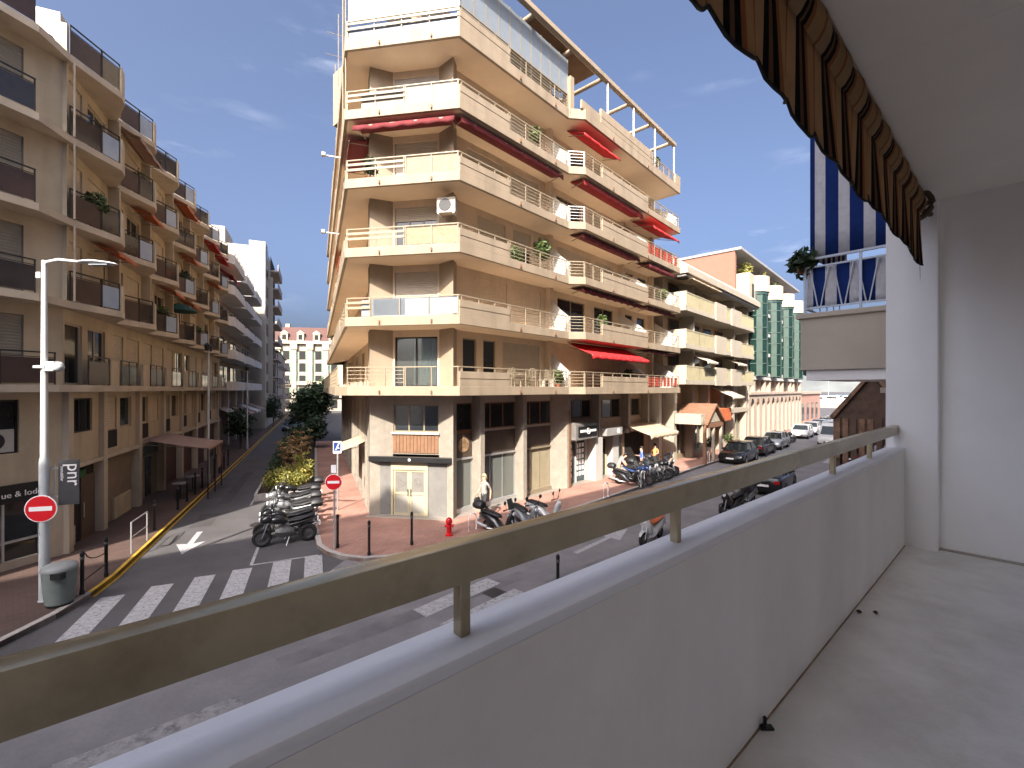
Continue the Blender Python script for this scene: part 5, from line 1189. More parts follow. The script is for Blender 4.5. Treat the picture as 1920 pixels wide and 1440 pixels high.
for k in range(4):
    z = 7.2 + k*2.2; b = MB(tbo, FT); b.box(T0+.3, T0+1.7, -.3, .5, z-.5, z-.15); part('balcony', b, M_white, TB); b = MB(tbo, FT); b.box(T0+.5, T0+1.8, -.3, -.24, z, z+1.5); part('window', b, M_redin, TB)
# penthouse
b = MB(tbo, FT); b.box(36.3, 36.7, -11, -.4, 13.4, 19.0); part('penthouse_wall', b, M_salm, TB)
b = MB(tbo, FT); b.box(36.7, T1, -11, -1.6, 16.4, 18.9); part('penthouse', b, M_salm, TB)
b = MB(tbo, FT); b.box(36.2, T1, -11.2, .2, 19.0, 19.25); part('roof', b, mat('grey_roof_edge', (0.25, 0.25, 0.26), 0.6), TB)
for j in range(9): b = MB(tbo, FT); b.box(37.0+j*2.9, 39.4+j*2.9, -1.6, -1.54, 16.7, 18.6); w = part('window', b, M_steel, TB); b = MB(tbo, FT); b.box(37.1+j*2.9, 38.1+j*2.9, -1.54, -1.52, 16.8, 18.5); b.box(38.25+j*2.9, 39.3+j*2.9, -1.54, -1.52, 16.8, 18.5); part('pane', b, M_glass, w)
# low pink wall towards the harbour
PW = thing('pink_terrace_house', 'low pink terrace house at the far right end of the street', 'house', FR.P(71, 0, 0))
b = MB(PW.location, FT); b.box(64, 80, -8, .2, .1, 4.6); part('wall', b, mat('pink_render', (0.32, 0.19, 0.15), 0.8), PW)
b = MB(PW.location, FT); b.box(63.9, 80.1, -8, .4, 4.6, 5.0); part('parapet', b, M_tp, PW)
for j in range(4): b = MB(PW.location, FT); b.box(65+j*3.6, 66.6+j*3.6, .2, .24, .8, 3.2); part('window', b, M_glass, PW)

# ------------------------------------------------------------------ timber kiosk on our side of the street
KI = thing('timber_kiosk', 'brown slatted timber kiosk with a steep roof below the beige balcony', 'kiosk', FO.P(29, 4.6, .1))
ko = KI.location
M_kt = mat('dark_timber', (0.10, 0.062, 0.045), 0.75, var=0.35, scale=3)
M_ktw = mat('worn_timber', (0.20, 0.12, 0.08), 0.8, var=0.6, scale=2.5)
b = MB(ko, FO); b.extr([(24.6, 6.05, 4.05), (24.6, 4.55, 6.05), (24.6, 4.40, 6.05), (24.6, 5.9, 3.95)], (10, 0, 0)); part('roof', b, M_ktw, KI)
b = MB(ko, FO); b.extr([(24.6, 3.0, 4.05), (24.6, 4.40, 6.05), (24.6, 4.55, 6.05), (24.6, 3.15, 3.95)], (10, 0, 0)); part('roof', b, M_ktw, KI)
b = MB(ko, FO); b.extr([(24.8, 3.2, 3.2), (24.8, 5.85, 3.2), (24.8, 5.85, 4.0), (24.8, 4.5, 5.85), (24.8, 3.2, 4.1)], (.1, 0, 0)); part('gable', b, M_kt, KI)
b = MB(ko, FO); b.box(24.9, 34.4, 3.3, 5.5, 2.9, 3.9); part('beam', b, M_kt, KI)
for j in range(26):
    b = MB(ko, FO); x = 24.75 + j*.37; h = 2.9 + .25*math.sin(j*2.3); b.box(x, x+.22, 5.86, 5.91, 1.1 if j % 3 == 0 else h-.9, 4.05); part('slat', b, M_kt if j % 4 else M_ktw, KI)
for j in range(9):
    b = MB(ko, FO); x = 3.25 + j*.30; b.box(24.72, 24.78, x, x+.2, 1.0 if j % 2 else 2.2, 4.0); part('slat', b, M_ktw if j % 3 else M_kt, KI)
for D, q in ((24.9, 3.3), (24.9, 5.75), (29.5, 5.75), (34.2, 5.75), (34.2, 3.3)): b = MB(ko, FO); b.box(D-.08, D+.08, q-.08, q+.08, .1, 4.0); part('post', b, M_kt, KI)
KW = thing('beige_pier', 'sunlit beige masonry pier beside the timber kiosk', 'wall', FO.P(17, 2.6, .1))
b = MB(KW.location, FO); b.box(16.5, 17.4, 1.6, 2.7, .1, 5.2); part('masonry', b, M_nbe, KW); b = MB(KW.location, FO); b.box(16.4, 17.5, 1.5, 2.8, 5.2, 5.35); part('cap', b, M_nbe, KW)
# ------------------------------------------------------------------ boats in the harbour beyond the street
def boat(i, s_, o_, ln, lab, mast=True):
    t = thing('moored_boat', lab, 'boat', FR.P(s_, o_, 0.1), FR.ang() + rad(80), 'white boats moored in the harbour')
    b = MB(); secs = []
    for x, w, zt in ((-ln/2, .30*ln*.5, 1.5), (-ln/4, .34*ln*.5, 1.5), (ln/8, .32*ln*.5, 1.7), (ln*.36, .18*ln*.5, 2.0), (ln/2, .01, 2.3)):
        secs.append([(x, -w, zt), (x, -w*.8, .3), (x, 0, -.1), (x, w*.8, .3), (x, w, zt)])
    b.loft(secs); part('hull', b, M_white, t, smooth=50)
    b = MB(); b.extr([(-ln*.35, -.9, 1.5), (ln*.18, -.9, 1.6), (ln*.05, -.9, 3.2), (-ln*.3, -.9, 3.3)], (0, 1.8, 0)); c = part('cabin', b, M_white, t)
    b = MB(); b.box(-ln*.28, ln*.04, -.92, .92, 2.3, 2.8); part('window', b, M_glass, c)
    if mast: b = MB(); b.bar((0, 0, 1.6), (0, 0, 8.5), .09, 6); b.bar((0, 0, 3.2), (-ln*.4, 0, 3.4), .07, 6); part('mast', b, M_steel, t)
for i in range(9):
    boat(i, 155 + (i % 3)*9, -24 + i*3.6, 9 + (i*5 % 4)*1.5, ['white motor boat leftmost in the harbour row', 'white sailing boat with a bare mast second from the left in the harbour', 'white cabin boat third from the left in the harbour', 'white motor boat fourth from the left in the harbour', 'white sailing boat with a mast in the middle of the harbour row', 'white cabin boat fourth from the right in the harbour', 'white motor boat third from the right in the harbour', 'white sailing boat second from the right in the harbour', 'white cabin boat rightmost in the harbour row'][i], i % 3 == 1)
qb = MB(); qb.prism([FR.P2(146, -30), FR.P2(146, 90), FR.P2(149, 90), FR.P2(149, -30)], 0, 1.1); tag(part('quay_wall', qb, M_marble), 'pale stone quay wall closing the far right end of the street', 'wall')
# ------------------------------------------------------------------ lamp posts, signs, bollards, bin
def P3(p, z=0.12): return (p[0], p[1], z)
lampb = Vector((-11.47, 11.25))
LP = thing('street_lamp', 'tall white lamp post with a long curved head in front of the sand coloured block', 'street lamp', P3(lampb))
M_lampw = mat('white_lamp_enamel', (0.48, 0.48, 0.48), 0.4, var=0.05, spec=0.5)
M_lampg = mat('grey_post_paint', (0.42, 0.45, 0.46), 0.5, var=0.1, scale=4)
b = MB(); b.lathe([(.12, 0), (.12, .02), (.105, .03), (.10, 3.4), (.085, 3.5)], 14); part('lower_post', b, M_lampg, LP, smooth=40)
b = MB(); b.lathe([(.08, 3.5), (.055, 8.30), (.05, 8.34)], 12); part('pole', b, M_lampw, LP, smooth=40)
b = MB(); b.tube([(0, 0, 8.15), (.05, 0, 8.30), (.35, 0, 8.36), (.95, .02, 8.30)], [.045, .045, .04, .035], 8); part('arm', b, M_lampw, LP, smooth=50)
b = MB(); secs = []
for x, w, h, z in ((.85, .05, .05, 8.31), (1.0, .10, .08, 8.31), (1.3, .13, .09, 8.30), (1.6, .11, .07, 8.27), (1.78, .04, .03, 8.25)):
    secs.append([(x, w*math.cos(a*.7854), z + h*.6*math.sin(a*.7854)) for a in range(8)])
b.loft(secs); hd = part('lamp_head', b, M_lampw, LP, smooth=50)
b = MB(); b.box(1.15, 1.6, -.08, .08, 8.215, 8.24); part('lens', b, M_frost, hd)
b = MB(); b.box(-.17, -.06, -.05, .05, 7.9, 8.05); part('sensor_box', b, M_white, LP, bevel=0.01)
b = MB(); b.box(.05, .34, -.12, .12, 5.62, 5.86); b.lathe([(.10, .02), (.13, .10), (.10, .20), (.02, .24)], 10, (.34, 0, 5.62)); part('speaker_box', b, M_lampg, LP, bevel=0.02, smooth=50)
b = MB(); b.box(-.14, .14, -.14, .14, 5.70, 5.76); b.bar((-.2, 0, 5.73), (.1, 0, 5.73), .04, 8); part('clamp', b, M_lampg, LP)

def no_entry(name, label, loc, dia, zc, rz, posth=None, plates=()):
    t = thing(name, label, 'road sign', loc, rz)
    b = MB(); r = dia/2; b.lathe([(.005, -.115), (r, -.115), (r, -.10), (.005, -.10)], 36, (0, 0, zc), 'y'); dsk = part('sign_disc', b, M_signwhite, t)
    b = MB(); b.lathe([(.005, -.122), (r*.93, -.122), (r*.93, -.1155), (.005, -.1155)], 36, (0, 0, zc), 'y'); part('red_face', b, M_signred, dsk)
    b = MB(); b.box(-r*.70, r*.70, -.128, -.1225, zc-r*.16, zc+r*.16); part('white_bar', b, M_signwhite, dsk)
    b = MB(); b.box(-.05, .05, -.10, -.02, zc-.06, zc-.02); b.box(-.05, .05, -.10, -.02, zc+.05, zc+.09); part('bracket', b, M_steel, t)
    if posth: b = MB(); b.bar((0, 0, 0), (0, 0, posth), .03, 8); part('post', b, M_steel, t, smooth=50)
    for (x, z, w, h, m) in plates: b = MB(); b.box(x-w/2, x+w/2, -.11, -.10, z-h/2, z+h/2); part('plate', b, m, t)
    return t
no_entry('no_entry_sign', 'red no entry disc fixed to the tall white lamp post', P3(lampb), 0.66, 2.28, rad(14))
SB2 = thing('vertical_shop_sign', 'narrow upright black sign with white sideways letters beside the lamp post', 'sign', P3(lampb + Vector((.22, .16)), 0.12), rad(22))
b = MB(); b.box(-.02, .38, -.02, .02, 2.30, 3.42); bd = part('board', b, mat('charcoal_board', (0.05, 0.05, 0.055), 0.5, var=0.3), SB2)
b = MB(); b.bar((-.1, .02, 2.5), (-.1, .02, 3.3), .02, 6); b.box(-.22, -.01, -.01, .01, 3.2, 3.24); b.box(-.22, -.01, -.01, .01, 2.5, 2.54); part('bracket', b, M_steel, SB2)
text3d('pnr', 0.40, (.16, -.028, 3.05), (0, 0, -1), (1, 0, 0), M_signwhite, 'lettering', bd)
text3d('immobilier', 0.085, (.03, -.028, 3.08), (0, 0, -1), (1, 0, 0), M_signwhite, 'small_lettering', bd)
pN = ground_at(627, 1037); no_entry('no_entry_sign', 'red no entry disc on a thin post at the tip of the corner pavement', P3(pN), 0.52, 2.20, rad(8), 2.62, plates=((0.0, 2.62, .16, .26, M_signwhite),))
pp = ground_at(633, 962)
t = thing('parking_sign', 'small dark blue square sign on a pale post behind the no entry disc', 'road sign', P3(pp), rad(6))
b = MB(); b.bar((0, 0, 0), (0, 0, 2.9), .035, 8); part('post', b, M_steel, t, smooth=50)
b = MB(); b.box(-.17, .17, -.06, -.045, 2.45, 2.95); pl = part('plate', b, M_signwhite, t); b = MB(); b.box(-.145, .145, -.066, -.0605, 2.55, 2.92); part('blue_face', b, M_signblue, pl)
b = MB(); b.rbar((-.05, -.07, 2.60), (.06, -.07, 2.84), .03, .04); b.rbar((.0, -.07, 2.72), (.09, -.07, 2.66), .03, .03); b.lathe([(.005, -.074), (.03, -.074), (.03, -.067)], 10, (.07, 0, 2.87), 'y'); part('symbol', b, M_signwhite, pl)

# litter bin
t = thing('litter_bin', 'grey green round litter bin at the foot of the tall lamp post', 'bin', P3(ground_at(112, 1143)))
M_bin = mat('grey_green_plastic', (0.16, 0.19, 0.18), 0.55, var=0.12)
b = MB(); b.lathe([(.24, .06), (.27, .08), (.33, .80), (.33, .86)], 20); part('drum', b, M_bin, t, smooth=40)
b = MB(); b.lathe([(.20, 0), (.25, .02), (.25, .06)], 18); part('foot', b, M_black, t)
b = MB(); b.lathe([(.345, .86), (.345, .91), (.30, .97), (.18, 1.0), (.02, 1.01)], 20); lid = part('lid', b, mat('pale_grey_plastic', (0.22, 0.235, 0.235), 0.5), t, smooth=40)
b = MB(); b.box(.10, .345, -.34, -.20, .72, .86); part('slot', b, M_black, t)

def make_bollard(label, loc, h=1.05, grp=None):
    t = thing('bollard', label, 'bollard', loc, 0, grp)
    b = MB(); b.lathe([(.055, 0), (.055, .12), (.042, .13), (.042, h-.12), (.05, h-.11), (.05, h-.05), (.035, h-.01), (.01, h)], 12); part('post', b, M_black, t, smooth=40)
    b = MB(); b.lathe([(.052, h-.20), (.0525, h-.20), (.0525, h-.14), (.052, h-.14)], 12); part('collar', b, mat('worn_grey_band', (0.10, 0.10, 0.10), 0.4), t, smooth=40)
    return t
LGB = 'black bollards along the kerbs'
pb = [ground_at(154, 1124), ground_at(199, 1089)]
B0 = make_bollard('black bollard closest to the grey green litter bin', P3(pb[0]), 1.1, LGB)
dup(B0, P3(pb[1]), 0, 'black bollard at the yellow kerb just behind the one nearest the bin')
for (uv, lab) in (((692, 1049), 'black bollard on the corner pavement just right of the no entry post'), ((772, 1028), 'black bollard on the corner pavement nearest the red hydrant'), ((633, 1034), 'black bollard touching the foot of the no entry post')): dup(B0, P3(ground_at(*uv)), 0, lab)
for j in range(11):
    if j in (1,): continue
    dup(B0, FB.P(1.9 + j*1.55, 1.85, .12), 0, 'slim black bollard %s along the yellow kerb, counted from the guard rail' % ['first', '', 'second', 'third', 'fourth', 'fifth', 'sixth', 'seventh', 'eighth', 'ninth', 'tenth'][j])
dup(B0, P3(ground_at(1046, 1120), 0.0), 0, 'black bollard standing alone on the street below the handrail')
t = thing('pedestrian_barrier', 'low black barrier with a slanting bar between the two bollards by the bin', 'barrier', P3(pb[0]))
b = MB(); d = pb[1] - pb[0]; b.tube([(0, 0, .95), (d.x*.10, d.y*.10, 1.02), (d.x*.2, d.y*.2, .88), (d.x*.35, d.y*.35, .78), (d.x*.6, d.y*.6, .70), (d.x, d.y, .66)], .014, 6); part('top_rail', b, M_black, t)
b = MB(); b.bar((0, 0, .32), (d.x, d.y, .36), .016, 6); part('lower_rail', b, M_black, t)
def hoop(label, p, d, w, h, m, z=.12, grp='white cycle hoops at the pavement edge'):
    t = thing('hoop_rail', label, 'hoop', P3(p, z), math.atan2(d[1], d[0]), grp); b = MB()
    r = w/2; b.tube([(-r, 0, 0), (-r, 0, h-r)] + [(-r*math.cos(a), 0, h-r+r*math.sin(a)) for a in (0.4, .8, 1.2, 1.57, 1.95, 2.35, 2.75)] + [(r, 0, h-r), (r, 0, 0)], .025, 6); part('tube', b, m, t, smooth=60)
    b = MB(); b.lathe([(.05, 0), (.05, .01)], 8, (-r, 0, 0)); b.lathe([(.05, 0), (.05, .01)], 8, (r, 0, 0)); part('foot_plate', b, M_steel, t); return t
t = thing('guard_rail', 'grey square framed guard rail standing across the left pavement', 'guard rail', P3(ground_at(246, 1045)))
d = ground_at(272, 1023) - ground_at(246, 1045); d *= 1.15; b = MB(); b.tube([(0, 0, 0), (0, 0, .98), (d.x, d.y, .98), (d.x, d.y, 0)], .024, 6); part('frame', b, M_steel, t); b = MB(); b.bar((0, 0, .5), (d.x, d.y, .5), .014, 6); part('cross_bar', b, M_steel, t)
hoop('pale hoop on the pavement right of the red hydrant', ground_at(886, 1000), dR, .38, .62, M_signwhite)
hoop('pale hoop on the pavement between the two groups of scooters', ground_at(1136, 938), dR, .42, .72, M_signwhite)
for j, (u, v) in enumerate(((1205, 917), (1248, 900), (1328, 872))): hoop(['white hoop at the near end of the scooter row by the cafe', 'white hoop in the middle of the scooter row by the cafe', 'white hoop in front of the black parked car'][j], ground_at(u, v), dR, .40, .85, M_signwhite)
t = thing('hydrant', 'small red fire hydrant on the corner pavement', 'hydrant', P3(ground_at(842, 1010)))
b = MB(); b.lathe([(.14, 0), (.14, .05), (.09, .07), (.09, .42), (.12, .44), (.12, .52), (.09, .60), (.02, .64)], 14); part('body', b, M_signred, t, smooth=40)
b = MB(); b.bar((-.16, 0, .34), (.16, 0, .34), .05, 8); b.bar((0, -.15, .34), (0, 0, .34), .055, 8); part('outlet', b, M_signred, t)
# small lamp posts of the side street
def lantern(label, s_, h):
    t = thing('street_lantern', label, 'street lamp', FB.P(s_, 1.9, .12), FB.ang(), 'slim lamp posts of the side street')
    b = MB(); b.lathe([(.09, 0), (.09, .5), (.06, .55), (.045, h-.4)], 10); part('pole', b, M_lampg, t, smooth=40)
    b = MB(); b.bar((-.35, 0, h-.5), (.35, 0, h-.5), .02, 6); part('arm', b, M_lampg, t)
    for x in (-.35, .35): b = MB(); b.lathe([(.03, h-.62), (.11, h-.6), (.14, h-.35), (.16, h-.33), (.03, h-.2)], 10, (x, 0, 0)); part('lantern', b, M_iron, t, smooth=40)
lantern('slim lamp post with dark lanterns beside the brown cafe awning', 10.9, 7.9)
lantern('slim lamp post in front of the white balcony block', 26.6, 7.4)

# ------------------------------------------------------------------ vehicles
def car_paint(name, c, rough=0.25, metal=0.3): return mat(name, c, rough, metal=metal, var=0.05, coat=0.6, spec=0.5)
M_cblack = car_paint('black_car_paint', (0.012, 0.012, 0.014)); M_cwhite = car_paint('white_car_paint', (0.5, 0.5, 0.5), metal=0.0)
M_cgrey = car_paint('silver_car_paint', (0.38, 0.38, 0.39)); M_cdark = car_paint('dark_car_paint', (0.03, 0.027, 0.025)); M_cblue = car_paint('blue_grey_car_paint', (0.10, 0.13, 0.17))
M_lamp = mat('headlamp_glass', (0.75, 0.76, 0.78), 0.12, var=0.1, spec=0.7); M_tail = mat('tail_lamp', (0.35, 0.01, 0.01), 0.2); M_carglass = mat('car_glass', (0.02, 0.025, 0.028), 0.05, spec=0.7)
def make_car(name, label, paint, ln=4.15, wd=1.74, ht=1.46, van=False):
    t = thing(name, label, 'van' if van else 'car'); h = ln/2; w = wd/2
    if van: prof = [(-h, .45, .95), (-h+.02, .30, 1.05), (-h+.5, .22, 1.10), (0, .20, 1.10), (h-1.0, .20, 1.08), (h-.25, .24, .95), (h-.03, .32, .72), (h, .42, .60)]
    else: prof = [(-h, .42, .80), (-h+.05, .30, .93), (-h+.45, .22, .98), (-.3, .20, .95), (h-1.25, .20, .93), (h-.5, .22, .84), (h-.08, .30, .68), (h, .40, .55)]
    secs = []
    for k, (x, zb_, zt_) in enumerate(prof):
        ww = w*(0.86 if k in (0, len(prof)-1) else .95 if k in (1, len(prof)-2) else 1); mid = (zb_+zt_)/2
        secs.append([(x, -ww*.86, zb_), (x, -ww*.98, zb_+.10), (x, -ww, mid), (x, -ww*.95, zt_-.06), (x, -ww*.84, zt_), (x, ww*.84, zt_), (x, ww*.95, zt_-.06), (x, ww, mid), (x, ww*.98, zb_+.10), (x, ww*.86, zb_)])
    b = MB(); b.loft(secs); body = part('body', b, paint, t, smooth=38)
    zb_ = 1.08 if van else .92
    if van: g = [(-h+.05, ht-.02, .0), (-h+.1, ht, 0), (h-1.55, ht, 0), (h-.55, zb_-.05, 0)]; x0, x1, x2, x3 = -h+.03, -h+.12, h-1.5, h-.65
    else: x0, x1, x2, x3 = -h+.22, -h+.75, .30, h-1.10
    bw, tw = w*.90, w*.72
    b = MB(); b.loft([[(x0, -bw, zb_-.03), (x1, -tw, ht-.06), (x1, tw, ht-.06), (x0, bw, zb_-.03)], [(x3, -bw, zb_-.06), (x2, -tw, ht-.06), (x2, tw, ht-.06), (x3, bw, zb_-.06)]]); gl = part('windows', b, M_carglass if not van else paint, t, smooth=20)
    b = MB(); b.prism([(x1-.06, -tw-.01), (x2+.06, -tw-.01), (x2+.10, 0), (x2+.06, tw+.01), (x1-.06, tw+.01), (x1-.1, 0)], ht-.075, ht); part('roof', b, paint, t, bevel=0.02, smooth=50)
    b = MB()
    for s_ in (-1, 1):
        for (xa, xb) in ((x0+.02, x1-.02), ((x1+x2)/2, (x1+x2)/2), (x3-.02, x2+.02)): b.rbar((xa, s_*bw*1.0, zb_-.04), (xb, s_*(tw+.004), ht-.06), .05, .06)
    part('window_pillar', b, paint, t)
    if van:
        b = MB(); b.extr([(x3+.005, -bw*.9, zb_), (x2+.03, -tw*.92, ht-.16), (x2+.03, tw*.92, ht-.16), (x3+.005, bw*.9, zb_)], (.012, 0, .006)); part('windscreen', b, M_carglass, t)
        for s_ in (-1, 1): b = MB(); b.extr([(x2-.9, s_*(bw*.99), zb_+.02), (x3-.2, s_*(bw*.99), zb_+.02), (x2-.1, s_*(tw+.02), ht-.2), (x2-.9, s_*(tw+.02), ht-.2)], (0, s_*.02, 0)); part('side_window', b, M_carglass, t)
    rw = .31
    for x in (-h+.78, h-.82):
        for s_ in (-1, 1):
            b = MB(); b.lathe([(.17, -.1), (rw-.03, -.105), (rw, -.08), (rw, .08), (rw-.03, .105), (.17, .1)], 18, (x, s_*(w-.10), rw), 'y'); wh = part('wheel', b, M_rubber, t, smooth=40)
            b = MB(); b.lathe([(.02, s_*.108), (.19, s_*.10), (.20, s_*.085)], 12, (x, s_*(w-.10), rw), 'y'); part('rim', b, M_steel, wh)
            b = MB(); b.lathe([(.05, -.03), (rw+.06, -.03), (rw+.06, .004), (.05, .004)], 18, (x, s_*(w-.012), rw+.015), 'y'); part('wheel_arch', b, M_blackp, t)
    for s_ in (-1, 1):
        b = MB(); b.extr([(h-.16, s_*w*.50, .66), (h-.32, s_*w*.88, .74), (h-.30, s_*w*.88, .62), (h-.05, s_*w*.50, .55)], (.03, 0, .01)); part('headlight', b, M_lamp, t)
        b = MB(); b.box(-h-.012, -h+.12, min(s_*w*.55, s_*w*.84), max(s_*w*.55, s_*w*.84), .66, .82); part('tail_light', b, M_tail, t)
        b = MB(); b.box(x3-.28, x3-.12, min(s_*bw, s_*(bw+.16)), max(s_*bw, s_*(bw+.16)), zb_, zb_+.12); part('mirror', b, paint, t, bevel=0.02)
    b = MB(); b.box(h-.05, h+.012, -.42, .42, .34, .48); part('grille', b, M_blackp, t)
    for x in (-h-.02, h+.008): b = MB(); b.box(x, x+.012, -.26, .26, .50 if x < 0 else .40, .61 if x < 0 else .51); part('number_plate', b, M_signwhite, t)
    b = MB(); b.box(-h+.3, h-.3, -w*.8, w*.8, .16, .3); part('underbody', b, M_blackp, t)
    return t
def place(t, xy, ang, z=0.0): t.location = (xy[0], xy[1], z); t.rotation_euler = (0, 0, ang)
hR = FR.ang()
GC = 'cars parked along the far kerb'
CAR = make_car('parked_car', 'black car parked nearest the scooters on the far side of the street', M_cblack); CAR['group'] = GC; place(CAR, FR.P2(24.2, 3.7), hR + math.pi)
dup(CAR, FR.P2(29.6, 3.7) + (0,), hR, 'dark car parked directly behind the nearest black car', GC, {'black_car_paint': M_cdark})
dup(CAR, FR.P2(34.8, 3.7) + (0,), hR + math.pi, 'silver car third in the row along the far kerb', GC, {'black_car_paint': M_cgrey})
for j, (s_, m, lab) in enumerate(((46.8, M_cwhite, 'white car parked first in front of the arcade'), (52.3, M_cgrey, 'silver car parked second in front of the arcade'), (57.6, M_cblue, 'blue grey car parked third in front of the arcade'), (62.8, M_cdark, 'dark car parked past the end of the arcade'), (68.0, M_cgrey, 'silver car parked furthest down the street'), (73.3, M_cblue, 'blue grey car last in line towards the harbour'))):
    dup(CAR, FR.P2(s_, 3.7) + (0,), hR + math.pi, lab, GC, {'black_car_paint': m})
dup(CAR, tuple(ground_at(1447, 918)) + (0,), hR + rad(2), 'black car on the street below the handrail near the scooters', 'black cars below the handrail', None)
dup(CAR, tuple(ground_at(1592, 868)) + (0,), hR + rad(2), 'black car under the handrail furthest right', 'black cars below the handrail', None)
dup(CAR, FB.P2(47, 4.3) + (0,), FB.ang() + math.pi, 'blue grey car far down the side street between the trees', None, {'black_car_paint': M_cblue})
VAN = make_car('white_van', 'white van driving up the street beside the timber kiosk', M_cwhite, 4.9, 1.9, 2.25, van=True); place(VAN, FR.P2(41.5, 7.2), hR + math.pi)

def wheel(b_t, x, r, wdt, parent):
    b = MB(); n = 8; prof = [(r - wdt*.5 + wdt*.5*math.cos(q*2*math.pi/n), wdt*.5*math.sin(q*2*math.pi/n)) for q in range(n + 1)]
    b.lathe(prof, 20, (x, 0, r), 'y'); b.f = b.f[:-2]; w = part('wheel', b, M_rubber, parent, smooth=50)
    b = MB(); b.lathe([(.02, -.04), (r*.30, -.035), (r*.34, -.015), (r*.34, .015), (r*.30, .035), (.02, .04)], 12, (x, 0, r), 'y'); b.lathe([(r-wdt-.02, -.02), (r-wdt+.015, -.03), (r-wdt+.015, .03), (r-wdt-.02, .02)], 20, (x, 0, r), 'y')
    for q in range(5): a = q*1.2566; b.rbar((x + r*.3*math.cos(a), 0, r + r*.3*math.sin(a)), (x + (r-wdt)*math.cos(a), 0, r + (r-wdt)*math.sin(a)), .03, .025)
    part('rim', b, mat('dark_rim', (0.12, 0.12, 0.125), 0.4, metal=0.7), w)
def egg(secs, n=10):
    """closed sections (x, half width, z low, z high) as rounded rings"""
    return [[(x, w*math.cos(q*2*math.pi/n), (zl+zh)/2 + (zh-zl)/2*math.sin(q*2*math.pi/n)) for q in range(n)] for x, w, zl, zh in secs]
M_seat = mat('black_vinyl', (0.018, 0.017, 0.017), 0.45, var=0.2)
M_sblack = car_paint('black_scooter_paint', (0.014, 0.014, 0.016), 0.3)
M_sgrey = car_paint('grey_scooter_paint', (0.20, 0.21, 0.22), 0.35); M_swhite = car_paint('white_scooter_paint', (0.45, 0.45, 0.45), 0.3, 0.0); M_sblue = car_paint('blue_scooter_paint', (0.04, 0.08, 0.22), 0.3)
def make_scooter(label, paint):
    t = thing('scooter', label, 'scooter')
    wheel(t, .66, .25, .11, t); wheel(t, -.60, .25, .12, t)
    b = MB(); b.loft(egg([(-.95, .05, .62, .72), (-.85, .14, .52, .76), (-.55, .19, .34, .74), (-.2, .20, .26, .62), (.0, .19, .20, .38), (.30, .19, .20, .33), (.40, .17, .22, .40)])); part('body', b, paint, t, smooth=60)
    b = MB(); b.loft(egg([(.30, .20, .25, .60), (.38, .22, .30, .80), (.46, .20, .40, .95), (.52, .14, .52, 1.0), (.56, .06, .70, .92)])); part('front_shield', b, paint, t, smooth=60)
    b = MB(); b.loft(egg([(-.90, .10, .74, .82), (-.70, .16, .72, .86), (-.35, .16, .68, .80), (-.08, .13, .62, .74), (.0, .07, .62, .68)])); part('seat', b, M_seat, t, smooth=60)
    b = MB(); b.loft(egg([(.44, .07, .40, .47), (.62, .075, .50, .54), (.80, .06, .46, .50), (.90, .04, .38, .41)])); part('front_mudguard', b, paint, t, smooth=60)
    b = MB(); b.bar((.66, -.08, .25), (.46, -.08, .80), .022, 6); b.bar((.66, .08, .25), (.46, .08, .80), .022, 6); part('fork', b, M_steel, t)
    b = MB(); b.tube([(.34, -.34, 1.0), (.40, -.18, 1.02), (.44, 0, 1.0), (.40, .18, 1.02), (.34, .34, 1.0)], .018, 6); b.bar((.34, -.36, 1.0), (.37, -.24, 1.01), .026, 6); b.bar((.34, .36, 1.0), (.37, .24, 1.01), .026, 6); part('handlebar', b, M_blackp, t)
    for s_ in (-1, 1):
        b = MB(); b.bar((.38, s_*.22, 1.02), (.40, s_*.30, 1.24), .009, 5); b.lathe([(.01, -.01), (.07, -.008), (.07, .008), (.01, .012)], 12, (.395, s_*.33, 1.27), 'x'); part('mirror', b, M_blackp, t)
    b = MB(); b.lathe([(.02, .03), (.07, .02), (.085, -.03)], 12, (.555, 0, .84), 'x'); part('headlight', b, M_lamp, t, smooth=50)
    b = MB(); b.extr([(.46, -.19, 1.0), (.46, .19, 1.0), (.34, .15, 1.36), (.34, -.15, 1.36)], (.008, 0, .003)); part('windscreen', b, glass('scooter_screen', (0.75, 0.8, 0.8), 0.8), t)
    b = MB(); b.loft(egg([(-1.22, .17, .84, 1.08), (-1.15, .20, .80, 1.14), (-.90, .20, .80, 1.14), (-.82, .17, .84, 1.08)])); part('top_box', b, M_blackp, t, smooth=40)
    b = MB(); b.tube([(-.1, -.16, .2), (-.5, -.20, .22), (-.62, -.21, .28)], .03, 6); b.tube([(-.5, -.21, .26), (-.98, -.22, .36)], .055, 8); part('exhaust', b, M_steel, t, smooth=50)
    b = MB(); b.box(-1.0, -.96, -.09, .09, .44, .58); part('number_plate', b, M_signwhite, t); b = MB(); b.box(-.97, -.93, -.08, .08, .62, .68); part('tail_light', b, M_tail, t)
    b = MB(); b.bar((-.15, .08, .22), (-.05, .22, .02), .014, 5); part('side_stand', b, M_steel, t)
    return t
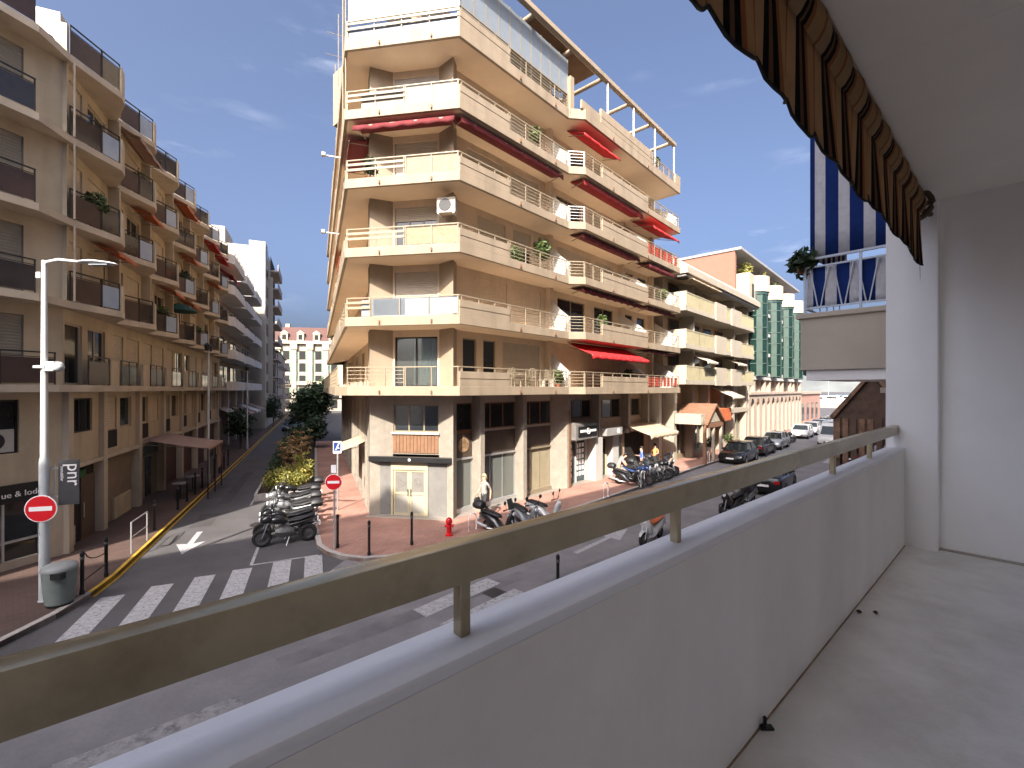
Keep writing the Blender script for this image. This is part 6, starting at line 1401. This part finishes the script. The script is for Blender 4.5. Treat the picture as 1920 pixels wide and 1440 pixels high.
def make_motorcycle(label, paint):
    t = thing('motorcycle', label, 'motorcycle')
    wheel(t, .72, .30, .11, t); wheel(t, -.70, .30, .15, t)
    b = MB(); b.loft(egg([(-.05, .10, .70, .86), (.1, .15, .68, .96), (.30, .16, .70, 1.0), (.45, .11, .76, .96), (.52, .05, .80, .90)])); part('fuel_tank', b, paint, t, smooth=60)
    b = MB(); b.loft(egg([(-.25, .14, .28, .56), (-.1, .19, .24, .64), (.15, .20, .24, .66), (.32, .15, .32, .60)], 8)); part('engine', b, mat('engine_metal', (0.16, 0.16, 0.16), 0.45, metal=0.6, var=0.4, scale=20), t, smooth=30)
    b = MB(); b.loft(egg([(-.92, .06, .86, .95), (-.75, .12, .80, .93), (-.4, .14, .74, .86), (-.1, .11, .74, .84), (.0, .07, .76, .82)])); part('seat', b, M_seat, t, smooth=60)
    b = MB(); b.loft(egg([(-1.0, .05, .80, .86), (-.7, .11, .66, .80), (-.3, .12, .56, .74), (-.1, .09, .56, .70)])); part('tail_fairing', b, paint, t, smooth=60)
    b = MB(); b.loft(egg([(.44, .12, .78, 1.06), (.56, .17, .74, 1.10), (.70, .14, .78, 1.02), (.80, .05, .84, .92)])); part('front_fairing', b, paint, t, smooth=60)
    for s_ in (-1, 1): b = MB(); b.bar((.72, s_*.09, .30), (.46, s_*.09, 1.0), .026, 7); part('fork', b, M_chrome, t, smooth=50)
    b = MB(); b.tube([(.30, -.38, 1.02), (.38, -.2, 1.08), (.44, 0, 1.06), (.38, .2, 1.08), (.30, .38, 1.02)], .016, 6); part('handlebar', b, M_blackp, t)
    for s_ in (-1, 1): b = MB(); b.bar((.36, s_*.26, 1.08), (.40, s_*.33, 1.26), .008, 5); b.box(.38, .41, s_*.33-.07, s_*.33+.07, 1.24, 1.32); part('mirror', b, M_blackp, t)
    b = MB(); b.lathe([(.02, .02), (.08, .01), (.09, -.03)], 12, (.80, 0, .90), 'x'); part('headlight', b, M_lamp, t, smooth=50)
    b = MB(); b.extr([(.66, -.13, 1.04), (.66, .13, 1.04), (.50, .10, 1.26), (.50, -.10, 1.26)], (.008, 0, .003)); part('windscreen', b, MATS['scooter_screen'], t)
    b = MB(); b.tube([(.15, -.15, .26), (-.3, -.18, .24), (-.55, -.20, .32)], .028, 6); b.tube([(-.5, -.20, .30), (-1.0, -.24, .52)], .058, 8); part('exhaust', b, M_chrome, t, smooth=50)
    b = MB(); b.tube([(.44, 0, .98), (.0, 0, .62), (-.2, 0, .45), (-.70, 0, .30)], .03, 6); b.tube([(-.1, 0, .70), (-.9, 0, .84)], .025, 6); part('frame', b, M_black, t)
    b = MB(); b.box(-1.10, -1.06, -.09, .09, .52, .66); b.bar((-.95, 0, .82), (-1.08, 0, .60), .012, 5); part('number_plate', b, M_signwhite, t)
    b = MB(); b.bar((-.1, .10, .26), (.0, .30, .02), .014, 5); part('side_stand', b, M_steel, t)
    return t
hb = math.atan2(-FB.n.y, -FB.n.x)
SC = make_scooter('grey scooter with a black top box in the middle of the corner bay', M_sgrey)
MC = make_motorcycle('black motorcycle closest to the zebra crossing in the corner bay', M_sblack)
GB = 'motorcycles and scooters parked in the bay at the corner'; RB = random.Random(3)
MC['group'] = GB; SC['group'] = GB
p = FB.P2(-1.25, 6.35); place(MC, p, hb + rad(6))
lst = [(0.0 - .5, MC, None, 'black motorcycle second from the zebra crossing in the corner bay'), (.3, SC, M_sblack, 'black scooter with a top box behind the two nearest motorcycles'), (1.05, MC, M_sgrey, 'grey motorcycle behind the black scooter in the corner bay'),
       (2.65, MC, M_sgrey, 'pale tanked motorcycle near the far end of the corner bay'), (3.4, SC, M_swhite, 'white scooter near the far end of the corner bay'), (4.2, MC, None, 'black motorcycle next to the plant bed at the far end of the bay'), (5.0, SC, M_sblack, 'black scooter last in the corner bay beside the plants')]
for s_, src, m, lab in lst:
    dup(src, FB.P2(s_, 6.35 + RB.uniform(-.12, .12)) + (0,), hb + rad(RB.uniform(-9, 9)), lab, GB, {('grey_scooter_paint' if src is SC else 'black_scooter_paint'): m} if m else None)
place(SC, FB.P2(1.85, 6.3), hb + rad(-5))
ho_ = math.atan2(FR.n.y, FR.n.x)
for j, ((u, v), m, lab) in enumerate((((940, 1003), M_sblack, 'black scooter parked in front of the walking woman'), ((988, 992), M_sgrey, 'grey scooter in the middle of the three below the shop windows'), ((1026, 980), M_swhite, 'white scooter right of the three below the shop windows'))):
    dup(SC, P3(ground_at(u, v), .0), ho_ + rad((8, -10, 14)[j]), lab, 'scooters on the pavement below the shop windows', {'grey_scooter_paint': m}, skip=('top_box', 'windscreen') if j else ())
for j in range(7):
    m = (M_sblack, M_sblue, M_sblack, M_sgrey, M_sblack, M_swhite, M_sblack)[j]
    src = SC if j % 3 != 1 else MC
    dup(src, FR.P(10.6 + j*.78, 2.05 + .12*math.sin(j*2), .12), ho_ + rad(RB.uniform(-10, 10)), ['black scooter at the near end of the row outside the cafe', 'blue motorcycle second in the row outside the cafe', 'black scooter third in the row outside the cafe', 'grey scooter in the middle of the row outside the cafe', 'black motorcycle fifth in the row outside the cafe', 'white scooter sixth in the row outside the cafe', 'black scooter at the far end of the row outside the cafe'][j], 'row of two wheelers outside the cafe', {('grey_scooter_paint' if src is SC else 'black_scooter_paint'): m})
for j, (uv, m, lab) in enumerate((((1372, 962), M_sblack, 'black scooter on the street just left of the black car'), ((1400, 948), M_sgrey, 'grey scooter between the black scooter and the black car'))):
    dup(SC, P3(ground_at(*uv), 0), hR + math.pi + rad(-15 + j*8), lab, 'scooters below the handrail', {'grey_scooter_paint': m})
dup(SC, P3(ground_at(1222, 1016), 0), hR + math.pi, 'white scooter with an orange seat riding below the handrail post', None, {'grey_scooter_paint': M_swhite, 'black_vinyl': M_orange, 'black_plastic': M_swhite})
for j, s_ in enumerate((37.9, 39.0, 40.1, 41.2)):
    dup(SC if j % 2 else MC, FR.P(s_, 3.3, 0), ho_ + rad(j*7-10), ['grey motorcycle first past the silver car', 'white scooter second past the silver car', 'black motorcycle third past the silver car', 'white scooter just before the arcade cars'][j], 'two wheelers past the parked cars', {('grey_scooter_paint' if j % 2 else 'black_scooter_paint'): (M_sgrey, M_swhite, M_sblack, M_swhite)[j]})
# ------------------------------------------------------------------ plants
def leaves(name, m, blobs, n, size, parent, seed, org=(0, 0, 0), flat=0.0, shell=0.55):
    """many leaf-sized faces spread through a set of uneven blobs (cx,cy,cz,rx,ry,rz)"""
    r = random.Random(seed); v, f = [], []; w = [b_[3]*b_[4]*b_[5] for b_ in blobs]; tot = sum(w)
    for b_, wt_ in zip(blobs, w):
        for _ in range(max(6, int(n*wt_/tot))):
            d = Vector((r.gauss(0, 1), r.gauss(0, 1), r.gauss(0, 1))).normalized(); k = (shell + (1-shell)*r.random()) * (1 if r.random() < .8 else r.random()) * (1 + .16*math.sin(d.x*7+b_[0]*3)*math.sin(d.z*6+b_[1]))
            c = Vector((b_[0] + d.x*b_[3]*k, b_[1] + d.y*b_[4]*k, b_[2] + d.z*b_[5]*k)) - Vector(org)
            a = Vector((r.gauss(0, 1), r.gauss(0, 1), r.gauss(0, .6)))
            if a.length < 1e-3: continue
            a.normalize(); e = a.cross(d + Vector((r.gauss(0, .5), r.gauss(0, .5), r.gauss(0, .5))))
            if e.length < 1e-3: continue
            e.normalize(); s_ = size*r.uniform(.6, 1.4); i = len(v)
            v += [tuple(c - a*s_), tuple(c + e*s_*.45), tuple(c + a*s_), tuple(c - e*s_*.45)]; f.append((i, i+1, i+2, i+3))
    me = bpy.data.meshes.new(name); me.from_pydata(v, [], f); me.materials.append(m); return link(name, me, parent)
M_lfd = leafmat('dark_leaf', (0.010, 0.028, 0.010), (0.028, 0.060, 0.020)); M_lfm = leafmat('mid_leaf', (0.03, 0.06, 0.015), (0.09, 0.12, 0.03))
M_lfy = leafmat('yellow_green_leaf', (0.10, 0.12, 0.02), (0.30, 0.26, 0.05)); M_lfo = leafmat('russet_leaf', (0.16, 0.09, 0.04), (0.38, 0.26, 0.12))
def tree(name, label, loc, h, cr, trunk, seed, m, n=2600, size=.13, grp=None, cat='tree'):
    t = thing(name, label, cat, loc, 0, grp); r = random.Random(seed); b = MB()
    top = (r.uniform(-.15, .15), r.uniform(-.15, .15), h*.75)
    b.tube([(0, 0, 0), (.03, .02, trunk*.5), (top[0]*.5, top[1]*.5, trunk), top], [.13, .10, .085, .03], 8)
    for k in range(6):
        a = k*1.05 + r.random(); z = trunk*(.75 + .1*k); b.tube([(0, 0, z), (math.cos(a)*cr*.4, math.sin(a)*cr*.4, z + .5), (math.cos(a)*cr*.75, math.sin(a)*cr*.75, z + .9)], [.05, .035, .012], 5)
    part('trunk', b, M_bark, t, smooth=60)
    bl = [(0, 0, h-cr*1.1, cr*.8, cr*.8, cr*1.05)]
    for k in range(9):
        a = r.uniform(0, 6.28); q = r.uniform(.35, .75)*cr; z = r.uniform(trunk*.9, h-cr*.45); bl.append((math.cos(a)*q, math.sin(a)*q, z, cr*r.uniform(.35, .6), cr*r.uniform(.35, .6), cr*r.uniform(.32, .5)))
    leaves('crown', m, bl, n, size, t, seed); return t
GT = 'trees in the planting strip of the side street'
tree('street_tree', 'tall dense dark green tree at the left flank of the corner block', FB.P(31, 7.3), 6.3, 2.1, 1.6, 3, M_lfd, 5200, .15, GT)
tree('street_tree', 'dark tree behind the tallest one in the side street', FB.P(37, 6.6), 5.6, 1.8, 1.6, 4, M_lfd, 3000, .15, GT)
tree('street_tree', 'low dark tree beside the lane further down the side street', FB.P(42, 5.4), 4.2, 1.5, 1.4, 5, M_lfd, 2200, .15, GT)
tree('street_tree', 'small round dark tree in front of the tallest tree', FB.P(25.5, 7.2), 3.4, 1.25, 1.2, 6, M_lfd, 2200, .12, GT)
tree('street_tree', 'dark bush like tree in the planting strip half way along the side street', FB.P(22.5, 5.9), 2.6, 1.1, .9, 7, M_lfd, 1800, .12, GT)
tree('street_tree', 'dark tree on the left pavement below the white balcony block', FB.P(27.2, 1.3), 3.9, 1.15, 1.7, 8, M_lfd, 2200, .12)
tree('street_tree', 'dark tree at the far left end of the side street', FB.P(52, 2.0), 4.6, 1.3, 1.8, 9, M_lfd, 1400, .16)
tree('street_tree', 'dark tree on the right at the very end of the side street', FB.P(70, 7.8), 6.5, 2.0, 2.0, 12, M_lfm, 1800, .2)
tree('street_tree', 'grey green tree standing before the hotel', FB.P(84, 9.5), 8.5, 2.4, 2.4, 13, M_lfm, 1800, .22)
# planting bed with kerb, hedge, tall russet shrubs and yellow flowers
bd = MB(); bd.prism([FB.P2(6.1, 4.8), FB.P2(46, 4.8), FB.P2(46, 7.15), FB.P2(6.1, 7.15)], -.01, .26); PBD = tag(part('planting_bed', bd, mat('bed_soil', (0.05, 0.035, 0.025), 0.95, var=0.3)), kind='structure')
bd = MB(); c = [FB.P2(46, 4.74), FB.P2(6.04, 4.74), FB.P2(6.04, 7.2)]; inn = offset_line(c, .12)
for j in range(2): bd.prism([c[j], c[j+1], inn[j+1], inn[j]], -.01, .33)
tag(part('bed_edging', bd, M_kerb, recalc=True), kind='structure')
def hedge(label, s0, s1, o0, o1, h, m, seed, n, size=.06):
    t = thing('hedge', label, 'hedge', FB.P(s0, (o0+o1)/2, .26), FB.ang()); w = (o1-o0)/2; ln = s1-s0
    b = MB(); r = random.Random(seed)
    for k in range(int(ln/.5)): b.tube([(k*.5+.2, 0, 0), (k*.5+.2+r.uniform(-.1, .1), r.uniform(-.1, .1), h*.7)], [.02, .008], 5)
    part('stem', b, M_bark, t)
    bl = [(k*.45+.2, r.uniform(-.1, .1)*w, h*.5, .38, w, h*.52*r.uniform(.85, 1.15)) for k in range(int(ln/.45))]
    leaves('foliage', m, bl, n, size, t, seed); return t
hedge('dark clipped hedge along the lane side of the planting bed', 8.5, 21, 4.85, 5.6, 1.25, M_lfd, 21, 7500, .07)
hedge('yellow green flowering hedge at the near end of the planting bed', 6.2, 8.4, 4.9, 6.95, 1.05, M_lfy, 22, 4200, .06)
def shrub(label, s_, o_, h, m, seed, grp=None):
    t = thing('tall_shrub', label, 'shrub', FB.P(s_, o_, .26), 0, grp); r = random.Random(seed); b = MB(); bl = []
    for k in range(6):
        a = r.uniform(0, 6.28); x, y = math.cos(a)*.25, math.sin(a)*.25; hh = h*r.uniform(.7, 1); b.tube([(x*.2, y*.2, 0), (x*.6, y*.6, hh*.5), (x*1.2, y*1.2, hh)], [.02, .014, .006], 5)
        for q in range(4): z = hh*(.45 + .18*q); bl.append((x*(.4+.2*q) + r.uniform(-.1, .1), y*(.4+.2*q) + r.uniform(-.1, .1), z, .20, .20, .10))
    part('stem', b, M_bark, t); leaves('foliage', m, bl, 520, .075, t, seed); return t
GS = 'tall russet shrubs of the planting bed'
for k, (s_, o_, h, m, lab) in enumerate(((10.0, 6.4, 2.3, M_lfo, 'russet shrub nearest the flowering hedge'), (12.2, 6.0, 2.5, M_lfo, 'tall russet shrub second from the flowering hedge'), (14.8, 6.7, 2.4, M_lfo, 'russet shrub third from the flowering hedge'), (17.5, 6.2, 2.2, M_lfm, 'greenish tall shrub between the russet ones and the trees'), (8.8, 6.7, 1.6, M_lfy, 'yellowish shrub right behind the flowering hedge'), (11.1, 5.6, 2.0, M_lfo, 'russet shrub on the lane side between the first two tall ones'), (13.5, 5.5, 1.9, M_lfm, 'green shrub on the lane side of the second tall russet one'), (16.2, 5.7, 2.0, M_lfo, 'russet shrub on the lane side near the trees'), (7.6, 6.9, 1.4, M_lfy, 'low yellowish shrub at the pavement side of the flowering hedge'))): shrub(lab, s_, o_, h, m, 30 + k, GS)
# plants on balconies
def potted(name, label, cat, p, h, rr_, m, seed, n=420, size=.09, pot=1.0):
    t = thing(name, label, cat, p)
    b = MB(); b.lathe([(.13*pot, .32-.32*pot), (.18*pot, .30), (.19*pot, .32), (.16*pot, .32)], 12); part('pot', b, mat('terracotta', (0.30, 0.13, 0.07), 0.8), t, smooth=40)
    b = MB(); b.tube([(0, 0, .3), (.02, .0, h*.6), (0, .02, h*.8)], [.025, .02, .01], 6); part('stem', b, M_bark, t)
    leaves('foliage', m, [(0, 0, h-rr_, rr_, rr_, rr_*1.15), (.1, .1, h-rr_*1.6, rr_*.7, rr_*.7, rr_*.6)], n, size, t, seed); return t
potted('potted_plant', 'leafy green pot plant on the third balcony of the corner block', 'plant', FR.P(5.2, .35, zb[2] + .21), 1.75, .42, M_lfm, 41, 700, .11)
potted('potted_plant', 'low green plant behind the third balcony rail of the corner block', 'plant', FR.P(3.1, .55, zb[2] + .21), .85, .34, M_lfm, 42)
potted('potted_plant', 'dark leafy plant on the blue striped balcony beyond the pillar', 'plant', FO.P(9.86, 2.86, 7.30), .66, .24, M_lfd, 43, 300, .08, pot=.45)
potted('potted_plant', 'green plant among the chairs on the first balcony', 'plant', FR.P(6.2, .55, zb[0] + .21), 1.0, .3, M_lfm, 44)
potted('potted_plant', 'yellow flowering plant on a saw tooth balcony of the left block', 'plant', FB.P(5.2, .45, lz[3] + .22), 1.15, .34, M_lfy, 45)
for k, (s_, lab) in enumerate(((41.2, 'green plant on the first turret roof from the left'), (47.2, 'green plant on the second turret roof from the left'), (53.2, 'green plant on the third turret roof from the left'))): potted('roof_plant', lab, 'plant', FT.P(s_ - 1.2, -.5, 16.4), 2.2, .8, M_lfy if k < 2 else M_lfm, 50 + k, 400, .15)
for k, (s_, lab) in enumerate(((24.6, 'small green pot plant left of the orange sign'), (28.9, 'small green pot plant right of the orange sign'))): potted('potted_plant', lab, 'plant', FR2.P(s_, 1.0, .12), 1.5, .4, M_lfm, 56 + k)

for k, (fr_, s_, o_, lv, h_, lab, m_) in enumerate(((FR, 9.4, 1.1, 1, 1.3, 'green pot plant beside the stepped rails of the second balcony of the corner block', M_lfm), (FR, 17.0, 1.1, 2, 1.2, 'small green plant at the far end of the third balcony of the corner block', M_lfm), (FC, .3, .6, 3, 1.1, 'green plant behind the slats of the fourth balcony, left corner', M_lfd), (FR, 4.4, .6, 4, 1.25, 'pot plant behind the open rails of the fifth balcony of the corner block', M_lfm), (FR, 12.3, 1.1, 0, 1.2, 'pot plant on the first balcony below the bright red awning', M_lfd), (FR, 16.2, 1.0, 5, 1.5, 'shrub in a pot on the roof terrace near the last pergola posts', M_lfm))): potted('potted_plant', lab, 'plant', fr_.P(s_, o_, zb[lv] + .21), h_, .30, m_, 80 + k)
# clutter on the left block's balconies
for k, (s_, o_, lv, lab, m_) in enumerate(((1.0, .45, 2, 'green pot plant on a low balcony at the near end of the left block', M_lfm), (8.4, .4, 1, 'leafy plant on the third saw tooth balcony of the left block', M_lfm), (12.2, .5, 2, 'bushy plant on a middle balcony of the left block', M_lfd), (15.6, .4, 1, 'small plant near the far end of the left block', M_lfm))): potted('potted_plant', lab, 'plant', FB.P(s_, o_, lz[lv] + .22), 1.25, .30, m_, 70 + k)
t = thing('parasol', 'folded out dark green parasol on a middle balcony of the left block', 'parasol', FB.P(11.9, .35, lz[1] + .22))
b = MB(); b.bar((0, 0, 0), (0, 0, 2.0), .02, 6); part('pole', b, M_iron, t)
b = MB(); b.lathe([(.85, 1.55), (.86, 1.57), (.45, 1.85), (.03, 2.02), (.02, 1.98), (.44, 1.80)], 10); part('canopy', b, mat('dark_green_cloth', (0.012, 0.06, 0.05), 0.8), t)

# ------------------------------------------------------------------ people
M_skin = mat('skin', (0.50, 0.30, 0.21), 0.6, var=0.05)
def person(label, loc, rz, top, legs, hair, pose, shoe=M_black):
    """one continuous skinned body; pose = joint positions, x forwards"""
    J = dict(pelvis=((0, 0, .93), .125), spine=((0, 0, 1.12), .118), chest=((.01, 0, 1.32), .135), neck=((.0, 0, 1.47), .055), jaw=((.03, 0, 1.55), .072), crown=((.015, 0, 1.66), .088), nose=((.115, 0, 1.59), .014),
             shl=((0, .17, 1.40), .062), shr=((0, -.17, 1.40), .062), ell=((-.04, .22, 1.13), .045), elr=((-.04, -.22, 1.13), .045), wrl=((.06, .22, .90), .031), wrr=((.06, -.22, .90), .031),
             hil=((0, .09, .88), .095), hir=((0, -.09, .88), .095), knl=((.03, .09, .49), .062), knr=((.03, -.09, .49), .062), anl=((0, .09, .09), .045), anr=((0, -.09, .09), .045), tol=((.17, .10, .035), .034), tor=((.17, -.10, .035), .034))
    for k, p_ in pose.items(): J[k] = (p_, J[k][1])
    E = [('pelvis', 'spine', 't'), ('spine', 'chest', 't'), ('chest', 'neck', 't'), ('neck', 'jaw', 's'), ('jaw', 'crown', 's'), ('jaw', 'nose', 's'), ('chest', 'shl', 't'), ('chest', 'shr', 't'), ('shl', 'ell', 't'), ('shr', 'elr', 't'), ('ell', 'wrl', 's'), ('elr', 'wrr', 's'),
         ('pelvis', 'hil', 'l'), ('pelvis', 'hir', 'l'), ('hil', 'knl', 'l'), ('hir', 'knr', 'l'), ('knl', 'anl', 'l'), ('knr', 'anr', 'l'), ('anl', 'tol', 'b'), ('anr', 'tor', 'b')]
    for sd in ('l', 'r'):
        w0 = Vector(J['wr'+sd][0]); d = (w0 - Vector(J['el'+sd][0])).normalized(); sy = 1 if sd == 'l' else -1
        J['pa'+sd] = (tuple(w0 + d*.075), .028); E.append(('wr'+sd, 'pa'+sd, 's'))
        for q, (off, ln) in enumerate(((-.028, .075), (-.010, .085), (.009, .08), (.026, .062))):
            a = w0 + d*.115 + Vector((off, 0, 0)); c = a + d*ln*.75 + Vector((.01, -sy*.02, 0)); J['f%d%s' % (q, sd)] = (tuple(a), .010); J['g%d%s' % (q, sd)] = (tuple(c), .008)
            E += [('pa'+sd, 'f%d%s' % (q, sd), 's'), ('f%d%s' % (q, sd), 'g%d%s' % (q, sd), 's')]
        a = w0 + d*.06 + Vector((.045, -sy*.012, 0)); J['th'+sd] = (tuple(a), .011); E.append(('wr'+sd, 'th'+sd, 's'))
    names = list(J); me = bpy.data.meshes.new('person_skeleton'); me.from_pydata([J[n_][0] for n_ in names], [(names.index(a), names.index(c)) for a, c, _ in E], [])
    tmp = bpy.data.objects.new('person_skeleton', me); COL.objects.link(tmp); sk = tmp.modifiers.new('skin', 'SKIN'); sk.use_smooth_shade = True; tmp.modifiers.new('sub', 'SUBSURF').levels = 1
    for i, n_ in enumerate(names):
        r_ = J[n_][1]; sv = me.skin_vertices[0].data[i]; sv.radius = (r_, r_*(.78 if n_ in ('chest', 'spine', 'pelvis') else 1)); sv.use_root = n_ == 'pelvis'
    dg = bpy.context.evaluated_depsgraph_get(); dg.update(); out = bpy.data.meshes.new_from_object(tmp.evaluated_get(dg)); COL.objects.unlink(tmp); bpy.data.objects.remove(tmp)
    out.materials.clear()
    for m in (top, legs, M_skin, shoe): out.materials.append(m)
    seg = [(Vector(J[a][0]), Vector(J[c][0]), {'t': 0, 'l': 1, 's': 2, 'b': 3}[k]) for a, c, k in E]
    for p_ in out.polygons:
        c = p_.center; best = (9, 0)
        for a, q, k in seg:
            ab = q - a; tt = max(0, min(1, (c-a).dot(ab)/max(ab.length_squared, 1e-9))); dd_ = (c - a - ab*tt).length
            if dd_ < best[0]: best = (dd_, k)
        p_.material_index = best[1]; p_.use_smooth = True
    t = thing('person', label, 'person', loc, rz); out.name = 'body'; link('body', out, t)
    hx, hy, hz = J['crown'][0]; jx = J['jaw'][0]
    b = MB(); rings = []
    for i in range(6):
        th = i/5*1.9; rings.append([(hx - .012 + .104*math.sin(th)*math.cos(q*.5236) - .03*math.sin(th)*(th > 1.2), hy + .098*math.sin(th)*math.sin(q*.5236), hz + .012 + .115*math.cos(th) - (.10 if math.cos(q*.5236) < -.2 and th > 1.4 else 0) + (.05 if math.cos(q*.5236) > .3 and th > 1.2 else 0)) for q in range(12)])
    b.loft(rings); part('hair', b, hair, t, smooth=70)
    b = MB()
    for s_ in (-1, 1): b.lathe([(.002, -.004), (.010, 0), (.002, .006)], 6, (jx[0]+.078, jx[1]+s_*.03, jx[2]+.055), 'x')
    b.box(jx[0]+.074, jx[0]+.082, jx[1]-.022, jx[1]+.022, jx[2]-.018, jx[2]-.011); part('face', b, M_brown, t)
    return t
M_topw = mat('pale_shirt', (0.26, 0.25, 0.23), 0.85); M_topb = mat('blue_shirt', (0.12, 0.18, 0.52), 0.85); M_topo = mat('orange_shirt', (0.60, 0.26, 0.10), 0.85); M_topp = mat('pink_shirt', (0.62, 0.36, 0.32), 0.85)
M_trs = mat('dark_trousers', (0.03, 0.03, 0.035), 0.85); M_hblond = mat('blond_hair', (0.50, 0.40, 0.22), 0.7, var=0.3, scale=30); M_hdark = mat('dark_hair', (0.03, 0.02, 0.015), 0.6)
walk = dict(knl=(.20, .09, .52), anl=(.34, .09, .13), tol=(.50, .10, .06), knr=(-.06, -.09, .50), anr=(-.40, -.09, .19), tor=(-.30, -.10, .05), ell=(-.14, .22, 1.14), wrl=(-.10, .24, .90), elr=(.02, -.22, 1.13), wrr=(.20, -.20, 1.02))
pw = FR.P(1.0, .75, .12)
W = person('woman with fair hair and pale top striding left past the shop windows', pw, hR + math.pi + rad(4), M_topw, M_trs, M_hblond, walk)
ang = hR + math.pi + rad(4); hx = Vector((math.cos(ang), math.sin(ang))); hy = Vector((-hx.y, hx.x)); hp = Vector(pw[:2]) + hx*.22 - hy*.20
bg = thing('shoulder_bag', 'small black bag held at the side of the walking woman', 'bag', (hp.x, hp.y, .12 + .62), ang)
b = MB(); b.loft([[(-.13, -.045, 0), (.13, -.045, 0), (.13, .045, 0), (-.13, .045, 0)], [(-.15, -.05, .12), (.15, -.05, .12), (.15, .05, .12), (-.15, .05, .12)], [(-.12, -.02, .22), (.12, -.02, .22), (.12, .02, .22), (-.12, .02, .22)]]); part('pouch', b, M_seat, bg, bevel=0.012, smooth=50)
b = MB(); b.tube([(-.1, 0, .2), (-.06, 0, .31), (0, 0, .345), (.06, 0, .31), (.1, 0, .2)], .009, 6); part('strap', b, M_seat, bg)
person('person in a blue shirt standing behind the scooters by the cafe', FR.P(13.6, 1.3, .12), hR + rad(120), M_topb, M_trs, M_hdark, dict(elr=(.10, -.22, 1.16), wrr=(.26, -.12, 1.20)))
person('person in an orange shirt under the beige cafe awning', FR.P(15.6, 1.2, .12), hR + rad(200), M_topo, M_trs, M_hdark, dict(ell=(.10, .22, 1.16), wrl=(.27, .10, 1.14)))
person('person in a pink top bending over the near end of the scooter row', FR.P(11.4, 1.0, .12), hR - rad(70), M_topp, mat('beige_trousers', (0.42, 0.33, 0.24), 0.85), M_hdark, dict(spine=(.06, 0, 1.10), chest=(.18, 0, 1.25), neck=(.28, 0, 1.34), jaw=(.35, 0, 1.38), crown=(.38, 0, 1.48), nose=(.445, 0, 1.395), shl=(.2, .17, 1.32), shr=(.2, -.17, 1.32), ell=(.30, .2, 1.06), elr=(.30, -.2, 1.06), wrl=(.42, .15, .88), wrr=(.42, -.15, .88)))
# cafe tables in the shade of the left awning
for k, (s_, o_) in enumerate(((7.4, 1.4), (9.3, 1.5))):
    t = thing('cafe_table', ['round cafe table under the near half of the brown awning', 'round cafe table under the far half of the brown awning'][k], 'table', FB.P(s_, o_, .12))
    b = MB(); b.lathe([(.02, .72), (.33, .72), (.33, .745), (.02, .745)], 16); part('tabletop', b, M_steel, t); b = MB(); b.bar((0, 0, 0), (0, 0, .72), .03, 8); b.lathe([(.22, 0), (.22, .02), (.03, .05)], 12); part('leg', b, M_iron, t)
